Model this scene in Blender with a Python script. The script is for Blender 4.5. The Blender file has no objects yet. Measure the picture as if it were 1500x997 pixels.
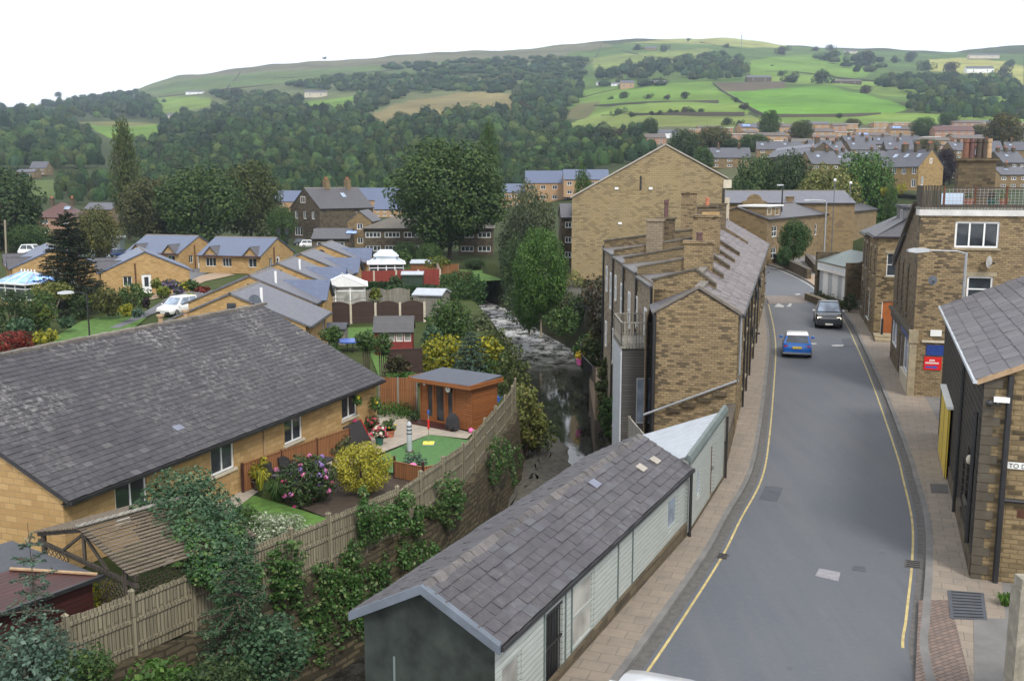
import bpy, math, random
import numpy as np
from mathutils import Vector as V, Matrix
SC = bpy.context.scene
COL = SC.collection
PI = math.pi
R = math.radians
rnd = random.Random(11)
# ---------------------------------------------------------------- survey of the photograph (1500x997 px, 1450 px focal length)
FP, HC = 1450.0, 10.2
PT = math.atan(228.5 / FP); CP, SP = math.cos(PT), math.sin(PT)
def ray(px, py):
    dx = (px - 750) / FP; dy = (498.5 - py) / FP
    return (dx, CP + dy * SP, -SP + dy * CP)
def P(px, py, z=0.0):
    d = ray(px, py); t = (z - HC) / d[2]
    return V((d[0] * t, d[1] * t, z))
def D(px, py, Y):
    d = ray(px, py); t = Y / d[1]
    return V((d[0] * t, Y, HC + d[2] * t))
# ---------------------------------------------------------------- objects
def T(name, label, cat, loc=(0, 0, 0), rz=0.0, group=None, kind=None):
    o = bpy.data.objects.new(name, None); COL.objects.link(o)
    o.empty_display_size = .2
    o.location = loc; o.rotation_euler = (0, 0, rz)
    return tag(o, label, cat, group, kind)
def tag(o, label=None, cat=None, group=None, kind=None):
    if label: o['label'] = label
    if cat: o['category'] = cat
    if group: o['group'] = group
    if kind: o['kind'] = kind
    return o
def copy_tree(o, parent=None, mats=None):
    c = o.copy(); COL.objects.link(c); c.parent = parent
    if parent is not None: c.matrix_parent_inverse = o.matrix_parent_inverse.copy()
    for ch in list(o.children): copy_tree(ch, c)
    return c
class G:
    def __init__(s): s.v = []; s.f = []
    def poly(s, pts):
        n = len(s.v); s.v += [tuple(p) for p in pts]; s.f.append(tuple(range(n, n + len(pts)))); return s
    def add(s, vs, fs):
        n = len(s.v); s.v += [tuple(p) for p in vs]; s.f += [tuple(i + n for i in f) for f in fs]; return s
    def box(s, x0, y0, z0, x1, y1, z1):
        if x1 < x0: x0, x1 = x1, x0
        if y1 < y0: y0, y1 = y1, y0
        if z1 < z0: z0, z1 = z1, z0
        return s.add([(x0, y0, z0), (x1, y0, z0), (x1, y1, z0), (x0, y1, z0), (x0, y0, z1), (x1, y0, z1), (x1, y1, z1), (x0, y1, z1)],
                     [(0, 3, 2, 1), (4, 5, 6, 7), (0, 1, 5, 4), (1, 2, 6, 5), (2, 3, 7, 6), (3, 0, 4, 7)])
    def obox(s, o, a, b, c):  # corner + three edge vectors
        o, a, b, c = V(o), V(a), V(b), V(c)
        if a.cross(b).dot(c) < 0: a, b = b, a
        return s.add([o, o + a, o + a + b, o + b, o + c, o + a + c, o + a + b + c, o + b + c],
                     [(0, 3, 2, 1), (4, 5, 6, 7), (0, 1, 5, 4), (1, 2, 6, 5), (2, 3, 7, 6), (3, 0, 4, 7)])
    def bar(s, p, q, w, h, up=(0, 0, 1)):
        p, q = V(p), V(q); d = (q - p); u = V(up)
        sd = d.cross(u)
        if sd.length < 1e-6: sd = d.cross(V((1, 0, 0)))
        sd.normalize(); u = sd.cross(d).normalized()
        return s.obox(p - sd * w / 2 - u * h / 2, d, sd * w, u * h)
    def ext(s, pts, vec):
        pts = [V(p) for p in pts]; vec = V(vec); n = len(pts)
        nn = V((0, 0, 0))
        for i in range(n): nn += pts[i].cross(pts[(i + 1) % n])
        if nn.dot(vec) > 0: pts = pts[::-1]
        k = len(s.v); s.v += [tuple(p) for p in pts] + [tuple(p + vec) for p in pts]
        s.f.append(tuple(range(k, k + n))); s.f.append(tuple(range(k + 2 * n - 1, k + n - 1, -1)))
        for i in range(n):
            j = (i + 1) % n; s.f.append((k + i, k + n + i, k + n + j, k + j))
        return s
    def prism(s, pts, z0, z1): return s.ext([(p[0], p[1], z0) for p in pts], (0, 0, z1 - z0))
    def tube(s, pts, r, n=8, caps=True):
        pts = [V(p) for p in pts]; k = len(s.v); m = len(pts)
        rs = r if isinstance(r, (list, tuple)) else [r] * m
        for i, p in enumerate(pts):
            d = (pts[min(i + 1, m - 1)] - pts[max(i - 1, 0)]).normalized()
            a = d.cross(V((0, 0, 1)))
            if a.length < .05: a = d.cross(V((1, 0, 0)))
            a.normalize(); b = d.cross(a).normalized()
            for j in range(n):
                t = 2 * PI * j / n; s.v.append(tuple(p + (a * math.cos(t) + b * math.sin(t)) * rs[i]))
        for i in range(m - 1):
            for j in range(n):
                j2 = (j + 1) % n
                s.f.append((k + i * n + j, k + i * n + j2, k + (i + 1) * n + j2, k + (i + 1) * n + j))
        if caps:
            s.f.append(tuple(range(k + n - 1, k - 1, -1))); s.f.append(tuple(range(k + (m - 1) * n, k + m * n)))
        return s
    def cyl(s, c, r, h, n=12, r2=None):
        c = V(c); return s.tube([c, c + V((0, 0, h))], [r, r if r2 is None else r2], n)
    def ball(s, c, rx, ry=None, rz=None, nu=10, nv=7, jit=0, seed=0):
        ry = rx if ry is None else ry; rz = rx if rz is None else rz
        q = random.Random(seed); k = len(s.v)
        for i in range(1, nv):
            t = PI * i / nv
            for j in range(nu):
                a = 2 * PI * j / nu; f = 1 + jit * (q.random() - .5)
                s.v.append((c[0] + rx * f * math.sin(t) * math.cos(a), c[1] + ry * f * math.sin(t) * math.sin(a), c[2] + rz * f * math.cos(t)))
        top = len(s.v); s.v += [(c[0], c[1], c[2] + rz), (c[0], c[1], c[2] - rz)]
        for i in range(nv - 2):
            for j in range(nu):
                j2 = (j + 1) % nu
                s.f.append((k + i * nu + j, k + (i + 1) * nu + j, k + (i + 1) * nu + j2, k + i * nu + j2))
        for j in range(nu):
            j2 = (j + 1) % nu
            s.f.append((top, k + j, k + j2)); s.f.append((top + 1, k + (nv - 2) * nu + j2, k + (nv - 2) * nu + j))
        return s
    def loft(s, rings, close=True, caps=True):
        k = len(s.v); n = len(rings[0]); m = len(rings)
        for r in rings: s.v += [tuple(p) for p in r]
        for i in range(m - 1):
            for j in range(n if close else n - 1):
                j2 = (j + 1) % n
                s.f.append((k + i * n + j, k + i * n + j2, k + (i + 1) * n + j2, k + (i + 1) * n + j))
        if caps:
            s.f.append(tuple(range(k + n - 1, k - 1, -1))); s.f.append(tuple(range(k + (m - 1) * n, k + m * n)))
        return s
    def build(s, name, mat, par=None, smooth=False, off=None, bevel=0, data=None):
        if off is not None:
            o = V(off); vs = [(a - o.x, b - o.y, c - o.z) for a, b, c in s.v]
        else: vs = s.v
        me = bpy.data.meshes.new(name); me.from_pydata(vs, [], s.f); me.update()
        uv = me.uv_layers.new(name='uv'); uvd = np.zeros((len(me.loops), 2), dtype=np.float32)
        co = np.array(vs, dtype=np.float64); li = 0
        for p in me.polygons:
            n = p.normal; idx = list(p.vertices); c = co[idx]
            if abs(n.z) > .985: u, w = c[:, 0], c[:, 1]
            else:
                l = math.hypot(n.x, n.y); t = (-n.y / l, n.x / l, 0)
                b = (n.y * t[2] - n.z * t[1], n.z * t[0] - n.x * t[2], n.x * t[1] - n.y * t[0])
                u = c @ np.array(t); w = c @ np.array(b)
            uvd[p.loop_start:p.loop_start + p.loop_total, 0] = u; uvd[p.loop_start:p.loop_start + p.loop_total, 1] = w
        uv.data.foreach_set('uv', uvd.ravel())
        if smooth:
            me.polygons.foreach_set('use_smooth', [True] * len(me.polygons))
            try: me.set_sharp_from_angle(angle=R(40))
            except Exception: pass
        o = bpy.data.objects.new(name, me); COL.objects.link(o)
        ms = mat if isinstance(mat, (list, tuple)) else [mat]
        for m_ in ms: me.materials.append(m_)
        if par is not None: o.parent = par
        if bevel:
            b = o.modifiers.new('bevel', 'BEVEL'); b.width = bevel; b.segments = 2; b.limit_method = 'ANGLE'
        return o
def leafmesh(name, c, n, size, mat, asp=.62, seed=0, par=None, link=True, bend=True):
    """rhombic leaf clumps: c Nx3 centres, n Nx3 normals, size N"""
    g = np.random.default_rng(seed); N = len(c)
    n = n / (np.linalg.norm(n, axis=1, keepdims=True) + 1e-9)
    r = g.normal(size=(N, 3)); t = np.cross(n, r); t /= (np.linalg.norm(t, axis=1, keepdims=True) + 1e-9)
    b = np.cross(n, t); s = size[:, None]
    v = np.stack([c - t * s, c + b * s * asp + n * s * .25, c + t * s, c - b * s * asp + n * s * .25], 1).reshape(-1, 3)
    me = bpy.data.meshes.new(name)
    me.vertices.add(4 * N); me.vertices.foreach_set('co', v.astype(np.float32).ravel())
    me.loops.add(4 * N); me.loops.foreach_set('vertex_index', np.arange(4 * N, dtype=np.int32))
    me.polygons.add(N); me.polygons.foreach_set('loop_start', np.arange(0, 4 * N, 4, dtype=np.int32))
    me.polygons.foreach_set('loop_total', np.full(N, 4, dtype=np.int32))
    me.update(calc_edges=True); me.materials.append(mat)
    if not link: return me
    o = bpy.data.objects.new(name, me); COL.objects.link(o)
    if par is not None: o.parent = par
    return o
def blob_leaves(blobs, N, g, lo=.62, up=.25, rough=.9):
    """points near the surfaces of ellipsoid clumps (x,y,z,rx,ry,rz) + outward normals"""
    B = np.array(blobs, dtype=float); w = (B[:, 3] * B[:, 4] + B[:, 4] * B[:, 5] + B[:, 3] * B[:, 5]); w /= w.sum()
    k = g.choice(len(B), size=N, p=w); d = g.normal(size=(N, 3)); d /= np.linalg.norm(d, axis=1, keepdims=True)
    rr = lo + (1.06 - lo) * g.random(N) ** .6
    c = B[k, :3] + d * B[k, 3:6] * rr[:, None]
    n = d / B[k, 3:6]; n /= np.linalg.norm(n, axis=1, keepdims=True)
    n = n + g.normal(size=(N, 3)) * rough * .55; n[:, 2] += up
    return c, n
def ball_blobs(g, n, H, W, z0=0., sub=.34, shape='round'):
    """clumps over a crown of height H, width W with base at z0"""
    out = []
    for i in range(n):
        u = (i + .5) / n; t = math.acos(1 - 2 * u); a = i * 2.39996 + g.random() * .7
        f = .62 + .22 * g.random()
        if shape == 'round':
            x, y, z = math.sin(t) * math.cos(a), math.sin(t) * math.sin(a), math.cos(t)
            x *= f * W / 2; y *= f * W / 2; z = z0 + H / 2 + z * f * H / 2
            rx = sub * W / 2 * (.8 + .5 * g.random()); rz = min(rx, sub * H * .6)
        elif shape == 'tall':
            z = z0 + H * (.04 + .9 * u); pr = math.sin(min(1, u * 1.6 + .1) * PI / 2) * (1 - u) ** .45
            x, y = math.cos(a) * W * .3 * pr, math.sin(a) * W * .3 * pr
            rx = W * .26 * (.35 + pr); rz = H * .09
        elif shape == 'dome':
            z = math.cos(t * .55); x, y = math.sin(t * .55) * math.cos(a), math.sin(t * .55) * math.sin(a)
            x *= f * W / 2 * 1.15; y *= f * W / 2 * 1.15; z = z0 + z * f * H
            rx = sub * W / 2 * (.8 + .5 * g.random()); rz = rx * .9
        out.append((x, y, z, rx, rx, rz))
    return out
SUN_E, CLOUD, HAZE, EXPO = 2.6, 14.4, .00014, 0.13
# ---------------------------------------------------------------- materials
MAT = {}
class NB:
    def __init__(s, name):
        s.m = bpy.data.materials.new(name); s.m.use_nodes = True; s.t = s.m.node_tree; s.n = s.t.nodes
        s.b = s.n['Principled BSDF']; s.out = s.n['Material Output']
    def new(s, ty, **kw):
        x = s.n.new(ty)
        for k, v in kw.items():
            if hasattr(x, k): setattr(x, k, v)
        return x
    def link(s, a, b): s.t.links.new(a, b)
    def coord(s, kind='Object', scale=None):
        if kind == 'uv':
            x = s.new('ShaderNodeUVMap'); x.uv_map = 'uv'; o = x.outputs[0]
        elif kind == 'World':
            o = s.new('ShaderNodeNewGeometry').outputs['Position']
        else: o = s.new('ShaderNodeTexCoord').outputs[kind]
        if scale is not None:
            mp = s.new('ShaderNodeMapping'); s.link(o, mp.inputs[0]); mp.inputs['Scale'].default_value = scale if isinstance(scale, tuple) else (scale,) * 3
            o = mp.outputs[0]
        return o
    def noise(s, vec, scale, detail=4, rough=.6, lo=None, hi=None):
        x = s.new('ShaderNodeTexNoise'); s.link(vec, x.inputs['Vector'])
        x.inputs['Scale'].default_value = scale; x.inputs['Detail'].default_value = detail; x.inputs['Roughness'].default_value = rough
        o = x.outputs['Fac']
        if lo is not None:
            r = s.new('ShaderNodeMapRange'); s.link(o, r.inputs[0]); r.inputs[1].default_value = lo; r.inputs[2].default_value = hi; o = r.outputs[0]
        return o
    def mix(s, fac, a, b, blend='MIX'):
        x = s.new('ShaderNodeMix', data_type='RGBA', blend_type=blend)
        for sock, val in ((x.inputs[0], fac), (x.inputs[6], a), (x.inputs[7], b)):
            if hasattr(val, 'is_linked') or hasattr(val, 'links'): s.link(val, sock)
            elif isinstance(val, (tuple, list)): sock.default_value = (*val[:3], 1)
            else: sock.default_value = val
        return x.outputs[2]
    def math(s, op, a, b=0.):
        x = s.new('ShaderNodeMath', operation=op)
        for sock, val in ((x.inputs[0], a), (x.inputs[1], b)):
            if hasattr(val, 'links'): s.link(val, sock)
            else: sock.default_value = val
        return x.outputs[0]
    def bump(s, h, strength=.4, dist=.02):
        x = s.new('ShaderNodeBump'); x.inputs['Strength'].default_value = strength; x.inputs['Distance'].default_value = dist
        s.link(h, x.inputs['Height']); s.link(x.outputs[0], s.b.inputs['Normal'])
    def col(s, c):
        if hasattr(c, 'links'): s.link(c, s.b.inputs['Base Color'])
        else: s.b.inputs['Base Color'].default_value = (*c[:3], 1)
    def brick(s, vec, c1, c2, mortar, w, h, ms=.012, off=.5, bias=0.):
        x = s.new('ShaderNodeTexBrick'); s.link(vec, x.inputs['Vector']); x.offset = off
        x.inputs['Color1'].default_value = (*c1, 1); x.inputs['Color2'].default_value = (*c2, 1); x.inputs['Mortar'].default_value = (*mortar, 1)
        x.inputs['Scale'].default_value = 1; x.inputs['Mortar Size'].default_value = ms; x.inputs['Mortar Smooth'].default_value = .15
        x.inputs['Bias'].default_value = bias; x.inputs['Brick Width'].default_value = w; x.inputs['Row Height'].default_value = h
        return x
    def rough(s, r): s.b.inputs['Roughness'].default_value = r
def plain(name, c, rough=.7, var=.25, scale=3., metal=0., spec=None, coord='Object', bump=0.):
    if name in MAT: return MAT[name]
    m = NB(name); v = m.coord(coord)
    f = m.noise(v, scale, 5, .65, .3, .7)
    m.col(m.mix(f, tuple(x * (1 - var) for x in c), tuple(min(.95, x * (1 + var)) for x in c)))
    m.rough(rough); m.b.inputs['Metallic'].default_value = metal
    if spec is not None: m.b.inputs['Specular IOR Level'].default_value = spec
    if bump: m.bump(m.noise(v, scale * 8, 4), bump, .02)
    MAT[name] = m.m; return m.m
def stone(name, c1, c2, mortar, w=.42, h=.17, soot=.5, sootc=(.035, .03, .025), sl=.42, sh=.62, ms=.014, bump=.6, stretch=(1.3, 5.5), dk=.62, wob=.03):
    m = NB(name); uv = m.coord('uv')
    wn = m.new('ShaderNodeTexNoise'); m.link(uv, wn.inputs['Vector']); wn.inputs['Scale'].default_value = 1.7
    vec = m.mix(wob, uv, wn.outputs['Color'])
    br = m.brick(vec, c1, c2, mortar, w, h, ms)
    c = m.mix(m.noise(uv, 9, 5, .7, .35, .7), br.outputs['Color'], tuple(x * .55 for x in c1), 'MIX')
    c = m.mix(.35, br.outputs['Color'], c)
    if soot:
        st = m.coord('uv', (stretch[0], stretch[1], 1))      # weathering follows single stones and courses
        a = m.noise(st, 1.0, 5, .7, sl, sh); big = m.noise(uv, .22, 3, .5, .35, .68)
        b2 = m.brick(vec, (0, 0, 0), (1, 1, 1), (.5, .5, .5), w, h, ms); sep = m.new('ShaderNodeSeparateColor'); m.link(b2.outputs['Color'], sep.inputs[0])
        mr = m.new('ShaderNodeMapRange'); m.link(m.math('ADD', sep.outputs[0], m.math('MULTIPLY', m.math('SUBTRACT', big, .5), .55)), mr.inputs[0]); mr.inputs[1].default_value = dk; mr.inputs[2].default_value = dk + .2
        a = m.math('ADD', m.math('MULTIPLY', a, .45), m.math('MULTIPLY', mr.outputs[0], .85)); a.node.use_clamp = True
        f = m.math('MULTIPLY', m.math('MULTIPLY', a, m.math('ADD', m.math('MULTIPLY', big, .5), .6)), soot); f.node.use_clamp = True
        c = m.mix(f, c, sootc)
    c = m.mix(m.noise(uv, .5, 4, .6, .35, .75), c, m.mix(.25, c, (c1[0] * 1.2, c1[1] * 1.15, c1[2] * .95)))
    m.col(c); m.rough(.9)
    hgt = m.math('ADD', m.math('MULTIPLY', br.outputs['Fac'], -1.), m.math('MULTIPLY', m.noise(uv, 14, 4), .5))
    m.bump(hgt, bump, .02); m.b.inputs['Specular IOR Level'].default_value = .25
    MAT[name] = m.m; return m.m
def slate(name, c1, c2, w=.35, h=.24, lich=.3, lc=(.3, .29, .27), gap=(.02, .02, .022), rough=.55, bump=.5, ms=.008, llo=.52, lhi=.66, moss=0.):
    m = NB(name); uv = m.coord('uv')
    br = m.brick(uv, c1, c2, gap, w, h, ms)
    c = m.mix(m.noise(uv, 2.2, 5, .7, .3, .7), br.outputs['Color'], tuple((a + b) / 2 * .75 for a, b in zip(c1, c2)))
    if lich:
        f = m.math('MULTIPLY', m.noise(uv, .35, 3, .5, .35, .6), m.noise(uv, 5.5, 6, .75, llo, lhi)); c = m.mix(m.math('MULTIPLY', f, lich), c, lc)
    if moss: c = m.mix(m.math('MULTIPLY', m.noise(uv, .8, 5, .7, .5, .75), moss), c, (.09, .09, .03))
    m.col(c); m.rough(rough)
    saw = m.new('ShaderNodeSeparateXYZ'); m.link(uv, saw.inputs[0])
    fr = m.math('FRACT', m.math('DIVIDE', saw.outputs[1], h))
    hgt = m.math('ADD', m.math('MULTIPLY', fr, -1.), m.math('MULTIPLY', br.outputs['Fac'], -.6)); hgt = m.math('ADD', hgt, m.math('MULTIPLY', m.noise(uv, 3, 5), .5))
    m.bump(hgt, bump, .015); MAT[name] = m.m; return m.m
def tiles(name, cols, rough=.6, lich=.0, lc=(.32, .31, .29), bscale=5., llo=.5, lhi=.64, ymask=None):
    """individually modelled slates: colour differs slate by slate"""
    m = NB(name); geo = m.new('ShaderNodeNewGeometry'); ramp = m.new('ShaderNodeValToRGB'); ramp.color_ramp.interpolation = 'LINEAR'
    m.link(geo.outputs['Random Per Island'], ramp.inputs[0]); e = ramp.color_ramp.elements
    for i, (p, c) in enumerate(cols):
        el = e[i] if i < 2 else e.new(p)
        el.position = p; el.color = (*c, 1)
    v = m.coord('Object'); c = m.mix(m.noise(v, bscale, 6, .7, .35, .7), ramp.outputs[0], m.mix(1., ramp.outputs[0], (.6, .6, .62), 'MULTIPLY'))
    if lich:
        f = m.math('MULTIPLY', m.noise(v, .3, 3, .55, .38, .58), m.noise(v, 4.5, 6, .75, llo, lhi))
        if ymask:
            sx = m.new('ShaderNodeSeparateXYZ'); m.link(v, sx.inputs[0]); mr = m.new('ShaderNodeMapRange'); m.link(sx.outputs[1], mr.inputs[0]); mr.inputs[1].default_value, mr.inputs[2].default_value, mr.inputs[3].default_value, mr.inputs[4].default_value = ymask[0], ymask[1], .22, 1.15; f = m.math('MULTIPLY', f, mr.outputs[0])
        c = m.mix(m.math('MULTIPLY', f, lich), c, lc)
        c = m.mix(m.math('MULTIPLY', m.noise(v, .5, 4, .6, .55, .75), .5), c, (.045, .043, .045))
    m.col(c); m.rough(rough); m.bump(m.noise(v, 22, 4), .35, .01); MAT[name] = m.m; return m.m
def leafy(name, c1, c2, c3=None, rough=.6, trans=.22, p3=.85):
    if name in MAT: return MAT[name]
    m = NB(name); geo = m.new('ShaderNodeNewGeometry'); ramp = m.new('ShaderNodeValToRGB'); e = ramp.color_ramp.elements
    m.link(geo.outputs['Random Per Island'], ramp.inputs[0])
    e[0].color = (*c1, 1); e[1].position = p3 if c3 else 1.; e[1].color = (*c2, 1)
    if c3:
        k = e.new(min(1., p3 + .06)); k.color = (*c3, 1)
    v = m.coord('World'); c = m.mix(m.noise(v, .55, 4, .65, .33, .7), ramp.outputs[0], m.mix(1., ramp.outputs[0], (.7, .74, .72), 'MULTIPLY'))
    m.col(c); m.rough(rough); m.b.inputs['Specular IOR Level'].default_value = .3
    tr = m.new('ShaderNodeBsdfTranslucent'); m.link(c, tr.inputs[0]); mx = m.new('ShaderNodeMixShader'); mx.inputs[0].default_value = trans
    m.link(m.b.outputs[0], mx.inputs[1]); m.link(tr.outputs[0], mx.inputs[2]); m.link(mx.outputs[0], m.out.inputs[0])
    MAT[name] = m.m; return m.m
def planks(name, c, w=.12, vert=True, rough=.75, var=.3, gap=.012, len_=3., gd=.25):
    m = NB(name); uv = m.coord('uv')
    vec = uv
    if vert:
        mp = m.new('ShaderNodeMapping'); m.link(uv, mp.inputs[0]); mp.inputs['Rotation'].default_value = (0, 0, R(90)); vec = mp.outputs[0]
    br = m.brick(vec, tuple(x * (1 + var) for x in c), tuple(x * (1 - var) for x in c), tuple(x * gd for x in c), len_, w, gap, .37)
    st = m.new('ShaderNodeMapping'); m.link(vec, st.inputs[0]); st.inputs['Scale'].default_value = (1.2, 18, 1)
    col = m.mix(m.noise(st.outputs[0], 1.5, 5, .7, .3, .75), br.outputs['Color'], m.mix(1., br.outputs['Color'], (.6, .6, .6), 'MULTIPLY'))
    m.col(col); m.rough(rough); m.bump(m.math('MULTIPLY', br.outputs['Fac'], -1.), .5, .012); MAT[name] = m.m; return m.m
def glassy(name, c=(.02, .025, .03), rough=.06, spec=.6):
    m = NB(name); v = m.coord('World'); m.col(m.mix(m.noise(v, 1.3, 2, .5, .35, .65), c, tuple(x * 2.2 for x in c))); m.rough(rough); m.b.inputs['Specular IOR Level'].default_value = spec
    MAT[name] = m.m; return m.m
# walls
stone('sandstone_clean', (.50, .34, .16), (.40, .25, .105), (.3, .215, .11), .44, .2, .3, (.2, .12, .055), bump=.5, dk=.6)
stone('sandstone_gable', (.34, .255, .145), (.225, .168, .1), (.125, .1, .068), .245, .1, .9, (.03, .027, .024), .47, .60)
stone('sandstone_chapel', (.335, .265, .15), (.265, .21, .118), (.175, .14, .085), .5, .2, .6, (.12, .095, .06), .40, .7, .018, stretch=(.22, .9), dk=.6)
stone('sandstone_soot', (.2, .155, .1), (.13, .1, .068), (.14, .115, .08), .42, .16, .8, (.024, .022, .02), .4, .6)
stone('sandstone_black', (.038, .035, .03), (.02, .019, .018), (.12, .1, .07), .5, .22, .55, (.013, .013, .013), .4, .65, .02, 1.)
stone('sandstone_brown', (.15, .115, .07), (.095, .075, .05), (.085, .07, .05), .38, .15, .7, (.02, .018, .016), .4, .62)
stone('sandstone_terrace', (.31, .235, .13), (.21, .155, .088), (.14, .105, .06), .34, .125, 1., (.02, .018, .016), .45, .58)
stone('stone_far', (.26, .19, .1), (.2, .145, .08), (.15, .115, .07), .6, .3, .4, (.06, .05, .04))
stone('stone_golden', (.36, .25, .11), (.28, .19, .085), (.2, .14, .08), .6, .3, .3, (.1, .07, .04))
stone('stone_far_dark', (.13, .105, .07), (.085, .07, .05), (.08, .065, .045), .6, .3, .6, (.025, .022, .02))
stone('river_wall', (.135, .11, .068), (.08, .066, .045), (.035, .03, .02), .5, .17, .85, (.022, .022, .016), .4, .62, .03, 1., wob=.16)
stone('plinth_stone', (.15, .12, .08), (.085, .07, .05), (.07, .058, .04), .5, .19, .6, (.025, .022, .02), .4, .62, .02)
stone('brick_tan', (.44, .285, .16), (.40, .25, .135), (.36, .26, .17), .23, .08, 0, ms=.008)
stone('brick_pink', (.40, .24, .17), (.35, .2, .14), (.32, .24, .19), .23, .08, 0, ms=.008)
stone('sandstone_old', (.25, .19, .11), (.17, .13, .08), (.11, .09, .06), .3, .115, .8, (.03, .027, .024), .45, .6)
stone('sandstone_rear', (.30, .245, .175), (.22, .18, .135), (.16, .13, .1), .36, .14, .6, (.04, .035, .03), .4, .62)
# roofs
slate('slate_blue', (.115, .145, .235), (.095, .125, .205), .5, .3, .12, (.25, .27, .3), rough=.38)
slate('slate_grey', (.095, .092, .105), (.07, .068, .078), .4, .26, .35, (.2, .19, .18), rough=.5)
slate('slate_mid', (.15, .155, .185), (.115, .12, .145), .4, .28, .55, (.28, .28, .3), rough=.5)
slate('slate_far', (.105, .108, .128), (.08, .082, .1), .6, .4, .2, rough=.5)
slate('slate_moss', (.15, .14, .145), (.095, .09, .095), .4, .28, .5, (.25, .24, .22), moss=.7)
slate('flag_brown', (.13, .11, .085), (.095, .08, .062), .6, .45, .4, (.2, .18, .14), moss=.5)
slate('tile_red', (.13, .06, .05), (.1, .045, .04), .3, .28, .2, (.2, .14, .12))
slate('tile_brown', (.12, .095, .08), (.1, .08, .068), .4, .35, .2)
slate('felt', (.075, .08, .095), (.07, .075, .09), 1., 3., .15, (.14, .14, .15), rough=.8, bump=.1)
slate('felt_shed', (.10, .10, .105), (.085, .085, .09), 6., .55, .3, (.17, .17, .17), rough=.85, bump=.3)
slate('deck_felt_blue', (.075, .085, .115), (.07, .08, .11), 20., 20., .15, (.11, .12, .15), rough=.6, bump=.1)
slate('lean_roof', (.46, .5, .55), (.42, .46, .51), 9., .75, .5, (.6, .63, .66), gap=(.3, .33, .37), rough=.55, bump=.15)
tiles('bungalow_tile', [(0., (.036, .034, .040)), (1., (.066, .061, .068)), (.5, (.05, .047, .054)), (.93, (.056, .052, .057)), (.97, (.095, .09, .092))], .6, .85, (.30, .29, .275), ymask=(.8, 6.6))
tiles('shed_slate', [(0., (.056, .052, .058)), (1., (.086, .081, .092)), (.4, (.065, .06, .067)), (.8, (.076, .07, .079)), (.94, (.082, .083, .096))], .5, .2, (.25, .23, .2))
tiles('terrace_slate', [(0., (.13, .105, .108)), (1., (.21, .185, .18)), (.5, (.165, .138, .14))], .55, .25, (.3, .26, .22))
tiles('right_slate', [(0., (.075, .07, .078)), (1., (.13, .122, .13)), (.5, (.1, .094, .102))], .5, .2, (.27, .25, .24))
tiles('ridge_slate', [(0., (.085, .078, .08)), (1., (.15, .138, .135)), (.5, (.115, .105, .105))], .8, .3, (.26, .24, .21))
tiles('ridge_stone', [(0., (.15, .13, .11)), (1., (.24, .215, .185)), (.5, (.19, .17, .145))], .9, .4, (.3, .28, .2))
# timber, metal, paint
planks('fence_wood', (.27, .24, .165), .11, True, .85, .2)
planks('fence_orange', (.32, .135, .05), .1, True, .75, .12)
planks('fence_red', (.3, .045, .03), .12, True, .7, .12)
planks('fence_brown', (.06, .032, .024), .12, False, .75, .2)
planks('summerhouse_wood', (.34, .125, .04), .12, False, .5, .14)
planks('shed_red', (.27, .035, .028), .13, False, .7, .15)
planks('shed_maroon', (.065, .019, .016), .14, False, .45, .15)
planks('shed_green', (.035, .065, .04), .12, True, .7, .15)
planks('old_grey_wood', (.26, .245, .21), .14, True, .85, .2)
planks('clad_grey', (.47, .51, .485), .125, False, .55, .03, .008, 6., .5)
planks('clad_dark', (.085, .08, .074), .12, False, .6, .2)
planks('door_yellow', (.78, .57, .07), .13, True, .55, .05)
planks('slat_weathered', (.17, .135, .095), .09, False, .85, .25)
planks('trellis_wood', (.09, .075, .058), .09, True, .85, .25)
plain('white_paint', (.78, .79, .79), .35, .06)
plain('cream_stone', (.52, .47, .37), .8, .15)
plain('lintel_stone', (.30, .25, .165), .85, .3)
plain('pier_stone', (.24, .22, .175), .9, .35, 4, bump=.5)
plain('parapet_paint', (.56, .55, .53), .6, .2, 1.2)
plain('dark_lintel', (.08, .068, .05), .85, .3)
plain('black_iron', (.018, .018, .02), .45, .2)
plain('gutter_black', (.022, .022, .024), .4, .3)
plain('lead_grey', (.22, .24, .27), .5, .2, metal=.0)
plain('lintel_pale', (.34, .31, .27), .8, .15)
plain('roof_repair', (.15, .165, .215), .5, .15)
plain('lamp_grey', (.33, .35, .37), .4, .1)
plain('lead_light', (.42, .45, .48), .45, .15)
plain('galv', (.36, .38, .4), .42, .12, metal=.55)
plain('rust', (.10, .04, .022), .85, .35, 9)
plain('terracotta', (.42, .15, .08), .75, .2, 6)
plain('pot_brown', (.16, .075, .05), .8, .25, 6)
plain('pot_buff', (.35, .24, .14), .8, .25, 6)
plain('pot_dark', (.06, .045, .035), .85, .3, 6)
plain('green_plastic', (.02, .1, .07), .4, .1)
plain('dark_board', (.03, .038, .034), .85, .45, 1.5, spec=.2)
plain('verge_lead', (.1, .12, .15), .5, .25, 2)
plain('verge_green', (.12, .15, .145), .55, .2, 2)
plain('slate_hung', (.1, .1, .105), .6, .3, 4)
plain('bark', (.075, .055, .04), .9, .3, 8)
plain('bark_pale', (.28, .24, .18), .9, .3, 8)
plain('rattan', (.022, .02, .02), .7, .4, 60)
plain('cushion_grey', (.10, .1, .105), .85, .1)
plain('plastic_red', (.62, .02, .02), .35, .05)
plain('plastic_blue', (.03, .1, .42), .35, .05)
plain('plastic_yellow', (.8, .72, .12), .4, .05)
plain('plastic_pink', (.85, .16, .45), .45, .08)
plain('sign_white', (.75, .76, .74), .5, .05)
plain('sign_blue', (.02, .05, .22), .4, .15)
plain('sign_lightblue', (.55, .68, .85), .4, .08)
plain('orange_door', (.33, .1, .025), .45, .2)
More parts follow.
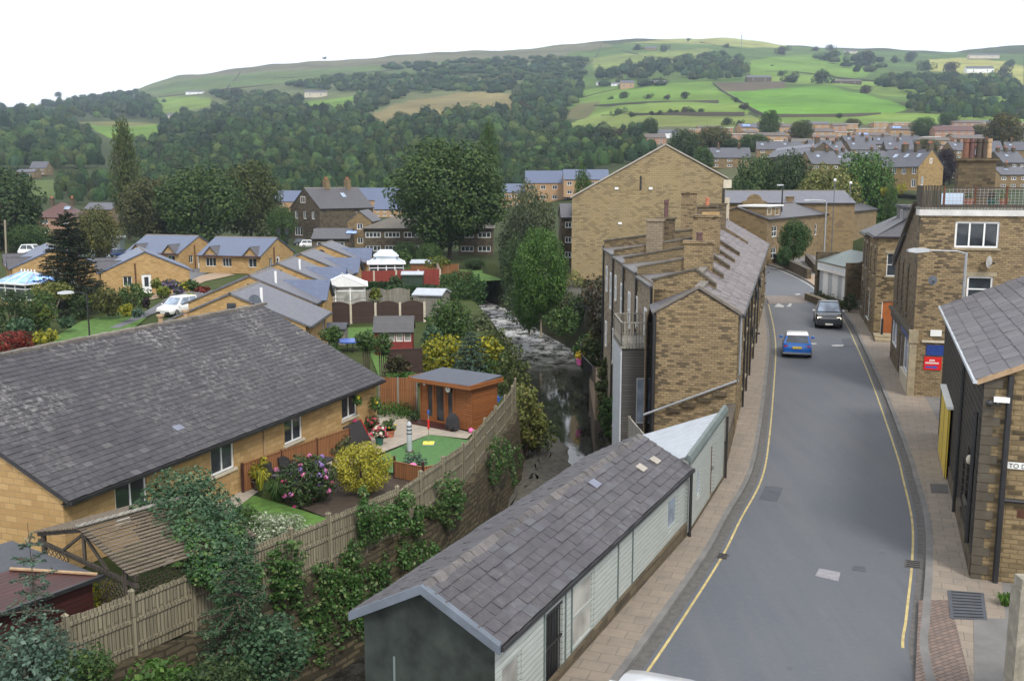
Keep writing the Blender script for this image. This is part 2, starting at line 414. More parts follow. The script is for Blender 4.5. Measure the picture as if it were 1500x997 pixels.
plain('cloth_dark', (.03, .03, .034), .8, .3)
plain('cloth_grey', (.33, .33, .32), .8, .2)
plain('rubber', (.014, .014, .015), .8, .1)
plain('alloy', (.42, .43, .45), .3, .05, metal=.8)
plain('plate_yellow', (.75, .55, .08), .4, .05)
plain('plate_white', (.78, .78, .74), .4, .05)
plain('lamp_red', (.38, .01, .015), .25, .1)
plain('lamp_clear', (.7, .72, .75), .12, .05)
for k, c, r in (('blue', (.01, .13, .5), .2), ('white', (.8, .81, .82), .25), ('dark', (.03, .036, .045), .18), ('silver', (.55, .57, .6), .25), ('red', (.5, .02, .02), .25), ('navy', (.02, .04, .12), .25), ('orange', (.65, .16, .05), .3), ('lightblue', (.4, .52, .62), .25)):
    plain('car_' + k, c, r, .03); MAT['car_' + k].node_tree.nodes['Principled BSDF'].inputs['Coat Weight'].default_value = .6
glassy('glass_dark'); glassy('glass_pane', (.035, .04, .045), .08, .5); glassy('glass_sky', (.16, .2, .26), .08, .8); glassy('glass_blue', (.15, .28, .62), .15, .5)  # glass_sky: reflected sky is put into the pane colour
glassy('glass_curtain', (.2, .2, .185), .3, .4); glassy('roof_poly', (.42, .5, .58), .25, .5); glassy('car_glass', (.03, .04, .05), .04, .8); glassy('solar', (.12, .2, .5), .12, .8)
# leaves
leafy('leaf_dark', (0.024, 0.052, 0.017), (0.058, 0.098, 0.03), (0.09, 0.12, 0.037))
leafy('leaf_domed', (0.034, 0.072, 0.018), (0.075, 0.13, 0.032), (0.115, 0.155, 0.042))
leafy('leaf_mid', (0.034, 0.075, 0.018), (0.075, 0.14, 0.034), (0.12, 0.17, 0.042))
leafy('leaf_fresh', (0.035, 0.09, 0.014), (0.085, 0.18, 0.03), (0.13, 0.21, 0.045))
leafy('leaf_bluegreen', (0.028, 0.072, 0.034), (0.07, 0.14, 0.066), (0.13, 0.2, 0.11))
leafy('leaf_spruce', (0.045, 0.088, 0.06), (0.095, 0.16, 0.115), (0.16, 0.23, 0.18))
leafy('leaf_ivy', (.028, .085, .018), (.085, .185, .04), (.2, .25, .1), .5)
leafy('leaf_yellow', (.30, .27, .025), (.56, .50, .06), (.24, .26, .03))
leafy('leaf_gold', (.2, .2, .015), (.44, .4, .03), (.1, .13, .02), p3=.7)
leafy('leaf_olive', (.06, .072, .018), (.125, .132, .036), (.16, .14, .04))
leafy('leaf_willow', (.06, .085, .035), (.12, .145, .065), (.17, .18, .1))
leafy('leaf_olive_light', (.11, .135, .03), (.2, .21, .055), (.26, .23, .065))
leafy('leaf_brown', (.05, .03, .016), (.11, .06, .03), (.06, .055, .022))
leafy('leaf_purple', (.016, .009, .014), (.035, .018, .026), (.045, .03, .03))
leafy('leaf_red', (.14, .015, .012), (.25, .035, .022), (.06, .055, .02))
leafy('leaf_variegated', (.12, .17, .07), (.35, .4, .27), (.55, .57, .45), p3=.7)
leafy('leaf_wood', (.024, .044, .018), (.05, .078, .03), (.075, .085, .035))
leafy('leaf_hedge', (.02, .055, .018), (.035, .085, .025))
leafy('conifer_dark', (.010, .022, .010), (.022, .038, .018), (.03, .05, .02), .7, .1)
leafy('petal_pink', (.62, .12, .32), (.8, .3, .52), (.4, .25, .65)); leafy('petal_magenta', (.6, .03, .2), (.75, .1, .3)); leafy('petal_red', (.6, .04, .1), (.8, .15, .22))
leafy('petal_white', (.75, .7, .5), (.8, .78, .68)); leafy('petal_yellow', (.75, .5, .02), (.85, .65, .05)); leafy('petal_purple', (.25, .15, .4), (.4, .28, .6))
leafy('grass_blade', (.05, .12, .012), (.1, .2, .025), (.14, .24, .04))
leafy('reed', (.12, .12, .04), (.22, .2, .08), (.08, .12, .03))
leafy('leaf_olive_dark', (0.05, 0.062, 0.02), (0.105, 0.112, 0.035), (0.13, 0.11, 0.04)); leafy('leaf_olive_mid', (0.045, 0.068, 0.018), (0.095, 0.122, 0.034), (0.14, 0.15, 0.045)); leafy('leaf_fresh_dark', (.022, .062, .014), (.05, .115, .026), (.085, .15, .035))
leafy('leaf_willow_dark', (.03, .048, .022), (.065, .085, .042), (.09, .105, .055)); leafy('leaf_olive_gold', (.035, .05, .014), (.09, .09, .025), (.2, .15, .04), p3=.75); leafy('leaf_brown_green', (.035, .04, .016), (.07, .06, .025), (.13, .07, .035)); leafy('leaf_gold_green', (.07, .12, .018), (.17, .2, .03), (.3, .27, .03)); leafy('leaf_purple_flower', (.09, .06, .12), (.2, .15, .27), (.05, .09, .03), p3=.6)
M = MAT
# ---------------------------------------------------------------- terrain
TP = np.array([-400, 0, 200, 400, 600, 750, 850, 950, 1100, 1300, 1500, 1900], float)
TY = np.array([150, 200, 250, 300, 400, 500, 650, 900, 1300, 1800, 2500, 3200], float)
TB = np.array([
 [385, 385, 385, 385, 385, 385, 380, 372, 368, 368, 368, 368],
 [356, 356, 356, 356, 356, 356, 350, 335, 322, 322, 322, 322],
 [339, 339, 339, 339, 339, 339, 330, 297, 282, 281, 282, 282],
 [322, 322, 322, 325, 322, 318, 300, 265, 250, 252, 255, 258],
 [290, 290, 287, 290, 285, 280, 265, 235, 222, 225, 228, 230],
 [262, 262, 262, 255, 250, 245, 238, 215, 203, 205, 205, 205],
 [232, 232, 238, 225, 215, 215, 212, 192, 182, 185, 185, 185],
 [195, 195, 205, 188, 178, 182, 185, 158, 152, 155, 160, 160],
 [172, 172, 175, 160, 145, 140, 140, 125, 120, 122, 128, 128],
 [170, 163, 148, 122, 105, 98, 95, 88, 85, 93, 95, 95],
 [0] * 12, [0] * 12], float)
SKY = np.array([(-400, 190), (-100, 165), (0, 157), (60, 155), (110, 143), (160, 136), (205, 130), (255, 112), (262, 110), (290, 109), (350, 100), (400, 93), (500, 88), (560, 84), (600, 80), (650, 76), (750, 73), (830, 65), (880, 60), (910, 58), (1000, 57), (1080, 56), (1120, 61), (1150, 66), (1200, 69), (1300, 72), (1400, 77), (1450, 69), (1500, 65), (1600, 62), (1900, 80)], float)
TB[-2] = np.interp(TP, SKY[:, 0], SKY[:, 1]); TB[-1] = TB[-2] + 30
def colpy(px):
    c = np.array([np.interp(px, TP, TB[k]) for k in range(len(TY))]); s = np.interp(px, SKY[:, 0], SKY[:, 1])
    c[-2] = s; c[-1] = s + 30; c[-3] = max(c[-3], s + 6); return c
LTY = np.log(TY)
def hitY(px, py):
    c = colpy(px)[:-1]
    return float(np.exp(np.interp(-py, -c, LTY[:-1])))
def hit(px, py):
    if py > colpy(px)[0]: return P(px, py, -1.7)
    return D(px, py, hitY(px, py))
WLy = [12, 19.5, 23.7, 32.5, 38.1, 48.7, 58, 71, 88, 100, 116, 135]; WLx = [-17.5, -12.5, -9.5, -3.75, -1.8, .1, .9, 1.5, .4, -1.2, -4, -12]
RBy = [10, 18, 29, 34, 45, 63, 76, 92, 101, 119, 135]; RBx = [-6.4, -2.8, 2.2, 4.6, 5.2, 6.0, 6.6, 5.4, 3.2, 0., -5]
def smooth(a, b, x):
    t = np.clip((x - a) / (b - a), 0, 1); return t * t * (3 - 2 * t)
def base(x, y):
    wl = np.interp(y, WLy, WLx); rb = np.interp(y, RBy, RBx)
    wid = np.where(y < 60, .22, 2.5)
    left = -1.8 + (-5.45 + 1.8) * smooth(wl - wid, wl, x)
    z = np.where(x > (wl + rb) / 2, -5.45 + 5.15 * smooth(rb - .2, rb + 1.5, x), left)
    f = smooth(136, 150, y); return z * (1 - f) + f * np.where(x > 0, -.4, -1.8)
def build_terrain():
    px = np.arange(-400, 1900.1, 3.2)
    Y = np.concatenate([np.exp(np.arange(math.log(8), math.log(400), .0125)), np.exp(np.arange(math.log(400), math.log(3200), .0062))])
    nP, nY = len(px), len(Y)
    # table interpolation (log Y)
    cols = np.array([colpy(p) for p in px])                      # nP x K
    py = np.array([np.interp(np.log(Y), LTY, c) for c in cols])  # nP x nY
    PX = np.repeat(px[:, None], nY, 1); YY = np.repeat(Y[None, :], nP, 0)
    dx = (PX - 750) / FP; dy = (498.5 - py) / FP
    t = YY / (CP + dy * SP); X1 = dx * t; Z1 = HC + (-SP + dy * CP) * t
    f0 = YY * CP + (HC + 1.7) * SP; X0 = dx * f0; Z0 = base(X0, YY)
    w = smooth(140, 165, YY); X = X0 * (1 - w) + X1 * w; Z = Z0 * (1 - w) + Z1 * w
    g = np.random.default_rng(3)
    amp = smooth(300, 900, YY) * 1.6
    Z += amp * (np.sin(X * .021 + YY * .013) * np.sin(YY * .017 - X * .011) + .6 * np.sin(X * .063 + 1) * np.sin(YY * .051))
    # ground colour zones; sunlight on the bright hill fields is in the colour
    C = np.zeros((nP, nY, 3)); C[:] = (.055, .072, .025)
    n1 = (np.sin(X * .05) * np.sin(YY * .037) + np.sin(X * .013 + YY * .021)) * .12
    def inside(poly):
        q = np.zeros(PX.shape, bool); n = len(poly)
        for i in range(n):
            x1, y1 = poly[i]; x2, y2 = poly[(i + 1) % n]
            if y1 == y2: continue
            c = ((y1 > py) != (y2 > py)) & (PX < (x2 - x1) * (py - y1) / (y2 - y1) + x1); q ^= c
        return q
    far = YY > 165
    for poly, c in ZONES:
        m = inside(poly) & far; C[m] = c
    C *= (1 + n1[:, :, None])
    # near ground: soil, bank and bed colours
    nearm = YY < 150
    bed = nearm & (Z < -4.9); C[bed] = (.055, .05, .036)
    bank = nearm & (Z >= -4.9) & (Z < -1.9); C[bank] = (.04, .045, .02)
    right = nearm & (X > 4) & (Z >= -1.9); C[right] = (.10, .095, .085)
    v = np.stack([X, YY, Z], -1).reshape(-1, 3)
    i = np.arange(nP - 1)[:, None] * nY + np.arange(nY - 1)[None, :]
    q = np.stack([i, i + nY, i + nY + 1, i + 1], -1).reshape(-1, 4)
    me = bpy.data.meshes.new('ground'); N = len(q)
    me.vertices.add(len(v)); me.vertices.foreach_set('co', v.astype(np.float32).ravel())
    me.loops.add(4 * N); me.loops.foreach_set('vertex_index', q.astype(np.int32).ravel())
    me.polygons.add(N); me.polygons.foreach_set('loop_start', np.arange(0, 4 * N, 4, dtype=np.int32)); me.polygons.foreach_set('loop_total', np.full(N, 4, dtype=np.int32))
    me.polygons.foreach_set('use_smooth', np.ones(N, dtype=bool))
    me.update(calc_edges=True)
    at = me.color_attributes.new('albedo', 'FLOAT_COLOR', 'POINT')
    at.data.foreach_set('color', np.concatenate([C.reshape(-1, 3), np.ones((len(v), 1))], 1).astype(np.float32).ravel())
    m = NB('ground_cover'); a = m.new('ShaderNodeVertexColor'); a.layer_name = 'albedo'; w_ = m.coord('World')
    c = m.mix(m.noise(w_, .045, 6, .65, .35, .7), a.outputs[0], m.mix(1., a.outputs[0], (.7, .74, .62), 'MULTIPLY'))
    c = m.mix(m.noise(w_, .9, 5, .7, .4, .7), c, m.mix(1., c, (.72, .72, .7), 'MULTIPLY'))
    c = m.mix(m.math('MULTIPLY', m.noise(w_, .012, 7, .7, .5, .66), .5), c, m.mix(1., c, (.8, .62, .6), 'MULTIPLY')); c = m.mix(m.math('MULTIPLY', m.noise(w_, .02, 6, .65, .55, .72), .4), c, m.mix(1., c, (1.35, 1.2, 1.0), 'MULTIPLY'))
    m.col(c); m.rough(.95); m.b.inputs['Specular IOR Level'].default_value = .1
    m.bump(m.noise(w_, 2., 6, .7), .6, .15)
    me.materials.append(m.m)
    o = bpy.data.objects.new('ground', me); COL.objects.link(o); tag(o, kind='structure')
FIELD = (.145, .25, .04); FIELD2 = (.165, .25, .05); FIELD3 = (.19, .24, .065); TAN = (.22, .185, .085); ROUGH = (.085, .1, .04); WOODF = (.022, .032, .014); SUNNY = (.34, .34, .1)  # SUNNY and, in part, the FIELD tones have sunlight put into the colour
ZONES = [
 ([(-400, 400), (1900, 400), (1900, 120), (1500, 120), (-400, 120)], (.055, .072, .028)),
 ([(200, 131), (265, 109), (600, 79), (870, 60), (870, 140), (740, 170), (540, 165), (400, 165), (250, 170), (190, 145)], (.125, .15, .065)),
 ([(262, 112), (400, 94), (640, 77), (760, 74), (880, 60), (905, 70), (880, 86), (700, 92), (560, 100), (400, 112), (300, 118)], (.15, .145, .085)),
 ([(210, 132), (300, 112), (560, 96), (690, 88), (690, 105), (540, 118), (330, 128), (230, 138)], (.105, .155, .05)),
 ([(205, 145), (310, 142), (310, 156), (255, 165), (215, 158)], FIELD2),
 ([(440, 150), (520, 142), (515, 168), (460, 165)], FIELD),
 ([(106, 176), (160, 179), (235, 183), (232, 212), (190, 208), (140, 192)], FIELD),
 ([(104, 176), (170, 178), (238, 182), (150, 188)], (.17, .17, .06)),
 ([(545, 165), (600, 145), (680, 136), (755, 138), (757, 165), (690, 166), (620, 176), (560, 188)], TAN),
 ([(450, 174), (490, 171), (480, 178), (455, 178)], TAN),
 ([(40, 262), (85, 262), (80, 290), (45, 290)], (.11, .15, .05)),
 # right hand fields
 ([(830, 78), (905, 66), (1080, 60), (1150, 68), (1300, 76), (1500, 80), (1500, 150), (1300, 150), (1100, 150), (830, 130)], (.09, .15, .035)),
 ([(865, 84), (1030, 70), (1060, 78), (1000, 90), (870, 104)], FIELD3),
 ([(905, 64), (1000, 56), (1090, 56), (1160, 68), (1110, 70), (1000, 64)], (.3, .32, .1)),  # bright hilltop: sun on the crest put into the ground colour
 ([(1100, 90), (1160, 80), (1250, 84), (1290, 92), (1270, 110), (1240, 120), (1180, 110), (1100, 112)], FIELD),
 ([(1090, 112), (1180, 110), (1250, 118), (1350, 120), (1350, 128), (1200, 126), (1095, 122)], FIELD2),
 ([(1360, 88), (1430, 84), (1500, 95), (1500, 120), (1460, 124), (1420, 108), (1360, 104)], SUNNY),
 ([(1430, 118), (1500, 112), (1500, 125), (1450, 128)], SUNNY),
 ([(800, 140), (870, 130), (1040, 118), (1050, 124), (1080, 142), (830, 168), (815, 160)], FIELD),
 ([(880, 143), (1050, 130), (1080, 148), (1100, 162), (950, 164), (870, 155)], FIELD),
 ([(840, 165), (900, 152), (1080, 150), (1098, 165), (950, 166), (860, 172)], FIELD2),
 ([(820, 188), (870, 170), (960, 167), (1100, 166), (1130, 182), (1000, 190), (900, 192), (830, 196)], FIELD3),
 ([(1060, 130), (1220, 128), (1250, 135), (1300, 148), (1340, 158), (1310, 168), (1150, 170), (1115, 165), (1080, 148)], (.125, .265, .034)),
 ([(1110, 166), (1310, 168), (1400, 168), (1500, 172), (1500, 184), (1130, 184)], FIELD2),
 ([(1240, 128), (1330, 128), (1500, 145), (1500, 158), (1400, 152), (1300, 140)], FIELD2),
 ([(1048, 121), (1150, 120), (1152, 129), (1060, 132)], (.13, .105, .075)),
 ([(950, 188), (1500, 182), (1500, 262), (950, 262)], (.10, .105, .06)),
 ([(815, 172), (850, 150), (880, 150), (860, 172)], (.15, .145, .06)),
]
build_terrain()
# ---------------------------------------------------------------- road, kerbs, pavements
def catmull(pts, n=6):
    pts = [V(p) for p in pts]; out = []
    for i in range(len(pts) - 1):
        p0, p1, p2, p3 = pts[max(i - 1, 0)], pts[i], pts[i + 1], pts[min(i + 2, len(pts) - 1)]
        for k in range(n):
            t = k / n; out.append(.5 * ((2 * p1) + (p2 - p0) * t + (2 * p0 - 5 * p1 + 4 * p2 - p3) * t * t + (3 * p1 - p0 - 3 * p2 + p3) * t ** 3))
    out.append(pts[-1]); return out
def offs(pts, d):  # + = to the right of travel
    out = []
    for i, p in enumerate(pts):
        t = (pts[min(i + 1, len(pts) - 1)] - pts[max(i - 1, 0)]); t.z = 0; t.normalize()
        out.append(p + V((t.y, -t.x, 0)) * d)
    return out
LL = catmull([(-1.2, 10, 0), (.9, 15.5, 0), (2.87, 19.65, 0), (4.16, 22.45, 0), (5.85, 26.26, 0), (7.06, 29.33, 0), (8.79, 33.64, 0), (10.52, 39.36, 0), (13.72, 50.84, 0), (17, 63, 0), (20.0, 75.5, 0), (23.4, 91, 0), (25.6, 105, 0), (25.2, 125, 0), (21, 150, 0)])
RL = catmull([(5.6, 10, 0), (7.2, 15.5, 0), (8.54, 20.23, 0), (9.45, 22.4, 0), (10.92, 25.75, 0), (12.3, 29.2, 0), (13.75, 33.64, 0), (14.95, 37.5, 0), (18.5, 49.7, 0), (22.0, 62.35, 0), (24.9, 73.3, 0), (28.18, 88, 0), (31.2, 106.66, 0), (32.2, 128, 0), (29, 150, 0)])
def strip(name, a, b, z0, z1, mat, lab=None, z0b=None):
    g = G()
    for i in range(len(a) - 1):
        p, q, r, s = a[i], a[i + 1], b[i + 1], b[i]
        T_ = [(p.x, p.y, z1), (s.x, s.y, z1), (r.x, r.y, z1), (q.x, q.y, z1)]
        g.poly(T_)
        if z0 is not None:
            for u, w in ((p, q), (r, s)): g.poly([(u.x, u.y, z1), (w.x, w.y, z1), (w.x, w.y, z0), (u.x, u.y, z0)])
    # running UV: u along, v across
    o = g.build(name, mat); return tag(o, kind='structure')
def road_mat():
    m = NB('asphalt'); w = m.coord('World')
    c = m.mix(m.noise(w, .16, 5, .6, .35, .7), (.092, .103, .124), (.112, .12, .135))
    st = m.new('ShaderNodeMapping'); m.link(w, st.inputs[0]); st.inputs['Rotation'].default_value = (0, 0, R(17)); st.inputs['Scale'].default_value = (1.6, .09, 1)
    c = m.mix(m.math('MULTIPLY', m.noise(st.outputs[0], .75, 4, .6, .45, .75), .6), c, (.135, .136, .138))
    c = m.mix(m.noise(w, 60, 3, .7, .35, .75), c, m.mix(1., c, (.72, .72, .72), 'MULTIPLY'))
    c = m.mix(m.math('MULTIPLY', m.noise(w, .5, 6, .7, .6, .72), .35), c, (.07, .072, .08))
    c = m.mix(m.math('MULTIPLY', m.noise(w, 7, 5, .75, .5, .72), .35), c, (.15, .15, .148))
    c = m.mix(m.math('MULTIPLY', m.noise(st.outputs[0], 2.6, 5, .65, .55, .75), .4), c, (.07, .076, .088))
    c = m.mix(m.math('MULTIPLY', m.noise(w, 1.9, 4, .6, .66, .74), .55), c, (.045, .047, .052))
    m.col(c); m.rough(.72); m.bump(m.noise(w, 120, 2), .25, .006); M['asphalt'] = m.m
    m = NB('paving_flags'); w = m.coord('World'); st = m.new('ShaderNodeMapping'); m.link(w, st.inputs[0]); st.inputs['Rotation'].default_value = (0, 0, R(20))
    br = m.brick(st.outputs[0], (.285, .235, .185), (.245, .205, .165), (.14, .12, .1), .6, .42, .008)
    c = m.mix(m.noise(w, 2.2, 6, .7, .3, .75), br.outputs[0], m.mix(1., br.outputs[0], (.72, .74, .76), 'MULTIPLY')); m.col(c); m.rough(.85); m.bump(m.math('MULTIPLY', br.outputs[1], -1.), .4, .01); M['paving_flags'] = m.m
    m = NB('block_paving'); w = m.coord('World'); st = m.new('ShaderNodeMapping'); m.link(w, st.inputs[0]); st.inputs['Rotation'].default_value = (0, 0, R(-28))
    br = m.brick(st.outputs[0], (.23, .165, .135), (.165, .125, .11), (.07, .06, .05), .22, .11, .01)
    c = m.mix(m.noise(w, 3, 5, .7, .3, .75), br.outputs[0], m.mix(1., br.outputs[0], (.7, .7, .7), 'MULTIPLY')); m.col(c); m.rough(.85); m.bump(m.math('MULTIPLY', br.outputs[1], -1.), .4, .01); M['block_paving'] = m.m
    m = NB('patio_flags'); w = m.coord('World'); st = m.new('ShaderNodeMapping'); m.link(w, st.inputs[0]); st.inputs['Rotation'].default_value = (0, 0, R(20))
    br = m.brick(st.outputs[0], (.42, .36, .29), (.36, .32, .27), (.22, .2, .17), .6, .6, .012)
    c = m.mix(m.noise(w, 2.5, 5, .7, .3, .75), br.outputs[0], m.mix(1., br.outputs[0], (.78, .8, .8), 'MULTIPLY')); m.col(c); m.rough(.85); M['patio_flags'] = m.m
    m = NB('water'); w = m.coord('World'); m.rough(.03); m.b.inputs['Specular IOR Level'].default_value = .75; m.b.inputs['IOR'].default_value = 1.33
    mp = m.new('ShaderNodeMapping'); m.link(w, mp.inputs[0]); mp.inputs['Scale'].default_value = (1, .55, 1)
    sep = m.new('ShaderNodeSeparateXYZ'); m.link(w, sep.inputs[0]); mr = m.new('ShaderNodeMapRange'); m.link(sep.outputs[1], mr.inputs[0])
    for i, v in enumerate((80, 104, .03, 1.)): mr.inputs[i + 1].default_value = v
    h = m.math('MULTIPLY', m.noise(mp.outputs[0], 1.1, 5, .6), mr.outputs[0])
    fo = m.noise(m.coord('World', (.75, .6, 1)), 1.3, 7, .75, .43, .545); m.col(m.mix(m.math('MULTIPLY', fo, mr.outputs[0]), (.012, .011, .008), (.82, .83, .84))); m.bump(h, .6, .4); M['water'] = m.m  # white is foam plus sky reflection put into the water colour
plain('kerb_stone', (.155, .15, .145), .85, .25, 1.2); plain('gutter_sett', (.10, .095, .09), .9, .3, 5)
plain('line_yellow', (.43, .345, .15), .8, .35, 3); plain('line_white', (.4, .4, .395), .8, .3, 3)
plain('lawn', (.065, .14, .02), .95, .4, 2.2, bump=1.); plain('artificial_turf', (.07, .165, .05), .95, .16, 5, bump=.6)
plain('soil', (.05, .035, .024), .95, .3, 2, bump=.5); plain('path_grey', (.16, .155, .15), .9, .2, 1.5); plain('drive_grey', (.12, .125, .135), .9, .2, 1); plain('drive_tan', (.3, .22, .15), .9, .15, 1)
plain('gravel_bed', (.085, .08, .066), .95, .5, 3., bump=1.); plain('track_patch', (.18, .15, .13), .9, .2, 2); plain('patch_dark', (.07, .076, .09), .85, .2, 2); plain('iron_cover', (.075, .07, .066), .7, .3, 6); plain('cover_steel', (.23, .22, .24), .5, .25, 5)
road_mat()
strip('road', offs(LL, -.45), offs(RL, .45), None, 0., M['asphalt'])
strip('gutter_channel', offs(LL, -.38), offs(LL, -.12), None, .004, M['gutter_sett']); strip('gutter_channel', offs(RL, .12), offs(RL, .34), None, .004, M['gutter_sett'])
strip('yellow_line', offs(LL, -.032)[:67], offs(LL, .032)[:67], None, .004, M['line_yellow']); strip('yellow_line', offs(RL, -.032)[13:67], offs(RL, .032)[13:67], None, .004, M['line_yellow'])
strip('edge_line', offs(RL, -.07)[66:], offs(RL, .07)[66:], None, .004, M['line_white'])
strip('kerb', offs(LL, -.54), offs(LL, -.38), -.1, .11, M['kerb_stone']); strip('kerb', offs(RL, .34), offs(RL, .52), -.1, .11, M['kerb_stone'])
strip('pavement', offs(LL, -3.2), offs(LL, -.54), -.5, .105, M['paving_flags'])
strip('pavement', offs(RL, .52), offs(RL, 2.15), -.3, .105, M['paving_flags']); strip('pavement', offs(RL, 2.15), offs(RL, 13), -.3, .1, M['path_grey'])
def flat(name, pts, z, mat, dz=0, kind='structure'):
    g = G(); g.poly([(p[0], p[1], z) for p in pts])
    if g.v and dz: g = G(); g.prism(pts, z - dz, z)
    o = g.build(name, mat); return tag(o, kind=kind)
def pxflat(name, px, z, mat, dz=0): return flat(name, [P(a, b, z) for a, b in px], z, mat, dz)
pxflat('block_pavement', [(1346, 878), (1392, 878), (1424, 1010), (1424, 1080), (1338, 1080), (1340, 1010)], .109, M['block_paving'])
pxflat('red_road_band', [(1121, 433), (1203, 432), (1207, 442), (1125, 445)], .004, M['track_patch'])
for q in ([(1134, 449), (1140, 444), (1149, 448), (1147, 450)], [(1152, 449), (1157, 444), (1160, 445), (1158, 449)], [(1163, 431), (1170, 430), (1173, 431), (1168, 432)], [(1218, 505), (1236, 504.5), (1235, 507), (1220, 507)], [(1188, 502), (1196, 502.5), (1196, 504), (1188, 504)], [(1182, 431), (1191, 430.5), (1191, 432), (1184, 432)]):
    pxflat('road_marking', q, .005, M['line_white'])
pxflat('road_patch', [(1233, 496), (1246, 495), (1254, 508), (1234, 508)], .004, M['patch_dark'])
for i_, (y0, y1, a0, a1) in enumerate(((31, 33., .2, .8),)):
    pts_ = [p for p in offs(LL, 0) if y0 <= p.y <= y1]
    if len(pts_) < 2: pts_ = [P_ for P_ in (LL[min(range(len(LL)), key=lambda k: abs(LL[k].y - y0))], LL[min(range(len(LL)), key=lambda k: abs(LL[k].y - y0)) + 1])]
    strip('road_patch', offs(pts_, a0), offs(pts_, a1), None, .0035, M['patch_dark'])
# river
g = G(); ys = [9, 14, 20, 26, 32, 38, 45, 52, 60, 70, 80, 92, 101, 110, 119, 127, 135, 140]
for a, b in zip(ys[:-1], ys[1:]):
    la, lb = np.interp([a, b], WLy, WLx); ra, rb = np.interp([a, b], RBy, RBx)
    g.poly([(la - 2, a, -5.), (ra + 1.6, a, -5.), (rb + 1.6, b, -5.), (lb - 2, b, -5.)])
tag(g.build('river_water', M['water']), kind='structure')
def gravel(name, pts, z, seed, hgt=.35):
    q = np.random.default_rng(seed); c = np.mean(pts, axis=0); g = G(); n = len(pts); rings = 7; k0 = 0
    for r in range(rings + 1):
        f = 1 - r / rings
        for p in pts: g.v.append((c[0] + (p[0] - c[0]) * f + q.normal() * .1, c[1] + (p[1] - c[1]) * f + q.normal() * .1, z - .15 + (hgt + .15) * (1 - f ** 3) + q.normal() * .02))
    for r in range(rings):
        for j in range(n): g.f.append((r * n + j, r * n + (j + 1) % n, (r + 1) * n + (j + 1) % n, (r + 1) * n + j))
    tag(g.build(name, M['gravel_bed'], smooth=True), kind='structure')
def dens(px, z, k=5):
    pts = [P(a, b, z) for a, b in px]; out = []
    for i in range(len(pts)):
        a, b = pts[i], pts[(i + 1) % len(pts)]
        for j in range(k): out.append(tuple(a.lerp(b, j / k))[:2])
    return out
gravel('gravel_bar', dens([(770, 640), (810, 625), (838, 650), (842, 690), (800, 760), (740, 780), (700, 800), (740, 700)], -5), -5., 4, .3)
# ---------------------------------------------------------------- building kit
Z3 = V((0, 0, 1))
def wall(g, o, u, L, H, ops=(), rev=.12, n=None):
    """wall face with real openings; o = lower left seen from outside, u = to the right; ops = (x, z, w, h)"""
    o = V(o); u = V(u).normalized(); n = u.cross(Z3)
    ops = [q[:4] for q in ops if q[1] + q[3] < H]
    xs = sorted({0., L, *[q[0] for q in ops], *[q[0] + q[2] for q in ops]}); zs = sorted({0., H, *[q[1] for q in ops], *[q[1] + q[3] for q in ops]})
    pt = lambda x, z, d=0.: o + u * x + Z3 * z - n * d
    for a, b in zip(xs[:-1], xs[1:]):
        for c, d in zip(zs[:-1], zs[1:]):
            mx, mz = (a + b) / 2, (c + d) / 2
            if any(q[0] < mx < q[0] + q[2] and q[1] < mz < q[1] + q[3] for q in ops): continue
            g.poly([pt(a, c), pt(b, c), pt(b, d), pt(a, d)])
    for x, z, w, h in ops:
        for a, b in (((x, z), (x + w, z)), ((x + w, z), (x + w, z + h)), ((x + w, z + h), (x, z + h)), ((x, z + h), (x, z))):
            g.poly([pt(*a), pt(*b), pt(*b, rev), pt(*a, rev)])
def window(par, o, u, x, z, w, h, cols=2, rows=1, frame='white_paint', glass='glass_dark', dep=.09, fw=.055, sill=None, lintel=None, name='window', mull=.8, off=None, rowat=None, blind=None):
    o = V(o); u = V(u).normalized(); n = u.cross(Z3); g = G()
    pt = lambda a, c, d=0.: o + u * a + Z3 * c - n * d
    def bx(a, c, b, e, d0, d1): g.obox(pt(a, c, d1), u * (b - a), n * (d1 - d0), Z3 * (e - c))
    t = .06
    bx(x, z, x + w, z + fw, dep, dep + t); bx(x, z + h - fw, x + w, z + h, dep, dep + t); bx(x, z + fw, x + fw, z + h - fw, dep, dep + t); bx(x + w - fw, z + fw, x + w, z + h - fw, dep, dep + t)
    for i in range(1, cols):
        c = x + w * i / cols; bx(c - fw * mull / 2, z + fw, c + fw * mull / 2, z + h - fw, dep + .004, dep + t)
    ra = rowat if rowat else [i / rows for i in range(1, rows)]
    for r in ra:
        c = z + h * r; bx(x + fw, c - fw * .35, x + w - fw, c + fw * .35, dep + .008, dep + t)
    f = g.build(name, M[frame], par, off=off)
    g = G(); g.poly([pt(x + fw * .5, z + fw * .5, dep + t * .6), pt(x + w - fw * .5, z + fw * .5, dep + t * .6), pt(x + w - fw * .5, z + h - fw * .5, dep + t * .6), pt(x + fw * .5, z + h - fw * .5, dep + t * .6)])
    g.build('pane', M[glass], f, off=off)
    if sill:
        g = G(); g.obox(pt(x - .1, z - .1, dep), u * (w + .2), n * (dep + .07), Z3 * .1); g.build('sill', M[sill], f, off=off)
    if lintel:
        g = G(); g.obox(pt(x - .14, z + h + .002, .05), u * (w + .28), n * .075, Z3 * .2); g.build('lintel', M[lintel], f, off=off)
    return f
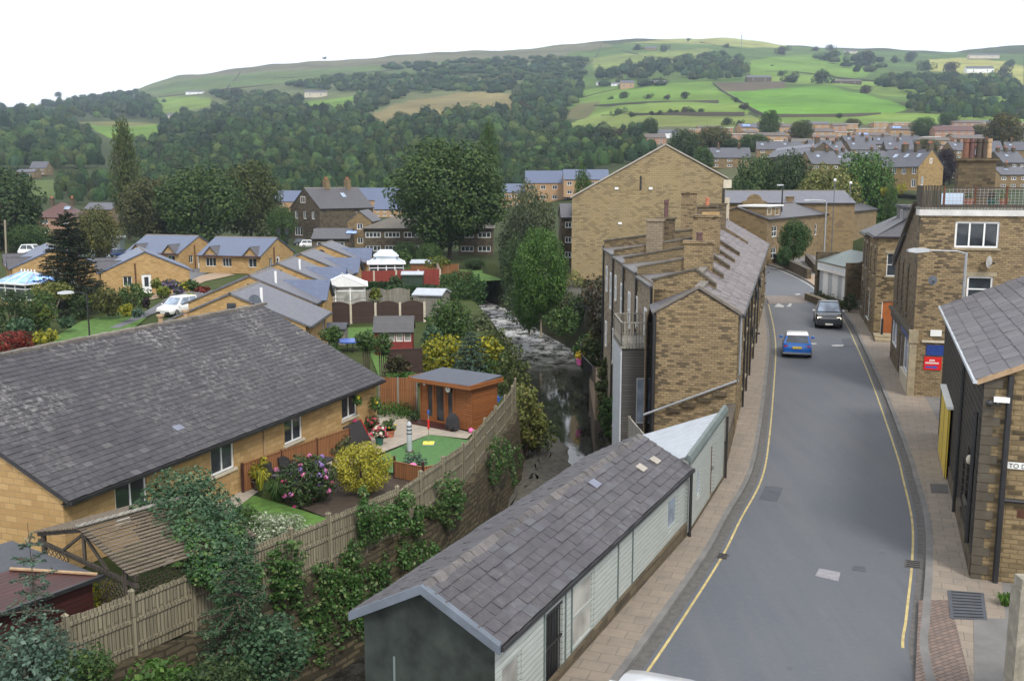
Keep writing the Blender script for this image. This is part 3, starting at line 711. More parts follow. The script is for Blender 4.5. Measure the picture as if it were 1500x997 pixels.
def door(par, o, u, x, z, w, h, mat='white_paint', glass=None, dep=.09, off=None, frame='white_paint'):
    o = V(o); u = V(u).normalized(); n = u.cross(Z3); pt = lambda a, c, d=0.: o + u * a + Z3 * c - n * d
    g = G(); g.obox(pt(x + .05, z, dep + .06), u * (w - .1), n * .05, Z3 * (h - .05)); f = g.build('door', M[mat], par, off=off)
    g = G()
    for a, b in ((x, x + .05), (x + w - .05, x + w)): g.obox(pt(a, z, dep + .06), u * (b - a), n * .07, Z3 * h)
    g.obox(pt(x + .05, z + h - .05, dep + .06), u * (w - .1), n * .07, Z3 * .05); g.build('frame', M[frame], f, off=off)
    if glass:
        g = G(); g.obox(pt(x + w * .28, z + h * .35, dep + .008), u * (w * .44), n * .012, Z3 * (h * .5)); g.build('pane', M[glass], f, off=off)
    g = G(); g.obox(pt(x + w * .84, z + h * .47, dep - .03), u * .03, n * .045, Z3 * .12); g.build('handle', M['galv'], f, off=off)
    return f
def roofslab(g, pts, th=.12):
    pts = [V(p) for p in pts]; n = (pts[1] - pts[0]).cross(pts[2] - pts[0]).normalized()
    if n.z < 0: n = -n
    g.ext(pts, -n * th)
def slates(g, o, u, s, L, S, w, h, seed=0, th=.02, jit=.03, lift=.012, skip=None):
    """separate overlapping slates: o eave corner, u along eave, s up the slope"""
    q = random.Random(seed); o, u, s = V(o), V(u).normalized(), V(s).normalized(); n = u.cross(s).normalized()
    if n.z < 0: n = -n
    rows = int(round(S / h)); h = S / rows
    for r in range(rows):
        x = -w * (.5 if r % 2 else 0) - q.random() * .1 * w
        while x < L - .02:
            ww = w * (1 + q.uniform(-jit, jit) * 3); x0, x1 = max(0, x), min(L, x + ww - .008)
            if x1 - x0 > .05:
                y0 = r * h - q.uniform(0, .02) - .02; y1 = (r + 1) * h + .05; a = th + q.uniform(0, lift); b = .004; tl = q.uniform(-.006, .006)
                A, B_, C_, D_ = o + u * x0 + s * y0, o + u * x1 + s * (y0 + tl), o + u * x1 + s * y1, o + u * x0 + s * y1
                g.add([A, B_, A + n * a, B_ + n * (a + tl), C_ + n * b, D_ + n * b], [(0, 1, 3, 2), (2, 3, 4, 5), (1, 4, 3), (0, 2, 5)])
            x += ww
def tubepart(name, pts, r, mat, par, off=None, n=7):
    g = G(); g.tube(pts, r, n); return g.build(name, M[mat], par, smooth=True, off=off)
def chimney(par, x, y, w, d, z0, z1, pots=2, mat='sandstone_soot', cap='lintel_stone', pot='terracotta', ph=.55, pr=.13):
    g = G(); g.box(x - w / 2, y - d / 2, z0, x + w / 2, y + d / 2, z1 - .12); g.box(x - w / 2 - .07, y - d / 2 - .07, z1 - .12, x + w / 2 + .07, y + d / 2 + .07, z1)
    c = g.build('chimney', M[mat], par)
    lo = max(w, d)
    for i in range(pots):
        t = (i + .5) / pots - .5; px, py = (x + t * w * .9, y) if w >= d else (x, y + t * d * .9)
        g = G(); g.tube([(px, py, z1), (px, py, z1 + ph * .75), (px, py, z1 + ph * .78), (px, py, z1 + ph)], [pr, pr * .85, pr * 1.05, pr * 1.0], 9); g.build('chimney_pot', M[pot], c, smooth=True)
    return c
SIDES = {'S': lambda L, W: ((0, 0, 0), (1, 0, 0), L), 'N': lambda L, W: ((L, W, 0), (-1, 0, 0), L), 'E': lambda L, W: ((L, 0, 0), (0, 1, 0), W), 'W': lambda L, W: ((0, W, 0), (0, -1, 0), W)}
def house(label, loc, rz, L, W, H, rise, wm, rm, ops={}, over=.25, gover=.12, kind='gable', chims=(), sky=(), group=None, name='house', cat='house', gut='gutter_black', ridge='ridge_stone', wkw={}, smat=None, flip=None):
    """ridge along local x; S = front eave side (y=0)"""
    t = T(name, label, cat, loc, rz, group)
    g = G(); sl = rise / (W / 2)
    for k in 'SNEW':
        o, u, ln = SIDES[k](L, W); wall(g, o, u, ln, H, [q for q in ops.get(k, []) if len(q) < 5 or q[4] != 'proud'])
    if kind == 'gable':
        for x, s in ((0, -1), (L, 1)):
            p = [(x, 0, H), (x, W, H), (x, W / 2, H + rise)]; g.poly(p if s > 0 else p[::-1])
    g.build('wall', M[wm], t)
    g = G(); e = over; a = -gover; b = L + gover; dz = .05
    if kind == 'gable':
        roofslab(g, [(a, -e, H - e * sl + dz), (b, -e, H - e * sl + dz), (b, W / 2, H + rise + dz), (a, W / 2, H + rise + dz)]); roofslab(g, [(b, W + e, H - e * sl + dz), (a, W + e, H - e * sl + dz), (a, W / 2, H + rise + dz), (b, W / 2, H + rise + dz)])
    elif kind == 'hip':
        h = W / 2; zt = H + rise + dz; ze = H + dz - e * sl
        for q in ([(-e, -e, ze), (L + e, -e, ze), (L - h, h, zt), (h, h, zt)], [(L + e, W + e, ze), (-e, W + e, ze), (h, h, zt), (L - h, h, zt)], [(-e, W + e, ze), (-e, -e, ze), (h, h, zt)], [(L + e, -e, ze), (L + e, W + e, ze), (L - h, h, zt)]): roofslab(g, q)
    elif kind == 'mono':
        roofslab(g, [(a, -e, H + dz), (b, -e, H + dz), (b, W + e, H + rise + dz), (a, W + e, H + rise + dz)])
    elif kind == 'flat':
        g.box(-e, -e, H, L + e, W + e, H + .22)
    rf = g.build('roof', M[rm], t)
    if ridge and kind in ('gable', 'hip'):
        g = G(); h = W / 2 if kind == 'hip' else -gover; zt = H + rise + dz
        n = max(1, int((L - 2 * h) / .5)) if L < 30 else 1
        g.ext([(h, W / 2 - .16, zt - .16 * sl + .01), (h, W / 2, zt + .06), (h, W / 2 + .16, zt - .16 * sl + .01)], (L - 2 * h, 0, 0)); g.build('ridge', M[ridge], rf)
    if gut and kind != 'flat':
        for y, s in ((-e, -1), (W + e, 1)):
            if kind == 'mono' and s > 0: continue
            z = H - e * sl + dz - .1 if kind != 'mono' else H - .06
            g = G(); g.box(a, y - .05 + s * .05, z - .05, b, y + .05 + s * .05, z + .05); g.build('gutter', M[gut], t)
    for k, lst in ops.items():
        o, u, ln = SIDES[k](L, W)
        for q in lst:
            x, z, w, h = q[:4]; ty = q[4] if len(q) > 4 else 'w'; kw = dict(wkw); kw.update(q[5] if len(q) > 5 else {})
            if ty == 'door': door(t, o, u, x, z, w, h, **{a_: b_ for a_, b_ in kw.items() if a_ in ('mat', 'glass', 'frame')})
            elif ty == 'proud': window(t, o, u, x, z, w, h, dep=-.03, **kw)
            else: window(t, o, u, x, z, w, h, **kw)
    for c in chims: chimney(t, *c[:6], **(c[6] if len(c) > 6 else {}))
    for k in sky:
        side, x, f, w, h = k[:5]; gm = k[5] if len(k) > 5 else 'glass_sky'; y = W / 2 * f; nn = V((0, -sl, 1)).normalized(); s = V((0, 1, sl)).normalized()
        if side == 'N': y = W - y; nn = V((0, sl, 1)).normalized(); s = V((0, -1, sl)).normalized()
        z = H + dz + rise * f; p = V((x, y, z)); g = G(); g.obox(p + nn * .01, V((w, 0, 0)), s * h, nn * .07); q = g.build('skylight', M['lead_grey' if gm != 'solar' else 'black_iron'], t)
        g = G(); p2 = p + V((.06, 0, 0)) + s * .06 + nn * .085; g.poly([p2, p2 + V((w - .12, 0, 0)), p2 + V((w - .12, 0, 0)) + s * (h - .12), p2 + s * (h - .12)]); g.build('pane', M[gm], q)
    return t
# ---------------------------------------------------------------- plants
def bush(name, label, cat, loc, W, H, leaf, N=1500, s=.07, nb=14, seed=1, flowers=None, group=None, stem=True, shape='round', asp=.6, up=.25, lo=.5, sub=.36, rough=.9):
    g = np.random.default_rng(seed); t = T(name, label, cat, loc, 0, group)
    b = ball_blobs(g, nb, H, W, .02 * H, sub, shape); c, n = blob_leaves(b, N, g, lo, up, rough)
    c[:, 2] = np.maximum(c[:, 2], .02); leafmesh('foliage', c, n, s * (.5 + 1.1 * g.random(N) ** 1.8), M[leaf], asp, seed, t)
    if stem:
        q = G(); rr = max(.012, W * .02)
        for k in range(4):
            a = k * 1.7 + seed; q.tube([(0, 0, -.05), (math.cos(a) * W * .1, math.sin(a) * W * .1, H * .35), (math.cos(a) * W * .22, math.sin(a) * W * .22, H * .6)], [rr, rr * .7, rr * .4], 5)
        q.build('stems', M['bark'], t)
    if flowers:
        for mat, nf, fs in flowers:
            c, n = blob_leaves(b, nf, g, .97, .8, .4); k = 16
            off = g.normal(size=(nf, k, 3)); off /= np.linalg.norm(off, axis=2, keepdims=True); cc = (c[:, None, :] + off * fs).reshape(-1, 3)
            leafmesh('flower', cc, off.reshape(-1, 3), np.full(nf * k, fs * .62), M[mat], .9, seed, t)
    return t
def swarm(blobs, N, s, mat, par, seed=1, up=.3, lo=.45, asp=.65, name='foliage', rough=.9, off=None):
    g = np.random.default_rng(seed); c, n = blob_leaves(blobs, N, g, lo, up, rough)
    if off is not None: c = c - np.array(off)
    return leafmesh(name, c, n, s * (.5 + 1.1 * g.random(N) ** 1.8), M[mat], asp, seed, par)
# shared crowns of unit height and width, for trees that stand farther off
PRO = {}
def crown(kind, k=0):
    key = (kind, k)
    if key not in PRO:
        g = np.random.default_rng(100 + k * 7 + len(kind))
        if kind == 'big': b = [q for q in ball_blobs(g, 64, 1, 1, 0, .27) if q[2] > .24 or math.hypot(q[0], q[1]) < .1 + .9 * q[2]] + [(0, 0, .1, .12, .12, .14)]; c, n = blob_leaves(b, 26000, g, .66, .35); s = .0145
        elif kind == 'loose': b = ball_blobs(g, 34, 1, 1, 0, .25); c, n = blob_leaves(b, 5200, g, .2, .3, 1.2); s = .019
        elif kind == 'mid': b = ball_blobs(g, 34, 1, 1, 0, .31); c, n = blob_leaves(b, 9500, g, .62, .35); s = .02
        elif kind == 'tall': b = ball_blobs(g, 46, 1, 1, 0, .3, 'tall'); c, n = blob_leaves(b, 5200, g, .5, .3); s = .0225
        elif kind == 'far':
            b = [(g.normal() * .2, g.normal() * .2, (.2 + .42 * g.random()), .2 + .13 * g.random(), .2 + .13 * g.random(), .2 + .1 * g.random()) for _ in range(7)] + [(0, 0, .32, .36, .36, .36)]
            c, n = blob_leaves(b, 1100, g, .7, .4); s = .045
        elif kind == 'cone':
            u = g.random(4200) ** .7; z = 1 - u; a = g.random(4200) * 2 * PI; tier = .75 + .25 * np.cos(z * 60); r = .5 * u * tier * (.45 + .6 * g.random(4200) ** .5) + .02
            c = np.stack([r * np.cos(a), r * np.sin(a), z - .06 * r], 1); n = np.stack([np.cos(a) * .4, np.sin(a) * .4, np.full(4200, .8)], 1) + g.normal(size=(4200, 3)) * .35; s = .024
        me = leafmesh('crown', c, n, s * (.7 + .6 * g.random(len(c))), M['leaf_mid'], .65, k, None, False)
        tg = G(); tg.tube([(0, 0, -.02), (.012, .006, .18), (-.004, .012, .45), (.01, 0, .8)], [.036, .03, .022, .006], 7)
        for i in range(6):
            a = i * 2.4 + k; z = .22 + .08 * i; tg.tube([(0, 0, z), (.14 * math.cos(a), .14 * math.sin(a), z + .12), (.26 * math.cos(a), .26 * math.sin(a), z + .2)], [.014, .01, .004], 5)
        to = tg.build('trunk', M['bark']); tm = to.data; bpy.data.objects.remove(to)
        PRO[key] = (me, tm)
    return PRO[key]
def tree(label, p, H, W, leaf='leaf_mid', kind='mid', k=0, base=.12, name='tree', group=None, cat='tree', trunk=True, rz=None, bark='bark'):
    """H, W in metres; crown starts at base*H above ground"""
    me, tm = crown(kind, k); t = T(name, label, cat, p, rnd.uniform(0, 6.28) if rz is None else rz, group)
    c = bpy.data.objects.new('crown', me); COL.objects.link(c); c.parent = t; c.location = (0, 0, base * H); c.scale = (W, W, H * (1 - base))
    c.material_slots[0].link = 'OBJECT'; c.material_slots[0].material = M[leaf]
    if trunk:
        b = bpy.data.objects.new('trunk', tm); COL.objects.link(b); b.parent = t; b.scale = (max(W, H * .5) * .85, max(W, H * .5) * .85, H * .85)
        b.material_slots[0].link = 'OBJECT'; b.material_slots[0].material = M[bark]
    return t
def ptree(label, px0, px1, ytop, Y, zb, leaf, kind='mid', **kw):
    """tree that spans px0..px1 with its top at ytop, standing at depth Y on ground zb"""
    c = D((px0 + px1) / 2, ytop, Y); W = (px1 - px0) / FP * Y; return tree(label, (c.x, Y, zb), c.z - zb, W, leaf, kind, **kw)
def conifer(name, label, p, H, W, leaf, N=2600, s=.08, tiers=14, seed=2, cat='conifer', droop=.15, trunk=.03, bark='bark', pw=.8, per=9):
    g = np.random.default_rng(seed); t = T(name, label, cat, p); q = G(); q.tube([(0, 0, -.1), (.01 * H, 0, H * .5), (0, 0, H)], [trunk * H * .5, trunk * H * .3, .006], 7); cs = []; ns = []
    for i in range(tiers):
        z = H * (.06 + .92 * i / tiers); r = W / 2 * (1 - i / tiers) ** pw + .03 * W
        for k in range(per):
            a = 2 * PI * (k / per + g.random() * .08) + i * .7; rr = r * (.75 + .35 * g.random()); e = V((rr * math.cos(a), rr * math.sin(a), z - droop * rr + g.normal() * .02 * H))
            if per > 5 or True: q.tube([(0, 0, z), tuple(e)], [.006 * H, .002 * H], 4, False)
            m = max(6, int(N / (tiers * per) * (.4 + 1.2 * r / (W / 2)))); f = g.random(m) ** .7
            pts = np.outer(f, np.array(e) - np.array((0, 0, z))) + np.array((0, 0, z)); sp = rr * .22 * (1.1 - f)[:, None]
            pts += g.normal(size=(m, 3)) * sp * np.array((1, 1, .35)); cs.append(pts); ns.append(np.tile((.25 * math.cos(a), .25 * math.sin(a), 1.), (m, 1)) + g.normal(size=(m, 3)) * .5)
    c = np.concatenate(cs); n = np.concatenate(ns); leafmesh('foliage', c, n, s * (.7 + .6 * g.random(len(c))), M[leaf], .35, seed, t); q.build('trunk', M[bark], t); return t
# ---------------------------------------------------------------- the near bungalow
GZ = -1.75
E0 = P(100, 733, .7); E1 = P(562, 555, .7); LB = (E1 - E0).length; DB = (E1 - E0) / LB; NB_ = V((-DB.y, DB.x, 0)); RB = math.atan2(DB.y, DB.x)
def bl(u, v, z=GZ): p = E0 + DB * u + NB_ * v; return V((p.x, p.y, z))
t = T('bungalow', 'long sandstone bungalow in the garden with a wide lichen-spotted grey tiled roof', 'bungalow', bl(0, 0), RB)
h0 = .7 - GZ; W2 = 7.0; RI = 3.4; LEN = LB + 3.2; X0 = -.0
wins = [(2.48, 1.53, 1.34, .66 + .0), (7.25, 1.1, 1.42, 1.08), (12.13, 1.1, 1.36, 1.1), (16.85, 1.1, 1.4, 1.1)]
wins[0] = (2.3, .9, 1.5, 1.28)
g = G(); wall(g, (X0 + .12, .35, 0), (1, 0, 0), LB - .24, h0 - .02, [(x - .12, z, w, h) for x, z, w, h in wins], .1)
for x, s in ((X0 + .12, -1), (LB - .12, 1)):
    p = [(x, .35, -.2), (x, 2 * W2 - .35, -.2), (x, 2 * W2 - .35, h0 + .05), (x, W2, h0 + RI - .12), (x, .35, h0 + .05)]; g.poly(p if s > 0 else p[::-1])
wall(g, (LB - .12, 2 * W2 - .35, 0), (-1, 0, 0), LB - .24, h0 - .02); g.build('wall', M['sandstone_clean'], t)
for i, (x, z, w, h) in enumerate(wins):
    window(t, (0, .35, 0), (1, 0, 0), x, z, w, h, 2, 1, glass='glass_dark' if i != 1 else 'glass_pane', sill='cream_stone', fw=.075, dep=.05, rowat=None)
S = math.hypot(W2, RI); s1 = V((0, W2, RI)) / S
g = G(); roofslab(g, [(X0, 0, h0), (LB, 0, h0), (LB, W2, h0 + RI), (X0, W2, h0 + RI)], .1); roofslab(g, [(LB, 2 * W2, h0), (X0, 2 * W2, h0), (X0, W2, h0 + RI), (LB, W2, h0 + RI)], .1)
rf = g.build('roof', M['slate_grey'], t)
g = G(); slates(g, (X0 - .02, -.03, h0 + .004), (1, 0, 0), s1, LB + .04, S, .36, .27, 5, .018, .012, .008); g.build('roof_tiles', M['bungalow_tile'], rf)
g = G(); k = 0
while k * .46 < LB: g.obox((X0 + k * .46, W2 - .15, h0 + RI + .01 - .05), (.44, 0, 0), (0, .3, 0), (0, 0, .09 + .012 * (k % 3))); k += 1
g.build('ridge', M['ridge_stone'], rf)
g = G(); g.box(X0, -.13, h0 - .14, LB, -.03, h0 - .03); g.build('gutter', M['gutter_black'], t)
g = G(); g.box(X0 + .05, -.02, h0 - .2, LB - .05, .02, h0 - .02); g.box(X0 + .05, .0, h0 - .2, LB - .05, .36, h0 - .17); g.build('fascia', M['gutter_black'], t)
for x in (X0, LB - .03):
    g = G(); g.ext([(x, 0, h0 - .16), (x, W2, h0 + RI - .16), (x, W2, h0 + RI - .02), (x, 0, h0 - .02)], (.03, 0, 0)); g.build('bargeboard', M['gutter_black'], t)
tubepart('drainpipe', [(10.6, .3, h0 - .15), (10.6, .3, 0)], .04, 'pot_buff', t)
for x in (12.9, 14.6):
    g = G(); g.tube([(x, W2 + .1, h0 + RI - .1), (x, W2 + .1, h0 + RI + .3), (x, W2 + .1, h0 + RI + .31), (x, W2 + .1, h0 + RI + .4)], [.1, .1, .17, .17], 10); g.build('roof_vent', M['pot_buff'], t, smooth=True)
g = G(); p = V((6.4, 1.1, h0 + RI * 1.1 / W2 + .03)); g.obox(p, (.45, 0, 0), s1 * .3, V((0, -.43, .9)) * .02); g.build('roof_patch', M['roof_repair'], t)
# hanging baskets and lanterns on the wall
for nm, u, z, lab in (('hanging_basket', 19.35, 1.45, 'trailing hanging basket by the far corner of the near bungalow'), ('hanging_basket', 17.6, 2.0, 'small hanging basket in front of the far bungalow window')):
    q = T(nm, lab, 'basket', bl(u, .1, GZ + z), RB); s = .34 if u > 19 else .2
    swarm([(0, -.15, 0, s, s, s), (.05, -.18, -.12, s * .8, s * .8, s)], 240, .07, 'leaf_ivy', q, 3, name='plant'); swarm([(0, -.2, .1, s * .7, s * .7, s * .4)], 26, .07, 'petal_yellow', q, 4, name='flower')
    g = G(); g.tube([(0, .2, .45), (0, -.15, .42), (0, -.15, .1)], .012, 5); g.build('bracket', M['black_iron'], q)
# ---------------------------------------------------------------- garden surfaces
pxflat('lawn', [(330, 752), (372, 725), (500, 765), (470, 800), (360, 850), (300, 830), (250, 830)], GZ + .02, M['lawn'])
pxflat('garden_path', [(250, 800), (335, 715), (372, 706), (388, 712), (340, 748), (290, 790), (240, 830)], GZ + .024, M['patio_flags'])
pxflat('patio', [(388, 700), (560, 600), (612, 612), (692, 634), (684, 642), (628, 636), (560, 662), (500, 690), (470, 700)], GZ + .02, M['patio_flags'])
pxflat('artificial_lawn', [(628, 636), (686, 644), (676, 676), (640, 690), (600, 696), (560, 690), (545, 672)], GZ + .03, M['artificial_turf'])
pxflat('flower_bed', [(388, 712), (500, 690), (620, 700), (600, 740), (500, 766), (420, 735)], GZ + .016, M['soil'])
# ---------------------------------------------------------------- close-boarded fence on top of the river wall
def wlp(y, dx=-.16, z=GZ): return V((float(np.interp(y, WLy, WLx)) + dx, y, z))
ft = T('timber_fence', 'long weathered grey board fence on top of the river wall', 'fence', wlp(23.7))
off = wlp(23.7); ys = [15.5, 17.2, 19, 20.7, 22.3, 23.75, 25.3, 26.9, 28.35, 29.7, 31.1, 32.5, 34.3, 36.2, 38.2, 40.2, 42.4, 44.8, 47.2, 49.4, 51.4]
for i, y in enumerate(ys):
    p = wlp(y); q = wlp(min(y + .3, 52)); hgt = 1.9
    g = G(); d = (q - p).normalized(); sd = V((d.y, -d.x, 0)); g.obox(p - d * .06 - sd * .06 - Z3 * .1, d * .12, sd * .12, Z3 * hgt); g.add([p + Z3 * (hgt - .1) + d * a * .075 + sd * b * .075 for a, b in ((-1, -1), (1, -1), (1, 1), (-1, 1))] + [p + Z3 * (hgt - .02)], [(0, 1, 2, 3), (0, 1, 4), (1, 2, 4), (2, 3, 4), (3, 0, 4)])
    g.build('post', M['fence_wood'], ft, off=off)
    if i == len(ys) - 1: break
    e = wlp(ys[i + 1]); dd = e - p; n = int(dd.length / .13); d = dd.normalized(); sd = V((d.y, -d.x, 0)); g = G()
    top = 1.62 + .05 * math.sin(i * 2.1)
    for k in range(n):
        a = p + dd * ((k + .08) / n) - sd * .02; g.obox(a + Z3 * .05, d * (dd.length / n * .9), -sd * .018, Z3 * (top + rnd.uniform(-.02, .02)))
    for z in (.3, .95, 1.5): g.obox(p + d * .06 + sd * -.015 + Z3 * z, d * (dd.length - .12), sd * .04, Z3 * .09)
    g.build('panel', M['fence_wood'], ft, off=off)
# river wall below it
g = G(); ysw = [14 + 1.0 * k for k in range(46)]
for a, b in zip(ysw[:-1], ysw[1:]):
    p, q = wlp(a, .02), wlp(b, .02); j = .06 * math.sin(a * 1.3) + .04 * math.sin(a * 3.1); j2 = .06 * math.sin(b * 1.3) + .04 * math.sin(b * 3.1)
    zt = -1.72 + .1 * math.sin(a * 2.2); zt2 = -1.72 + .1 * math.sin(b * 2.2)
    A_, B_ = V((p.x + j + .35, a, -5.6)), V((q.x + j2 + .35, b, -5.6)); C_, D_ = V((q.x + j2, b, zt2)), V((p.x + j, a, zt))
    g.poly([A_, B_, C_, D_]); g.poly([D_, C_, C_ + V((-.5, 0, 0)), D_ + V((-.5, 0, 0))])
w_ = g.build('river_wall', M['river_wall'], off=wlp(30)); w_.location = wlp(30); tag(w_, 'old mossy stone retaining wall between the gardens and the river', 'wall')
# ivy and creepers (x,z offsets follow the wall)
def ivy(label, px0, px1, py0, py1, N, seed, leaf='leaf_ivy', s=.055, dx=.15, group=None):
    N = int(N * 2.1)
    q = random.Random(seed); bl_ = []
    pxs = [px0 + (px1 - px0) * (i + .5) / 5 for i in range(5)]
    def yat(px):
        lo, hi = 15., 57.
        for _ in range(40):
            m = (lo + hi) / 2; p = wlp(m, 0); f = p.y * CP + (HC + 2) * SP; x = 750 + FP * p.x / f
            if x < px: lo = m
            else: hi = m
        return m
    cy = yat((px0 + px1) / 2); org = wlp(cy, dx, D((px0 + px1) / 2, (py0 + py1) / 2, cy).z); t = T('ivy', label, 'climber', org, 0, group)
    for px in pxs:
        y = yat(px); wl = wlp(y, dx); zt, zb = D(px, py0 + q.uniform(0, .3) * (py1 - py0), y).z, D(px, py1 - q.uniform(0, .35) * (py1 - py0), y).z
        hw = (px1 - px0) / 5 * y / FP * .8
        n = max(2, int((zt - zb) / (hw * 1.2)))
        for k in range(n): bl_.append((wl.x - org.x + q.uniform(-.05, .15), y - org.y + q.uniform(-.2, .2), zb + (zt - zb) * (k + .5) / n - org.z, .16 + .2 * q.random(), hw * q.uniform(.7, 1.3), (zt - zb) / n * .8))
    swarm(bl_, N, s, leaf, t, seed, .35, .5)
for a in (('pale green ivy heaped over the fence below the yellow bush', 515, 615, 718, 800, 1700, 31), ('ivy sheet hanging down the river wall left of the slate shed roof', 505, 560, 790, 960, 1500, 32), ('ivy hanging in strands over the fence post nearest the white-flowered bush', 392, 430, 788, 900, 900, 33), ('broad ivy trailing down the wall between two fence posts', 455, 515, 795, 960, 1500, 34),
          ('short ivy tuft on the fence below the blue-leaved shrub', 640, 668, 690, 765, 520, 35), ('dark ivy patch at the foot of the fence above the bare stone', 618, 650, 735, 772, 420, 36, 'leaf_mid'), ('bright ivy below the fence beside the orange summerhouse', 710, 757, 628, 712, 900, 37), ('sparse ivy on the stones above the slate ridge', 575, 635, 785, 835, 560, 38), ('ivy strands low on the wall beside the dark gable', 430, 470, 870, 990, 700, 39)): ivy(*a)
# ---------------------------------------------------------------- summerhouse
SR = -R(36.5); SO = V((-4.66, 49.3, GZ))
t = T('summerhouse', 'orange timber summerhouse with glazed doors and a flat blue-grey felt roof', 'summerhouse', SO, SR)
fo = [(.42, .3, .42, 1.75), (.98, .12, .62, 1.93), (1.74, .3, .42, 1.75)]
g = G(); wall(g, (0, 0, 0), (1, 0, 0), 3.4, 2.25, fo, .06); wall(g, (3.4, 0, 0), (0, 1, 0), 2.0, 2.25); wall(g, (3.4, 2, 0), (-1, 0, 0), 3.4, 2.25); wall(g, (0, 2, 0), (0, -1, 0), 2., 2.25); g.build('wall', M['summerhouse_wood'], t)
for i, (x, z, w, h) in enumerate(fo): (window(t, (0, 0, 0), (1, 0, 0), x, z, w, h, 1, 1, frame='summerhouse_wood', fw=.07, dep=.02, name='door' if i == 1 else 'window'))
for x in (.0, .88, 1.62, 2.2, 3.32): g = G(); g.box(x, -.035, 0, x + .08, -.003, 2.2); g.build('corner_post', M['summerhouse_wood'], t)
g = G(); g.ext([(-.35, -.45, 2.27), (3.6, -.45, 2.3), (3.6, 2.15, 2.42), (-.35, 2.15, 2.4)], (0, 0, .06)); rf = g.build('roof', M['deck_felt_blue'], t)
g = G(); g.box(-.4, -.5, 2.14, 3.65, -.452, 2.335); g.box(3.602, -.45, 2.14, 3.65, 2.18, 2.38); g.box(-.4, -.45, 2.14, -.352, 2.18, 2.38); g.build('fascia', M['summerhouse_wood'], rf)
g = G(); g.box(-.2, -.75, 0, 2.6, -.04, .12); g.build('deck', M['shed_maroon'], t)
t = T('wall_clock', 'round pale wall clock hanging on the summerhouse front', 'clock', SO + V((math.cos(SR) * 1.95 + math.sin(SR) * .08, math.sin(SR) * 1.95 - math.cos(SR) * .08, 1.93)), SR)
for r, y, m, nm in ((.19, 0, 'black_iron', 'rim'), (.15, -.04, 'sign_white', 'dial')):
    g = G(); g.tube([(0, y, 0), (0, y - .035, 0)], r, 20); g.build(nm, M[m], t)
g = G(); g.bar((0, -.085, 0), (0, -.085, .11), .015, .01, (0, 1, 0)); g.bar((0, -.085, 0), (.07, -.085, -.03), .015, .01, (0, 1, 0)); g.build('hands', M['black_iron'], t)
t = T('porch_lamp', 'round white lamp under the summerhouse eave', 'lamp', SO + V((.25, -.3, 2.02)), SR); g = G(); g.ball((0, 0, 0), .09); g.build('globe', M['white_paint'], t, True); g = G(); g.cyl((0, 0, .08), .02, .1); g.build('stem', M['galv'], t)
t = T('covered_barbecue', 'black covered barbecue beside the summerhouse doors', 'barbecue', SO + V((1.75, -2.0, .12)), SR); g = G(); g.loft([[(-.3, -.2, 0), (.3, -.2, 0), (.3, .2, 0), (-.3, .2, 0)], [(-.27, -.2, .45), (.25, -.18, .5), (.25, .2, .5), (-.27, .18, .45)], [(-.1, -.1, .78), (.12, -.1, .72), (.1, .1, .75), (-.12, .1, .78)]]); g.build('cover', M['cloth_dark'], t, True)
for i in range(2): g = G(); g.tube([(-.2 + .4 * i, -.25, .1), (-.2 + .4 * i, -.21, .1)], .09, 12); g.build('wheel', M['rubber'], t)
for lab, nm, px, py, mats, kind in (('jumble of grey stones heaped between summerhouse and fence', 'stone_heap', 708, 612, 'cloth_grey', 0), ('green plastic tub by the fence beside the summerhouse', 'plastic_tub', 722, 596, 'green_plastic', 1), ('blue watering can shape on the heap behind the summerhouse', 'watering_can', 728, 588, 'plastic_blue', 2), ('red bucket among the clutter beside the summerhouse', 'bucket', 714, 602, 'plastic_red', 1), ('white paving offcut leaning at the front of the clutter', 'stone_slab', 691, 622, 'cream_stone', 3), ('small pink ball at the patio corner by the fence', 'ball', 690, 634, 'plastic_pink', 4)):
    o = P(px, py, GZ + .35 if kind in (1, 2) else GZ); t = T(nm, lab, nm.replace('_', ' '), o)
    g = G()
    if kind == 0:
        for k in range(9): g.ball((rnd.uniform(-.3, .3), rnd.uniform(-.6, .6), .15 + .2 * rnd.random()), .28, .24, .2, 8, 6, .35, k)
    elif kind == 1: g.tube([(0, 0, 0), (0, 0, .3), (0, 0, .3), (0, 0, .06)], [.15, .2, .17, .13], 14, True)
    elif kind == 2: g.tube([(0, 0, 0), (0, 0, .26)], [.15, .13], 12); g.tube([(.12, 0, .08), (.3, 0, .28)], [.03, .02], 6); g.tube([(-.13, 0, .2), (-.2, 0, .32), (0, 0, .4), (.1, 0, .27)], .018, 6)
    elif kind == 3: g.obox((-.2, -.1, 0), (.4, .1, 0), (0, .05, .01), (-.05, .16, .35))
    else: g.ball((0, 0, .13), .13)
    g.build({0: 'stones', 1: 'shell', 2: 'body', 3: 'slab', 4: 'shell'}[kind], M[mats], t, kind in (0, 1, 2, 4))
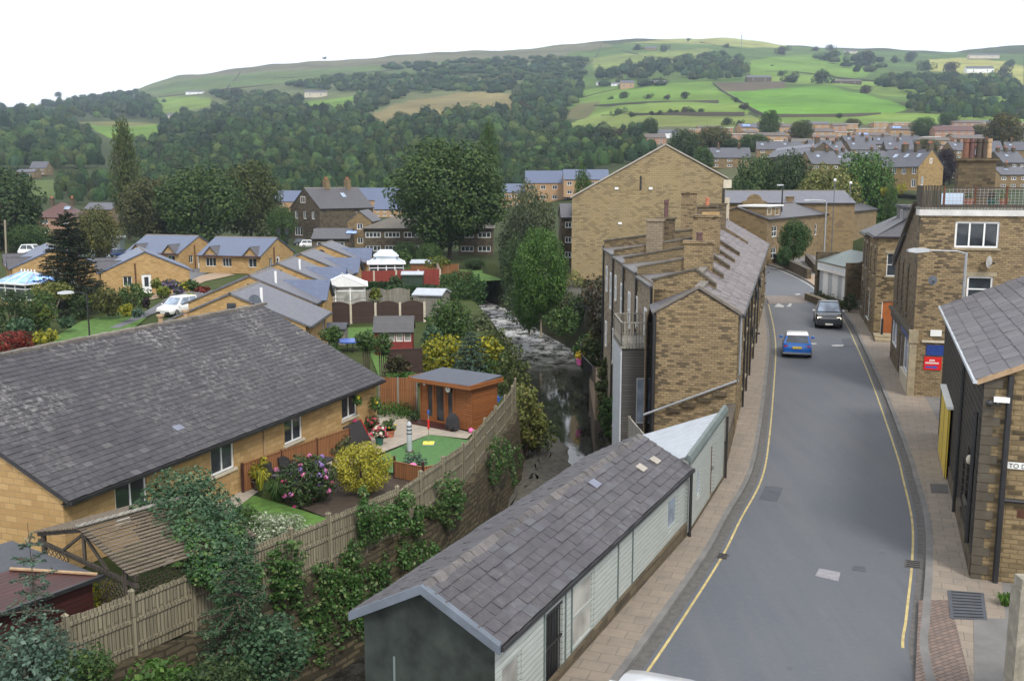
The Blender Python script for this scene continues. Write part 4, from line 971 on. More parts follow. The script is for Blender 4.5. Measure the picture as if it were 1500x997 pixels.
# garden fences
def boardfence(name, label, pts, h, mat, z=GZ, post='fence_wood', n=1, wave=0, posth=.06, gravelb=None, postw=.1, group=None, lattice=False):
    pts = [V((p[0], p[1], z)) for p in pts]; t = T(name, label, 'fence', pts[0], 0, group)
    for a, b in zip(pts[:-1], pts[1:]):
        for k in range(n):
            p, q = a.lerp(b, k / n), a.lerp(b, (k + 1) / n); d = (q - p); ln = d.length; d.normalize(); sd = V((d.y, -d.x, 0)); g = G()
            if wave:
                top = [p + Z3 * (h + wave * math.sin(PI * i / 10)) + d * ln * i / 10 for i in range(11)]; g.ext([p + Z3 * .02, q + Z3 * .02] + top[::-1], sd * .03)
            else: g.obox(p + Z3 * .05, d * ln, sd * .03, Z3 * (h - .05)); g.obox(p + Z3 * h - sd * .015, d * ln, sd * .06, Z3 * .035)
            pn = g.build('panel', M[mat], t, off=pts[0])
            if lattice:
                g = G()
                for i in range(10): u0 = p + d * ln * (i + .5) / 10; g.obox(u0 + Z3 * (h + wave * math.sin(PI * (i + .5) / 10)), d * .03, sd * .02, Z3 * .3)
                g.tube([p + Z3 * (h + .3 + wave * math.sin(PI * i / 10)) + d * ln * i / 10 for i in range(11)], .03, 5); g.build('lattice', M['old_grey_wood'], pn, off=pts[0])
    for a, b in zip(pts[:-1], pts[1:]):
        for k in range(n + (b == pts[-1])):
            p = a.lerp(b, k / n); g = G(); g.box(p.x - postw / 2, p.y - postw / 2, z - .1, p.x + postw / 2, p.y + postw / 2, z + h + posth + wave * .3); g.build('post', M[post], t, off=pts[0])
    return t
boardfence('garden_fence', 'orange board fence from the near bungalow wall behind the hydrangea', [bl(8.95, .2), P(512, 664, GZ)], 1.15, 'fence_orange', n=3, post='shed_maroon')
boardfence('garden_fence', 'low orange fence piece between yellow bush and river fence', [P(578, 700, GZ), P(620, 709, GZ), wlp(39.5, -.4)], .7, 'fence_orange', n=1, post='shed_maroon', posth=.25)
boardfence('garden_fence', 'orange panel fence between near bungalow corner and summerhouse', [P(556, 600, GZ), P(611, 602, GZ)], 1.75, 'fence_orange', n=2, post='old_grey_wood')
# patio furniture and pots
def wicker(lab, u, v, rot):
    t = T('armchair', lab, 'armchair', bl(u, v), RB + rot); g = G(); g.box(-.35, -.35, .06, .35, .35, .4); g.build('seat', M['rattan'], t, bevel=.02)
    g = G(); g.ext([(-.35, .24, .3), (-.35, .36, .3), (-.35, .5, .95), (-.35, .42, .95)], (.7, 0, 0)); g.build('backrest', M['rattan'], t)
    for s in (-1, 1): g = G(); g.box(s * .35 - .05, -.35, .05, s * .35 + .05, .3, .62); g.build('armrest', M['rattan'], t)
    g = G(); g.box(-.28, -.32, .4, .28, .25, .5); g.build('cushion', M['cushion_grey'], t, bevel=.03)
wicker('dark wicker armchair nearest the orange fence by the bungalow wall', 9.9, -.65, 0); wicker('dark wicker armchair by the bungalow wall behind the magenta flowers', 11.2, -.6, 0)
t = T('garden_table', 'dark wicker table behind the flower pots by the bungalow', 'table', bl(12.6, -1.1), RB); g = G(); g.box(-.6, -.35, .42, .6, .35, .48); g.build('tabletop', M['rattan'], t)
for x in (-.52, .52):
    for y in (-.28, .28): g = G(); g.box(x - .04, y - .04, 0, x + .04, y + .04, .42); g.build('leg', M['rattan'], t)
t = T('garden_lounger', 'dark wicker panel with a red edge leaning on the bungalow wall', 'sunlounger', bl(16.9, -.7), RB); g = G(); g.obox((-.8, .0, 0), (1.6, 0, 0), (0, .06, .01), (0, .55, .98)); g.build('panel', M['rattan'], t); g = G(); g.obox((.8, 0, 0), (.07, 0, 0), (0, .08, .01), (0, .56, 1.0)); g.build('edge', M['lamp_red'], t)
def pot(lab, px, py, r, h, potm, leaf, W, H, flowers=None, seed=1, z=GZ):
    o = P(px, py, z); t = T('plant_pot', lab, 'plant pot', o); g = G(); g.tube([(0, 0, 0), (0, 0, h * .85), (0, 0, h * .86), (0, 0, h), (0, 0, h), (0, 0, h * .8)], [r * .72, r * .95, r * 1.08, r * 1.1, r * .95, r * .9], 14); g.build('pot', M[potm], t, True)
    g = np.random.default_rng(seed); b = [(x, y, z_ + h, rx, ry, rz) for x, y, z_, rx, ry, rz in ball_blobs(g, 7, H, W, 0, .42)]
    swarm(b, 420, .055, leaf, t, seed, .4)
    for m, n, s in flowers or (): swarm(b, n, s, m, t, seed + 3, .7, .95, .9, 'flower', .4)
pot('pot of magenta flowers behind the silvery shrub on the patio', 519, 645, .2, .35, 'pot_dark', 'leaf_mid', .8, .6, [('petal_magenta', 120, .08)], 2)
pot('dark pot with yellowing leaves near the wicker table', 527, 632, .22, .45, 'pot_dark', 'leaf_olive_light', .7, .55, [('petal_yellow', 25, .05)], 3)
pot('green pot of white and red flowers at the turf corner', 556, 652, .2, .4, 'green_plastic', 'leaf_dark', .7, .5, [('petal_white', 110, .075), ('petal_red', 90, .075)], 4)
pot('terracotta pot with mixed foliage on the patio', 570, 640, .28, .35, 'terracotta', 'leaf_mid', .75, .5, [('petal_yellow', 20, .05)], 5)
pot('brown tub of dark foliage against the leaning wicker panel', 546, 634, .22, .3, 'pot_dark', 'leaf_mid', .7, .55, [('petal_red', 40, .07)], 6)
pot('brown barrel with yellow-green spiky plant by the orange fence', 381, 717, .32, .42, 'pot_dark', 'leaf_gold', .85, .8, None, 7)
# pole and swingball
t = T('parasol_pole', 'furled grey striped parasol standing on the artificial lawn', 'parasol', P(600, 662, GZ)); g = G(); g.tube([(0, 0, 0), (0, 0, .25), (0, 0, .9), (0, 0, 1.35), (0, 0, 1.42)], [.1, .12, .12, .1, .04], 10); g.build('furled_cover', M['cushion_grey' if 0 else 'lead_light'], t, True)
g = G(); g.cyl((0, 0, 0), .2, .06); g.build('base', M['pot_dark'], t)
for k in range(3): g = G(); g.tube([(0, 0, .85 + .17 * k), (0, 0, .9 + .17 * k)], .126, 12); g.build('strap', M['cloth_dark'], t)
t = T('swingball', 'red and blue swingball pole on a yellow base on the turf', 'garden game', P(628, 651, GZ)); g = G(); g.ext([(-.28, -.28, 0), (.28, -.28, 0), (.28, .28, 0), (-.28, .28, 0)], (0, 0, .05)); b_ = g.build('base', M['plastic_blue'], t); g = G(); g.ext([(-.26, -.26, .052), (.26, -.26, .052), (.26, .26, .052), (-.26, .26, .052)], (0, 0, .05)); g.build('lid', M['plastic_yellow'], b_)
for a, b, r, m in ((.1, .75, .014, 'galv'), (.75, 1.2, .05, 'plastic_red'), (1.2, 1.45, .02, 'galv'), (1.45, 1.65, .045, 'plastic_blue')): g = G(); g.cyl((0, 0, a), r, b - a); g.build('pole', M[m], t)
t = T('paddling_pool', 'deflated pink paddling pool on the turf behind the low fence', 'paddling pool', P(597, 688, GZ + .3)); g = G()
for k in range(7): a = k * .9; g.ball((.32 * math.cos(a), .2 * math.sin(a), .05 + .08 * (k % 2)), .2, .17, .12, 9, 6, .2, k)
g.build('film', M['plastic_pink'], t, True)
# planting
gb = np.random.default_rng(5)
bush('yellow_shrub', 'big rounded golden yellow bush beside the river fence', 'shrub', P(531, 724, GZ), 2.35, 2.1, 'leaf_yellow', 10500, .046, 40, 3, asp=.45, sub=.27)
bush('hydrangea', 'dark green hydrangea with pink and lilac flower heads by the orange fence', 'shrub', P(452, 735, GZ), 2.1, 1.7, 'leaf_dark', 4200, .062, 22, 4, [('petal_pink', 24, .085), ('petal_purple', 20, .085), ('petal_magenta', 7, .075)])
bush('variegated_shrub', 'pale white-edged shrub spreading over the near lawn edge', 'shrub', P(404, 800, GZ), 2.3, 1.05, 'leaf_variegated', 5000, .046, 26, 6)
bush('dwarf_conifer', 'small dusky blue-green shrub on the artificial lawn', 'shrub', P(606, 690, GZ), .95, .75, 'leaf_spruce', 600, .055, 12, 7)
bush('lavender', 'silvery grey-green shrub in front of the wicker chairs', 'shrub', P(498, 668, GZ), 1.6, .85, 'leaf_willow', 1300, .06, 14, 8)
bush('leafy_bed', 'low bright green ground plants in front of the orange panel fence', 'plants', P(580, 607, GZ), 2.1, .45, 'leaf_fresh', 1500, .06, 16, 9, shape='dome')
bush('edging_plant', 'small dark tuft at the left foot of the summerhouse', 'shrub', P(606, 618, GZ), .6, .5, 'leaf_dark', 320, .06, 8, 10)
def tuft(name, label, cat, loc, W, H, leaf, n, seed, w=.02):
    q = random.Random(seed); t = T(name, label, cat, loc); g = G()
    for i in range(n):
        a = q.random() * 6.28; r = q.random() ** .6 * W / 2; h = H * q.uniform(.6, 1.05); b = V((r * .3 * math.cos(a), r * .3 * math.sin(a), 0)); m = V((r * .7 * math.cos(a), r * .7 * math.sin(a), h)); e = V((r * 1.25 * math.cos(a), r * 1.25 * math.sin(a), h * q.uniform(.45, .9))); s = V((-math.sin(a), math.cos(a), 0)) * w
        g.poly([b - s, b + s, m + s * .8, m - s * .8]); g.poly([m - s * .8, m + s * .8, e])
    g.build('blades', M[leaf], t); return t
tuft('grass_clump', 'arching dark green grass clump between barrel and hydrangea', 'plant', P(408, 732, GZ), 1.5, .85, 'leaf_mid', 190, 3)
tuft('spiky_plant', 'yellow-green spiky leaves standing in the brown barrel', 'plant', P(381, 717, GZ + .38), .8, .8, 'leaf_gold', 60, 4)
# ---------------------------------------------------------------- pergola, climber, maroon shed, foreground trees
pa = P(200, 842, .4); pl = P(56, 777, .4); ud = (pl - pa); ud.z = 0; wdt = ud.length; ud.normalize(); rd = V((-ud.y, ud.x, 0)); rd = rd if rd.y > 0 else -rd
PZ = GZ; t = T('pergola', 'weathered slatted pergola with lattice sides by the near bungalow', 'pergola', V((pa.x, pa.y, PZ)))
og = V((pa.x, pa.y, PZ)); ln = 3.7; zh, za = 2.15, 2.85
pp = lambda a, b, z: V((pa.x, pa.y, PZ)) + ud * a + rd * b + Z3 * z
for s, rng in (('roof_slats', (0, wdt / 2)), ('roof_slats', (wdt / 2, wdt))):
    g = G(); n = 17
    for k in range(n):
        f = (k + .5) / n; a = rng[0] + (rng[1] - rng[0]) * f; z = zh + (za - zh) * (1 - abs(a - wdt / 2) / (wdt / 2)); g.bar(pp(a, -.15, z), pp(a, ln, z), .138, .025)
    g.build(s, M['slat_weathered'], t, off=og)
for b in (0, ln - .1):
    g = G(); g.bar(pp(0, b, zh - .08), pp(wdt / 2, b, za - .08), .09, .14); g.bar(pp(wdt / 2, b, za - .08), pp(wdt, b, zh - .08), .09, .14); g.bar(pp(0, b, zh - .3), pp(wdt, b, zh - .3), .08, .12); g.bar(pp(wdt / 2, b, zh - .3), pp(wdt / 2, b, za - .1), .08, .08, (0, 1, 0)); g.bar(pp(wdt * .27, b, zh - .25), pp(wdt * .5, b, za - .2), .07, .07); g.bar(pp(wdt * .73, b, zh - .25), pp(wdt * .5, b, za - .2), .07, .07); g.build('truss', M['trellis_wood'], t, off=og)
    for a in (.55, wdt - .3): g = G(); c = pp(a, b, 0); g.bar(c, c + Z3 * zh, .11, .11, (0, 1, 0)); g.build('post', M['trellis_wood'], t, off=og)
def trellis(p, q, h, z0):
    g = G(); d = q - p; L_ = d.length; d.normalize(); n = int(L_ / .22)
    for k in range(-int(h / .22), n):
        a0, a1 = max(0, k * .22), min(L_, k * .22 + h)
        if a1 - a0 < .1: continue
        g.bar(p + d * a0 + Z3 * (z0 + a0 - k * .22), p + d * a1 + Z3 * (z0 + a1 - k * .22), .028, .012, (d.y, -d.x, 0)); g.bar(p + d * (L_ - a0) + Z3 * (z0 + a0 - k * .22), p + d * (L_ - a1) + Z3 * (z0 + a1 - k * .22), .028, .012, (d.y, -d.x, 0))
    g.build('lattice', M['slat_weathered'], t, off=og)
trellis(pp(.58, 0, 0), pp(.58, ln, 0), 1.7, .1); trellis(pp(.6, 0, 0), pp(1.9, 0, 0), 1.7, .1); trellis(pp(wdt - 1.7, 0, 0), pp(wdt - .3, 0, 0), 1.7, .1)
g = G(); g.bar(pp(wdt / 2, -.18, za + .06), pp(wdt / 2, ln, za + .06), .2, .03); g.build('ridge', M['old_grey_wood'], t, off=og)
# climber over the pergola
bb = []; q = random.Random(8)
def pb(px, py, Y, r): c = D(px, py, Y); bb.append((c.x, c.y, c.z, r, r, r * .85))
for px, py, Y, r in ((250, 712, 28.5, .62), (285, 708, 28.6, .6), (300, 730, 28, .7), (265, 735, 27.6, .7), (230, 728, 28, .5), (325, 745, 27.6, .55), (245, 758, 27, .62), (290, 765, 26.8, .75), (330, 775, 26.6, .6), (230, 775, 26.6, .4), (265, 790, 26.2, .6), (310, 800, 25.8, .75), (345, 805, 26, .6), (360, 835, 25.6, .5), (330, 835, 25.3, .6), (295, 830, 25.4, .5), (365, 870, 25.4, .45), (340, 870, 25., .5), (205, 745, 27.8, .3), (310, 765, 27.5, .5), (205, 770, 27, .22), (225, 800, 26.2, .2)): pb(px, py, Y, r)
o = V((-8.6, 27, GZ)); t = T('climbing_plant', 'dense climber smothering the right half of the pergola', 'climber', o); swarm(bb, 13500, .052, 'leaf_bluegreen', t, 9, .5, .55, off=o)
bb2 = [(x + q.uniform(-.2, .2), y - .2, z - .1, a * .7, a * .7, a * .7) for x, y, z, a, _, _ in bb[7:]]; swarm(bb2, 5600, .055, 'leaf_ivy', t, 10, .5, .7, off=o)
g = G(); g.tube([tuple(V((-8.2, 26.2, GZ)) - o), tuple(V((-8.3, 26.4, -.4)) - o), tuple(V((-8.6, 27, .5)) - o)], [.07, .05, .04], 6); g.build('stem', M['bark'], t)
bush('garden_shrub', 'dark green shrub on the lawn behind the pergola climber', 'shrub', P(352, 800, GZ), 1.5, 1.4, 'leaf_mid', 1300, .07, 14, 17)
# maroon shed
c0 = P(147, 842, .3); c1 = P(0, 896, .3); ud2 = (c1 - c0); ud2.z = 0; ud2.normalize(); vd = V((ud2.y, -ud2.x, 0)); vd = vd if vd.x < 0 else -vd; og = V((c0.x, c0.y, GZ))
q3 = lambda a, b, z: V((c0.x, c0.y, 0)) + ud2 * a + vd * b + Z3 * z
t = T('garden_shed', 'dark maroon shiplap shed with a grey felt hipped roof in the corner', 'shed', og); g = G(); a0, b0, a1, b1 = .15, .15, 6., 3.9
for p, r in (((a0, b0), (a1, b0)), ((a1, b0), (a1, b1)), ((a1, b1), (a0, b1)), ((a0, b1), (a0, b0))): g.poly([q3(*p, GZ), q3(*r, GZ), q3(*r, .28), q3(*p, .28)])
g.build('wall', M['shed_maroon'], t, off=og)
g = G(); roofslab(g, [q3(0, 0, .3), q3(6.2, 0, .3), q3(5, 1.5, .62), q3(1.5, 1.5, .62)], .06); g.build('roof_boards', M['shed_maroon'], t, off=og)
g = G(); roofslab(g, [q3(0, 4.0, .42), q3(0, 0, .3), q3(1.5, 1.5, .62)], .06); roofslab(g, [q3(6.2, 4.0, .42), q3(0, 4.0, .42), q3(1.5, 1.5, .62), q3(5, 1.5, .62)], .06); g.build('roof', M['felt'], t, off=og)
g = G(); g.bar(q3(.05, .05, .34), q3(1.5, 1.5, .66), .1, .04); g.build('hip_board', M['pot_buff'], t, off=og); g = G(); g.bar(q3(-.05, -.06, .27), q3(6.2, -.06, .27), .1, .1); g.build('gutter', M['gutter_black'], t, off=og)
boardfence('garden_fence', 'short dark maroon fence behind the pergola at the bungalow gable', [P(18, 800, GZ), P(98, 772, GZ)], 1.7, 'shed_maroon', n=2, post='shed_maroon')
c = D(40, 765, 21.5); conifer('spruce_sapling', 'slender blue-grey spruce with bare whorled branches in the corner', (c.x, 21.5, GZ - .4), c.z - GZ + .4, 1.9, 'leaf_spruce', 2600, .05, 11, 3, pw=.55, per=6, trunk=.012, droop=.1)
c = D(335, 790, 23.6); conifer('spruce_tree', 'dense dark blue-green spruce in front of the pergola climber', (c.x, 24., -4.6), c.z + 4.4, 3.3, 'leaf_bluegreen', 15000, .048, 17, 5, pw=.65, per=10, trunk=.014)
for lab, px, py, Y, W, H, leaf, n, sd in (('blue-green leafy bush below the fence at the bottom left', 40, 985, 20.5, 2.6, 2.2, 'leaf_spruce', 1900, 21), ('bright green broad-leaved bush below the fence', 235, 1010, 21.6, 1.9, 1.6, 'leaf_fresh', 1000, 22), ('dark green bush at the foot of the dense spruce', 320, 1010, 21.5, 2.2, 1.5, 'leaf_dark', 1500, 23), ('blue-green bush leaning over the river wall beside the spruce', 400, 945, 23.4, 1.9, 1.8, 'leaf_bluegreen', 1600, 24), ('small green bush between fence post and spruce sapling', 118, 985, 20.8, 1.4, 1.3, 'leaf_mid', 900, 25)):
    c = D(px, py, Y); bush('bush', lab, 'shrub', (c.x, Y, c.z - H * .6), W, H, leaf, int(n * 2.2), .058 if leaf != 'leaf_fresh' else .075, 20, sd)
bush('marigold_clump', 'yellow-green clump at the pergola post', 'plant', P(150, 885, GZ), .9, .7, 'leaf_gold', 420, .06, 8, 26)
# ---------------------------------------------------------------- clad shed beside the pavement
A = P(730, 938, 2.2); B = P(1010, 683, 2.2); LS = (B - A).length; us = (B - A) / LS; rs = math.atan2(us.y, us.x)
t = T('clad_shed', 'long pale green clad shed with a stone slate roof along the pavement', 'shed', (A.x, A.y, 0), rs)
Ws = 3.0; hs = 2.2; rise = .78; slp = math.hypot(1.5, rise)
ops = [(.35, .55, .85, .95), (2.32, .12, .86, 1.6), (3.7, .25, 1.3, 1.5), (10.55, .72, .95, .92)]
g = G(); wall(g, (.06, .1, 0), (1, 0, 0), LS - .12, hs - .02, [(x - .06, z, w, h) for x, z, w, h in ops], .1); wall(g, (LS - .06, Ws - .1, -2), (-1, 0, 0), LS - .12, hs + 1.98); g.build('wall', M['clad_grey'], t)
for x, s in ((.05, -1), (LS - .05, 1)):
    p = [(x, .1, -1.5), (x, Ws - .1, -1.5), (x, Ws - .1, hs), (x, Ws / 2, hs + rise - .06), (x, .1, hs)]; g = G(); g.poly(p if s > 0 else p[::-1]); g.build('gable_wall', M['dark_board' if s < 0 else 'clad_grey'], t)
g = G(); g.ext([(0, .02, -1), (LS, .02, -.6), (LS, .02, .5), (0, .02, .22)], (0, .075, 0)); g.build('plinth', M['plinth_stone'], t)
window(t, (0, .1, 0), (1, 0, 0), *ops[0], 1, 1, glass='glass_curtain', frame='clad_grey', fw=.08, dep=.04); window(t, (0, .1, 0), (1, 0, 0), *ops[2], 1, 2, glass='glass_curtain', frame='clad_grey', fw=.09, dep=.03); window(t, (0, .1, 0), (1, 0, 0), *ops[3], 1, 1, glass='glass_sky', frame='clad_grey', fw=.08, dep=.04)
x, z, w, h = ops[1]; g = G(); g.box(x, .2, z, x + w, .24, z + h); d_ = g.build('door', M['black_iron'], t)
for k in range(6): g = G(); g.cyl((x + .1 + k * .13, .13, z + .05), .014, h - .1, 6); g.build('bar', M['black_iron'], d_)
g = G(); g.box(x, .11, z + h * .5, x + w, .15, z + h * .5 + .05); g.box(x, .11, z + h - .08, x + w, .15, z + h); g.build('frame', M['black_iron'], d_)
for xx in (2.2, 3.28, 3.62, 6.5, 7.55): g = G(); g.box(xx, .07, .06 if xx < 6 else .12, xx + .035, .098, hs - .08); g.build('seam', M['verge_green'], t)
g = G(); s1 = V((0, 1.5, rise)) / slp
roofslab(g, [(-.12, -.06, hs - .02), (LS, -.06, hs - .02), (LS, 1.5, hs + rise), (-.12, 1.5, hs + rise)], .08); roofslab(g, [(LS, Ws + .06, hs - .02), (-.12, Ws + .06, hs - .02), (-.12, 1.5, hs + rise), (LS, 1.5, hs + rise)], .08); rf = g.build('roof', M['slate_grey'], t)
g = G(); slates(g, (-.1, -.08, hs - .03), (1, 0, 0), s1, LS + .1, slp + .06, .34, .235, 3, .018, .06, .02); slates(g, (LS, Ws + .08, hs - .03), (-1, 0, 0), V((0, -1.5, rise)) / slp, LS + .1, slp + .06, .34, .235, 4, .018, .06, .02); g.build('roof_slates', M['shed_slate'], rf)
g = G(); k = 0
while k * .36 < LS - .3:
    j = rnd.uniform(-.012, .012); x = k * .36 - .08
    g.ext([(x, 1.5 - .17, hs + rise - .065 + j), (x, 1.5 - .03, hs + rise + .045 + j), (x, 1.5 + .03, hs + rise + .045 + j), (x, 1.5 + .17, hs + rise - .065 + j), (x, 1.5, hs + rise - .03)], (.33 + rnd.uniform(-.02, .015), 0, rnd.uniform(-.01, .01))); k += 1
g.build('ridge', M['ridge_slate'], rf)
for a, b in (((-.17, -.1, hs - .06), (-.17, 1.5, hs + rise - .01)), ((-.17, Ws + .1, hs - .06), (-.17, 1.5, hs + rise - .01))):
    g = G(); g.obox(V(a) - Z3 * .12, (.14, 0, 0), V(b) - V(a), Z3 * .17); g.build('verge', M['verge_lead'], t)
g = G(); g.box(-.1, -.16, hs - .14, LS + .05, -.07, hs - .05); g.build('gutter', M['gutter_black'], t)
tubepart('downpipe', [(LS + .02, -.06, hs - .08), (LS + .02, -.06, .1)], .045, 'gutter_black', t)
for k, (x, y, m) in enumerate(((9.9, .62, 'lintel_pale'), (10.9, .55, 'lintel_pale'), (7.4, 1.0, 'roof_repair'))):
    p = V((x, y, hs + rise * y / 1.5 + .05)); g = G(); g.obox(p, (.36, 0, 0), s1 * .26, V((0, -.46, .89)) * .02); g.build('pale_slate', M[m], rf)
g = G(); p = V((.05, 1.2, 0)); g.box(.02, 2.2, -.4, .046, 2.24, 1.4); g.box(.02, .75, -1.2, .046, .79, .6); g.build('gable_strip', M['verge_green'], t)
# lean-to behind it
A2 = V((5.12, 27.6, 0)); B2 = V((7.4, 33.4, 0)); LL2 = (B2 - A2).length; u2 = (B2 - A2) / LL2; r2 = math.atan2(u2.y, u2.x)
t = T('lean_to', 'white-walled lean-to with a pale sheet roof sloping to the river', 'shed', A2, r2); ops = [(1.35, .75, .62, .95), (3.6, .1, .8, 1.75)]
g = G(); wall(g, (0, .02, 0), (1, 0, 0), LL2, 2.5, ops, .1); g.ext([(LL2 - .02, .02, 0), (LL2 - .02, 3., 0), (LL2 - .02, 3., 1.3), (LL2 - .02, .02, 2.5)], (-.1, 0, 0)); g.poly([(0, .02, 0), (0, .02, 2.5), (0, 3, 1.3), (0, 3, 0)]); g.build('wall', M['clad_grey'], t)
window(t, (0, .02, 0), (1, 0, 0), *ops[0], 1, 1, glass='glass_sky', frame='clad_grey', fw=.07, dep=.03); door(t, (0, .02, 0), (1, 0, 0), *ops[1], mat='rust', frame='clad_grey')
g = G(); g.ext([(0, 0, 2.5), (0, 3.2, 1.25), (0, 3.2, 1.17), (0, 0, 2.4)], (LL2, 0, 0)); g.build('roof', M['lean_roof'], t)
g = G(); g.ext([(-.05, -.07, 2.36), (-.05, .0, 2.5), (-.05, .09, 2.53), (-.05, .09, 2.4), (-.05, -.07, 2.26)], (LL2 + .1, 0, .16)); g.build('verge', M['verge_green'], t)
g = G(); g.box(0, -.02, -.6, LL2, .016, .18); g.build('plinth', M['plinth_stone'], t)
tubepart('downpipe', [(LL2 - .05, -.06, 2.3), (LL2 - .05, -.06, .1)], .04, 'gutter_black', t)
# ---------------------------------------------------------------- terrace by the river
TA = V((9.1, 39.4, 0)); td = V((.268, .963, 0)).normalized(); tn = V((-td.y, td.x, 0)); TRZ = math.atan2(td.y, td.x)
t = T('stone_terrace', 'row of old stone terraced houses between the road and the river', 'terrace', TA, TRZ)
EV = 5.1; SLF = .57
units = [(0, 2.6, 3.3, 1.6, 5.0), (2.6, 7.5, 3.75, 2.0, 5.8), (7.5, 12.5, 5.0, 2.4, 5.95), (12.5, 17.5, 7.0, 2.8, 6.0), (17.5, 23, 9.2, 3.1, 6.1), (23, 36, 7.5, 3.5, 6.3), (36, 50, 7.5, 3.6, 6.3)]
fops = []
for i, x in enumerate((1.6, 5.2, 8.0, 11.4, 14.2, 17.6, 20.6, 24, 27.5, 31, 34.5, 38, 42, 46)):
    fops.append((x, 3.3, .85, 1.35)); fops.append((x, 1.0, .85, 1.4) if i % 3 else (x, .12, .95, 2.1))
g = G(); wall(g, (0, 0, -.6), (1, 0, 0), 50, EV + .6, [(a, b + .6, c, d) for a, b, c, d in fops], .14)
g.build('front_wall', M['sandstone_terrace'], t)
for i, q in enumerate(fops):
    if q[1] > .5: window(t, (0, 0, 0), (1, 0, 0), *q, 1, 2, dep=.1, sill='lintel_stone', lintel='lintel_stone')
    else: door(t, (0, 0, 0), (1, 0, 0), *q, mat='white_paint' if i % 4 else 'shed_maroon', dep=.1)
TRF = lambda x: 3.3 if x < 2.59 else (3.75 + (min(x, 23) - 2.6) * .287 if x < 23.2 else 7.5)
for i, (a, b, tr, tm, zr) in enumerate(units):
    zm = EV + SLF * tm; lo = -5.6; r0 = TRF(a + .01)
    if i == 0: pr = [(a, 0, -.6), (a, 0, EV), (a, tm, zm), (a, r0, zr), (a, r0, lo)]
    else: pr = [(a - .02, 1.1, EV + SLF * 1.1 - .3), (a - .02, 1.1, EV + SLF * 1.1 + .2), (a - .02, tm, zm + .32), (a - .02, r0 + .05, zr + .26), (a - .02, r0 + .05, zr - .9), (a - .02, 3, lo), (a - .02, 1.6, lo)] if i == 1 else [(a - .02, 1.1, EV + SLF * 1.1 - .3), (a - .02, 1.1, EV + SLF * 1.1 + .2), (a - .02, tm, zm + .32), (a - .02, r0 + .05, zr + .26), (a - .02, r0 + .05, zr - .9), (a - .02, tm, 4)]
    g = G(); g.ext(pr, (.3, 0, 0)); g.build('party_wall', M['sandstone_gable' if i < 2 else 'sandstone_old'], t)
g = G(); g.ext([(2.58, 3.2, -5.6), (2.58, TRF(2.6), -5.6), (2.58, TRF(2.6), 5.7), (2.58, 3.2, 5.7)], (.25, 0, 0)); g.build('party_wall', M['sandstone_brown'], t)
g = G(); g.ext([(49.7, 0, -.6), (49.7, 0, EV), (49.7, 3.6, EV + SLF * 3.6), (49.7, 7.5, 6.1), (49.7, 7.5, -5.6)], (.3, 0, 0)); g.build('end_wall', M['sandstone_gable'], t)
ra, rb_ = V((2.6, TRF(2.6), -5.6)), V((23, TRF(23), -5.6)); ru = (ra - rb_).normalized(); rl = (ra - rb_).length
rq = [(1.2, 9.1, .8, 1.6), (3.6, 8.3, .85, 2.2), (6.3, 9.1, .7, 1.5), (9.2, 8.7, .8, 1.7), (12.6, 8.4, .75, 1.9), (15.4, 8.9, .7, 1.5), (18.6, 8.2, .75, 2.0), (1.2, 5.6, .8, 1.6), (4.8, 5.2, .9, 2.1), (9, 5.5, .8, 1.6), (13.4, 5.5, .8, 1.6)]
g = G(); wall(g, rb_, ru, rl, 11.55, rq, .12); g.build('rear_wall', M['sandstone_rear'], t)
for w_ in rq: window(t, rb_, ru, *w_, 1, 2, dep=-.05, sill='lintel_stone', fw=.13)
for i, (a, b, tr, tm, zr) in enumerate(units):
    q0, q1 = TRF(a + .01), TRF(b - .01); zm = EV + SLF * tm
    if i in (0, 5, 6): g = G(); wall(g, (b, q1, -5.6), (-1, 0, 0), b - a, 5.6 + zr); g.build('rear_wall', M['sandstone_rear'], t)
    g = G(); g.bar((a, q0 + .1, zr - .05), (b, q1 + .1, zr - .05), .14, .13); g.build('rear_gutter', M['gutter_black'], t); tubepart('rear_downpipe', [(a + .4, q0 + .16, zr - .1), (a + .4, q0 + .16, -4)], .07, 'gutter_black', t)
    g = G(); roofslab(g, [(a, tm, zm), (b, tm, zm), (b, q1 + .2, zr + .02)], .1); roofslab(g, [(a, tm, zm), (b, q1 + .2, zr + .02), (a, q0 + .2, zr + .02)], .1); g.build('rear_roof', M['slate_moss' if i != 0 else 'slate_grey'], t)
g = G()
for a, b, tr, tm, zr in units: roofslab(g, [(a, -.12, EV - .06), (b, -.12, EV - .06), (b, tm, EV + SLF * tm), (a, tm, EV + SLF * tm)], .1)
rf = g.build('roof', M['slate_moss'], t)
g = G()
for i, (a, b, tr, tm, zr) in enumerate(units): slates(g, (a, -.14, EV - .065), (1, 0, 0), (0, 1, SLF), b - a, (tm + .14) * math.hypot(1, SLF), .55, .4, 20 + i, .025, .06, .03)
g.build('roof_slates', M['terrace_slate'], rf)
g = G()
for a, b, tr, tm, zr in units: g.bar((a, tm, EV + SLF * tm + .05), (b, tm, EV + SLF * tm + .05), .36, .12)
g.build('ridge', M['ridge_stone'], rf)
g = G(); p = V((0, 1.6, EV + SLF * 1.6 + .08)); g.ext([(-.06, -.1, EV - .08), (-.06, 1.6, EV + SLF * 1.6 + .04), (-.06, 3.45, 4.97), (-.06, 3.45, 5.06), (-.06, 1.6, EV + SLF * 1.6 + .16), (-.06, -.1, EV + .06)], (.4, 0, 0)); g.build('coping', M['ridge_stone'], t)
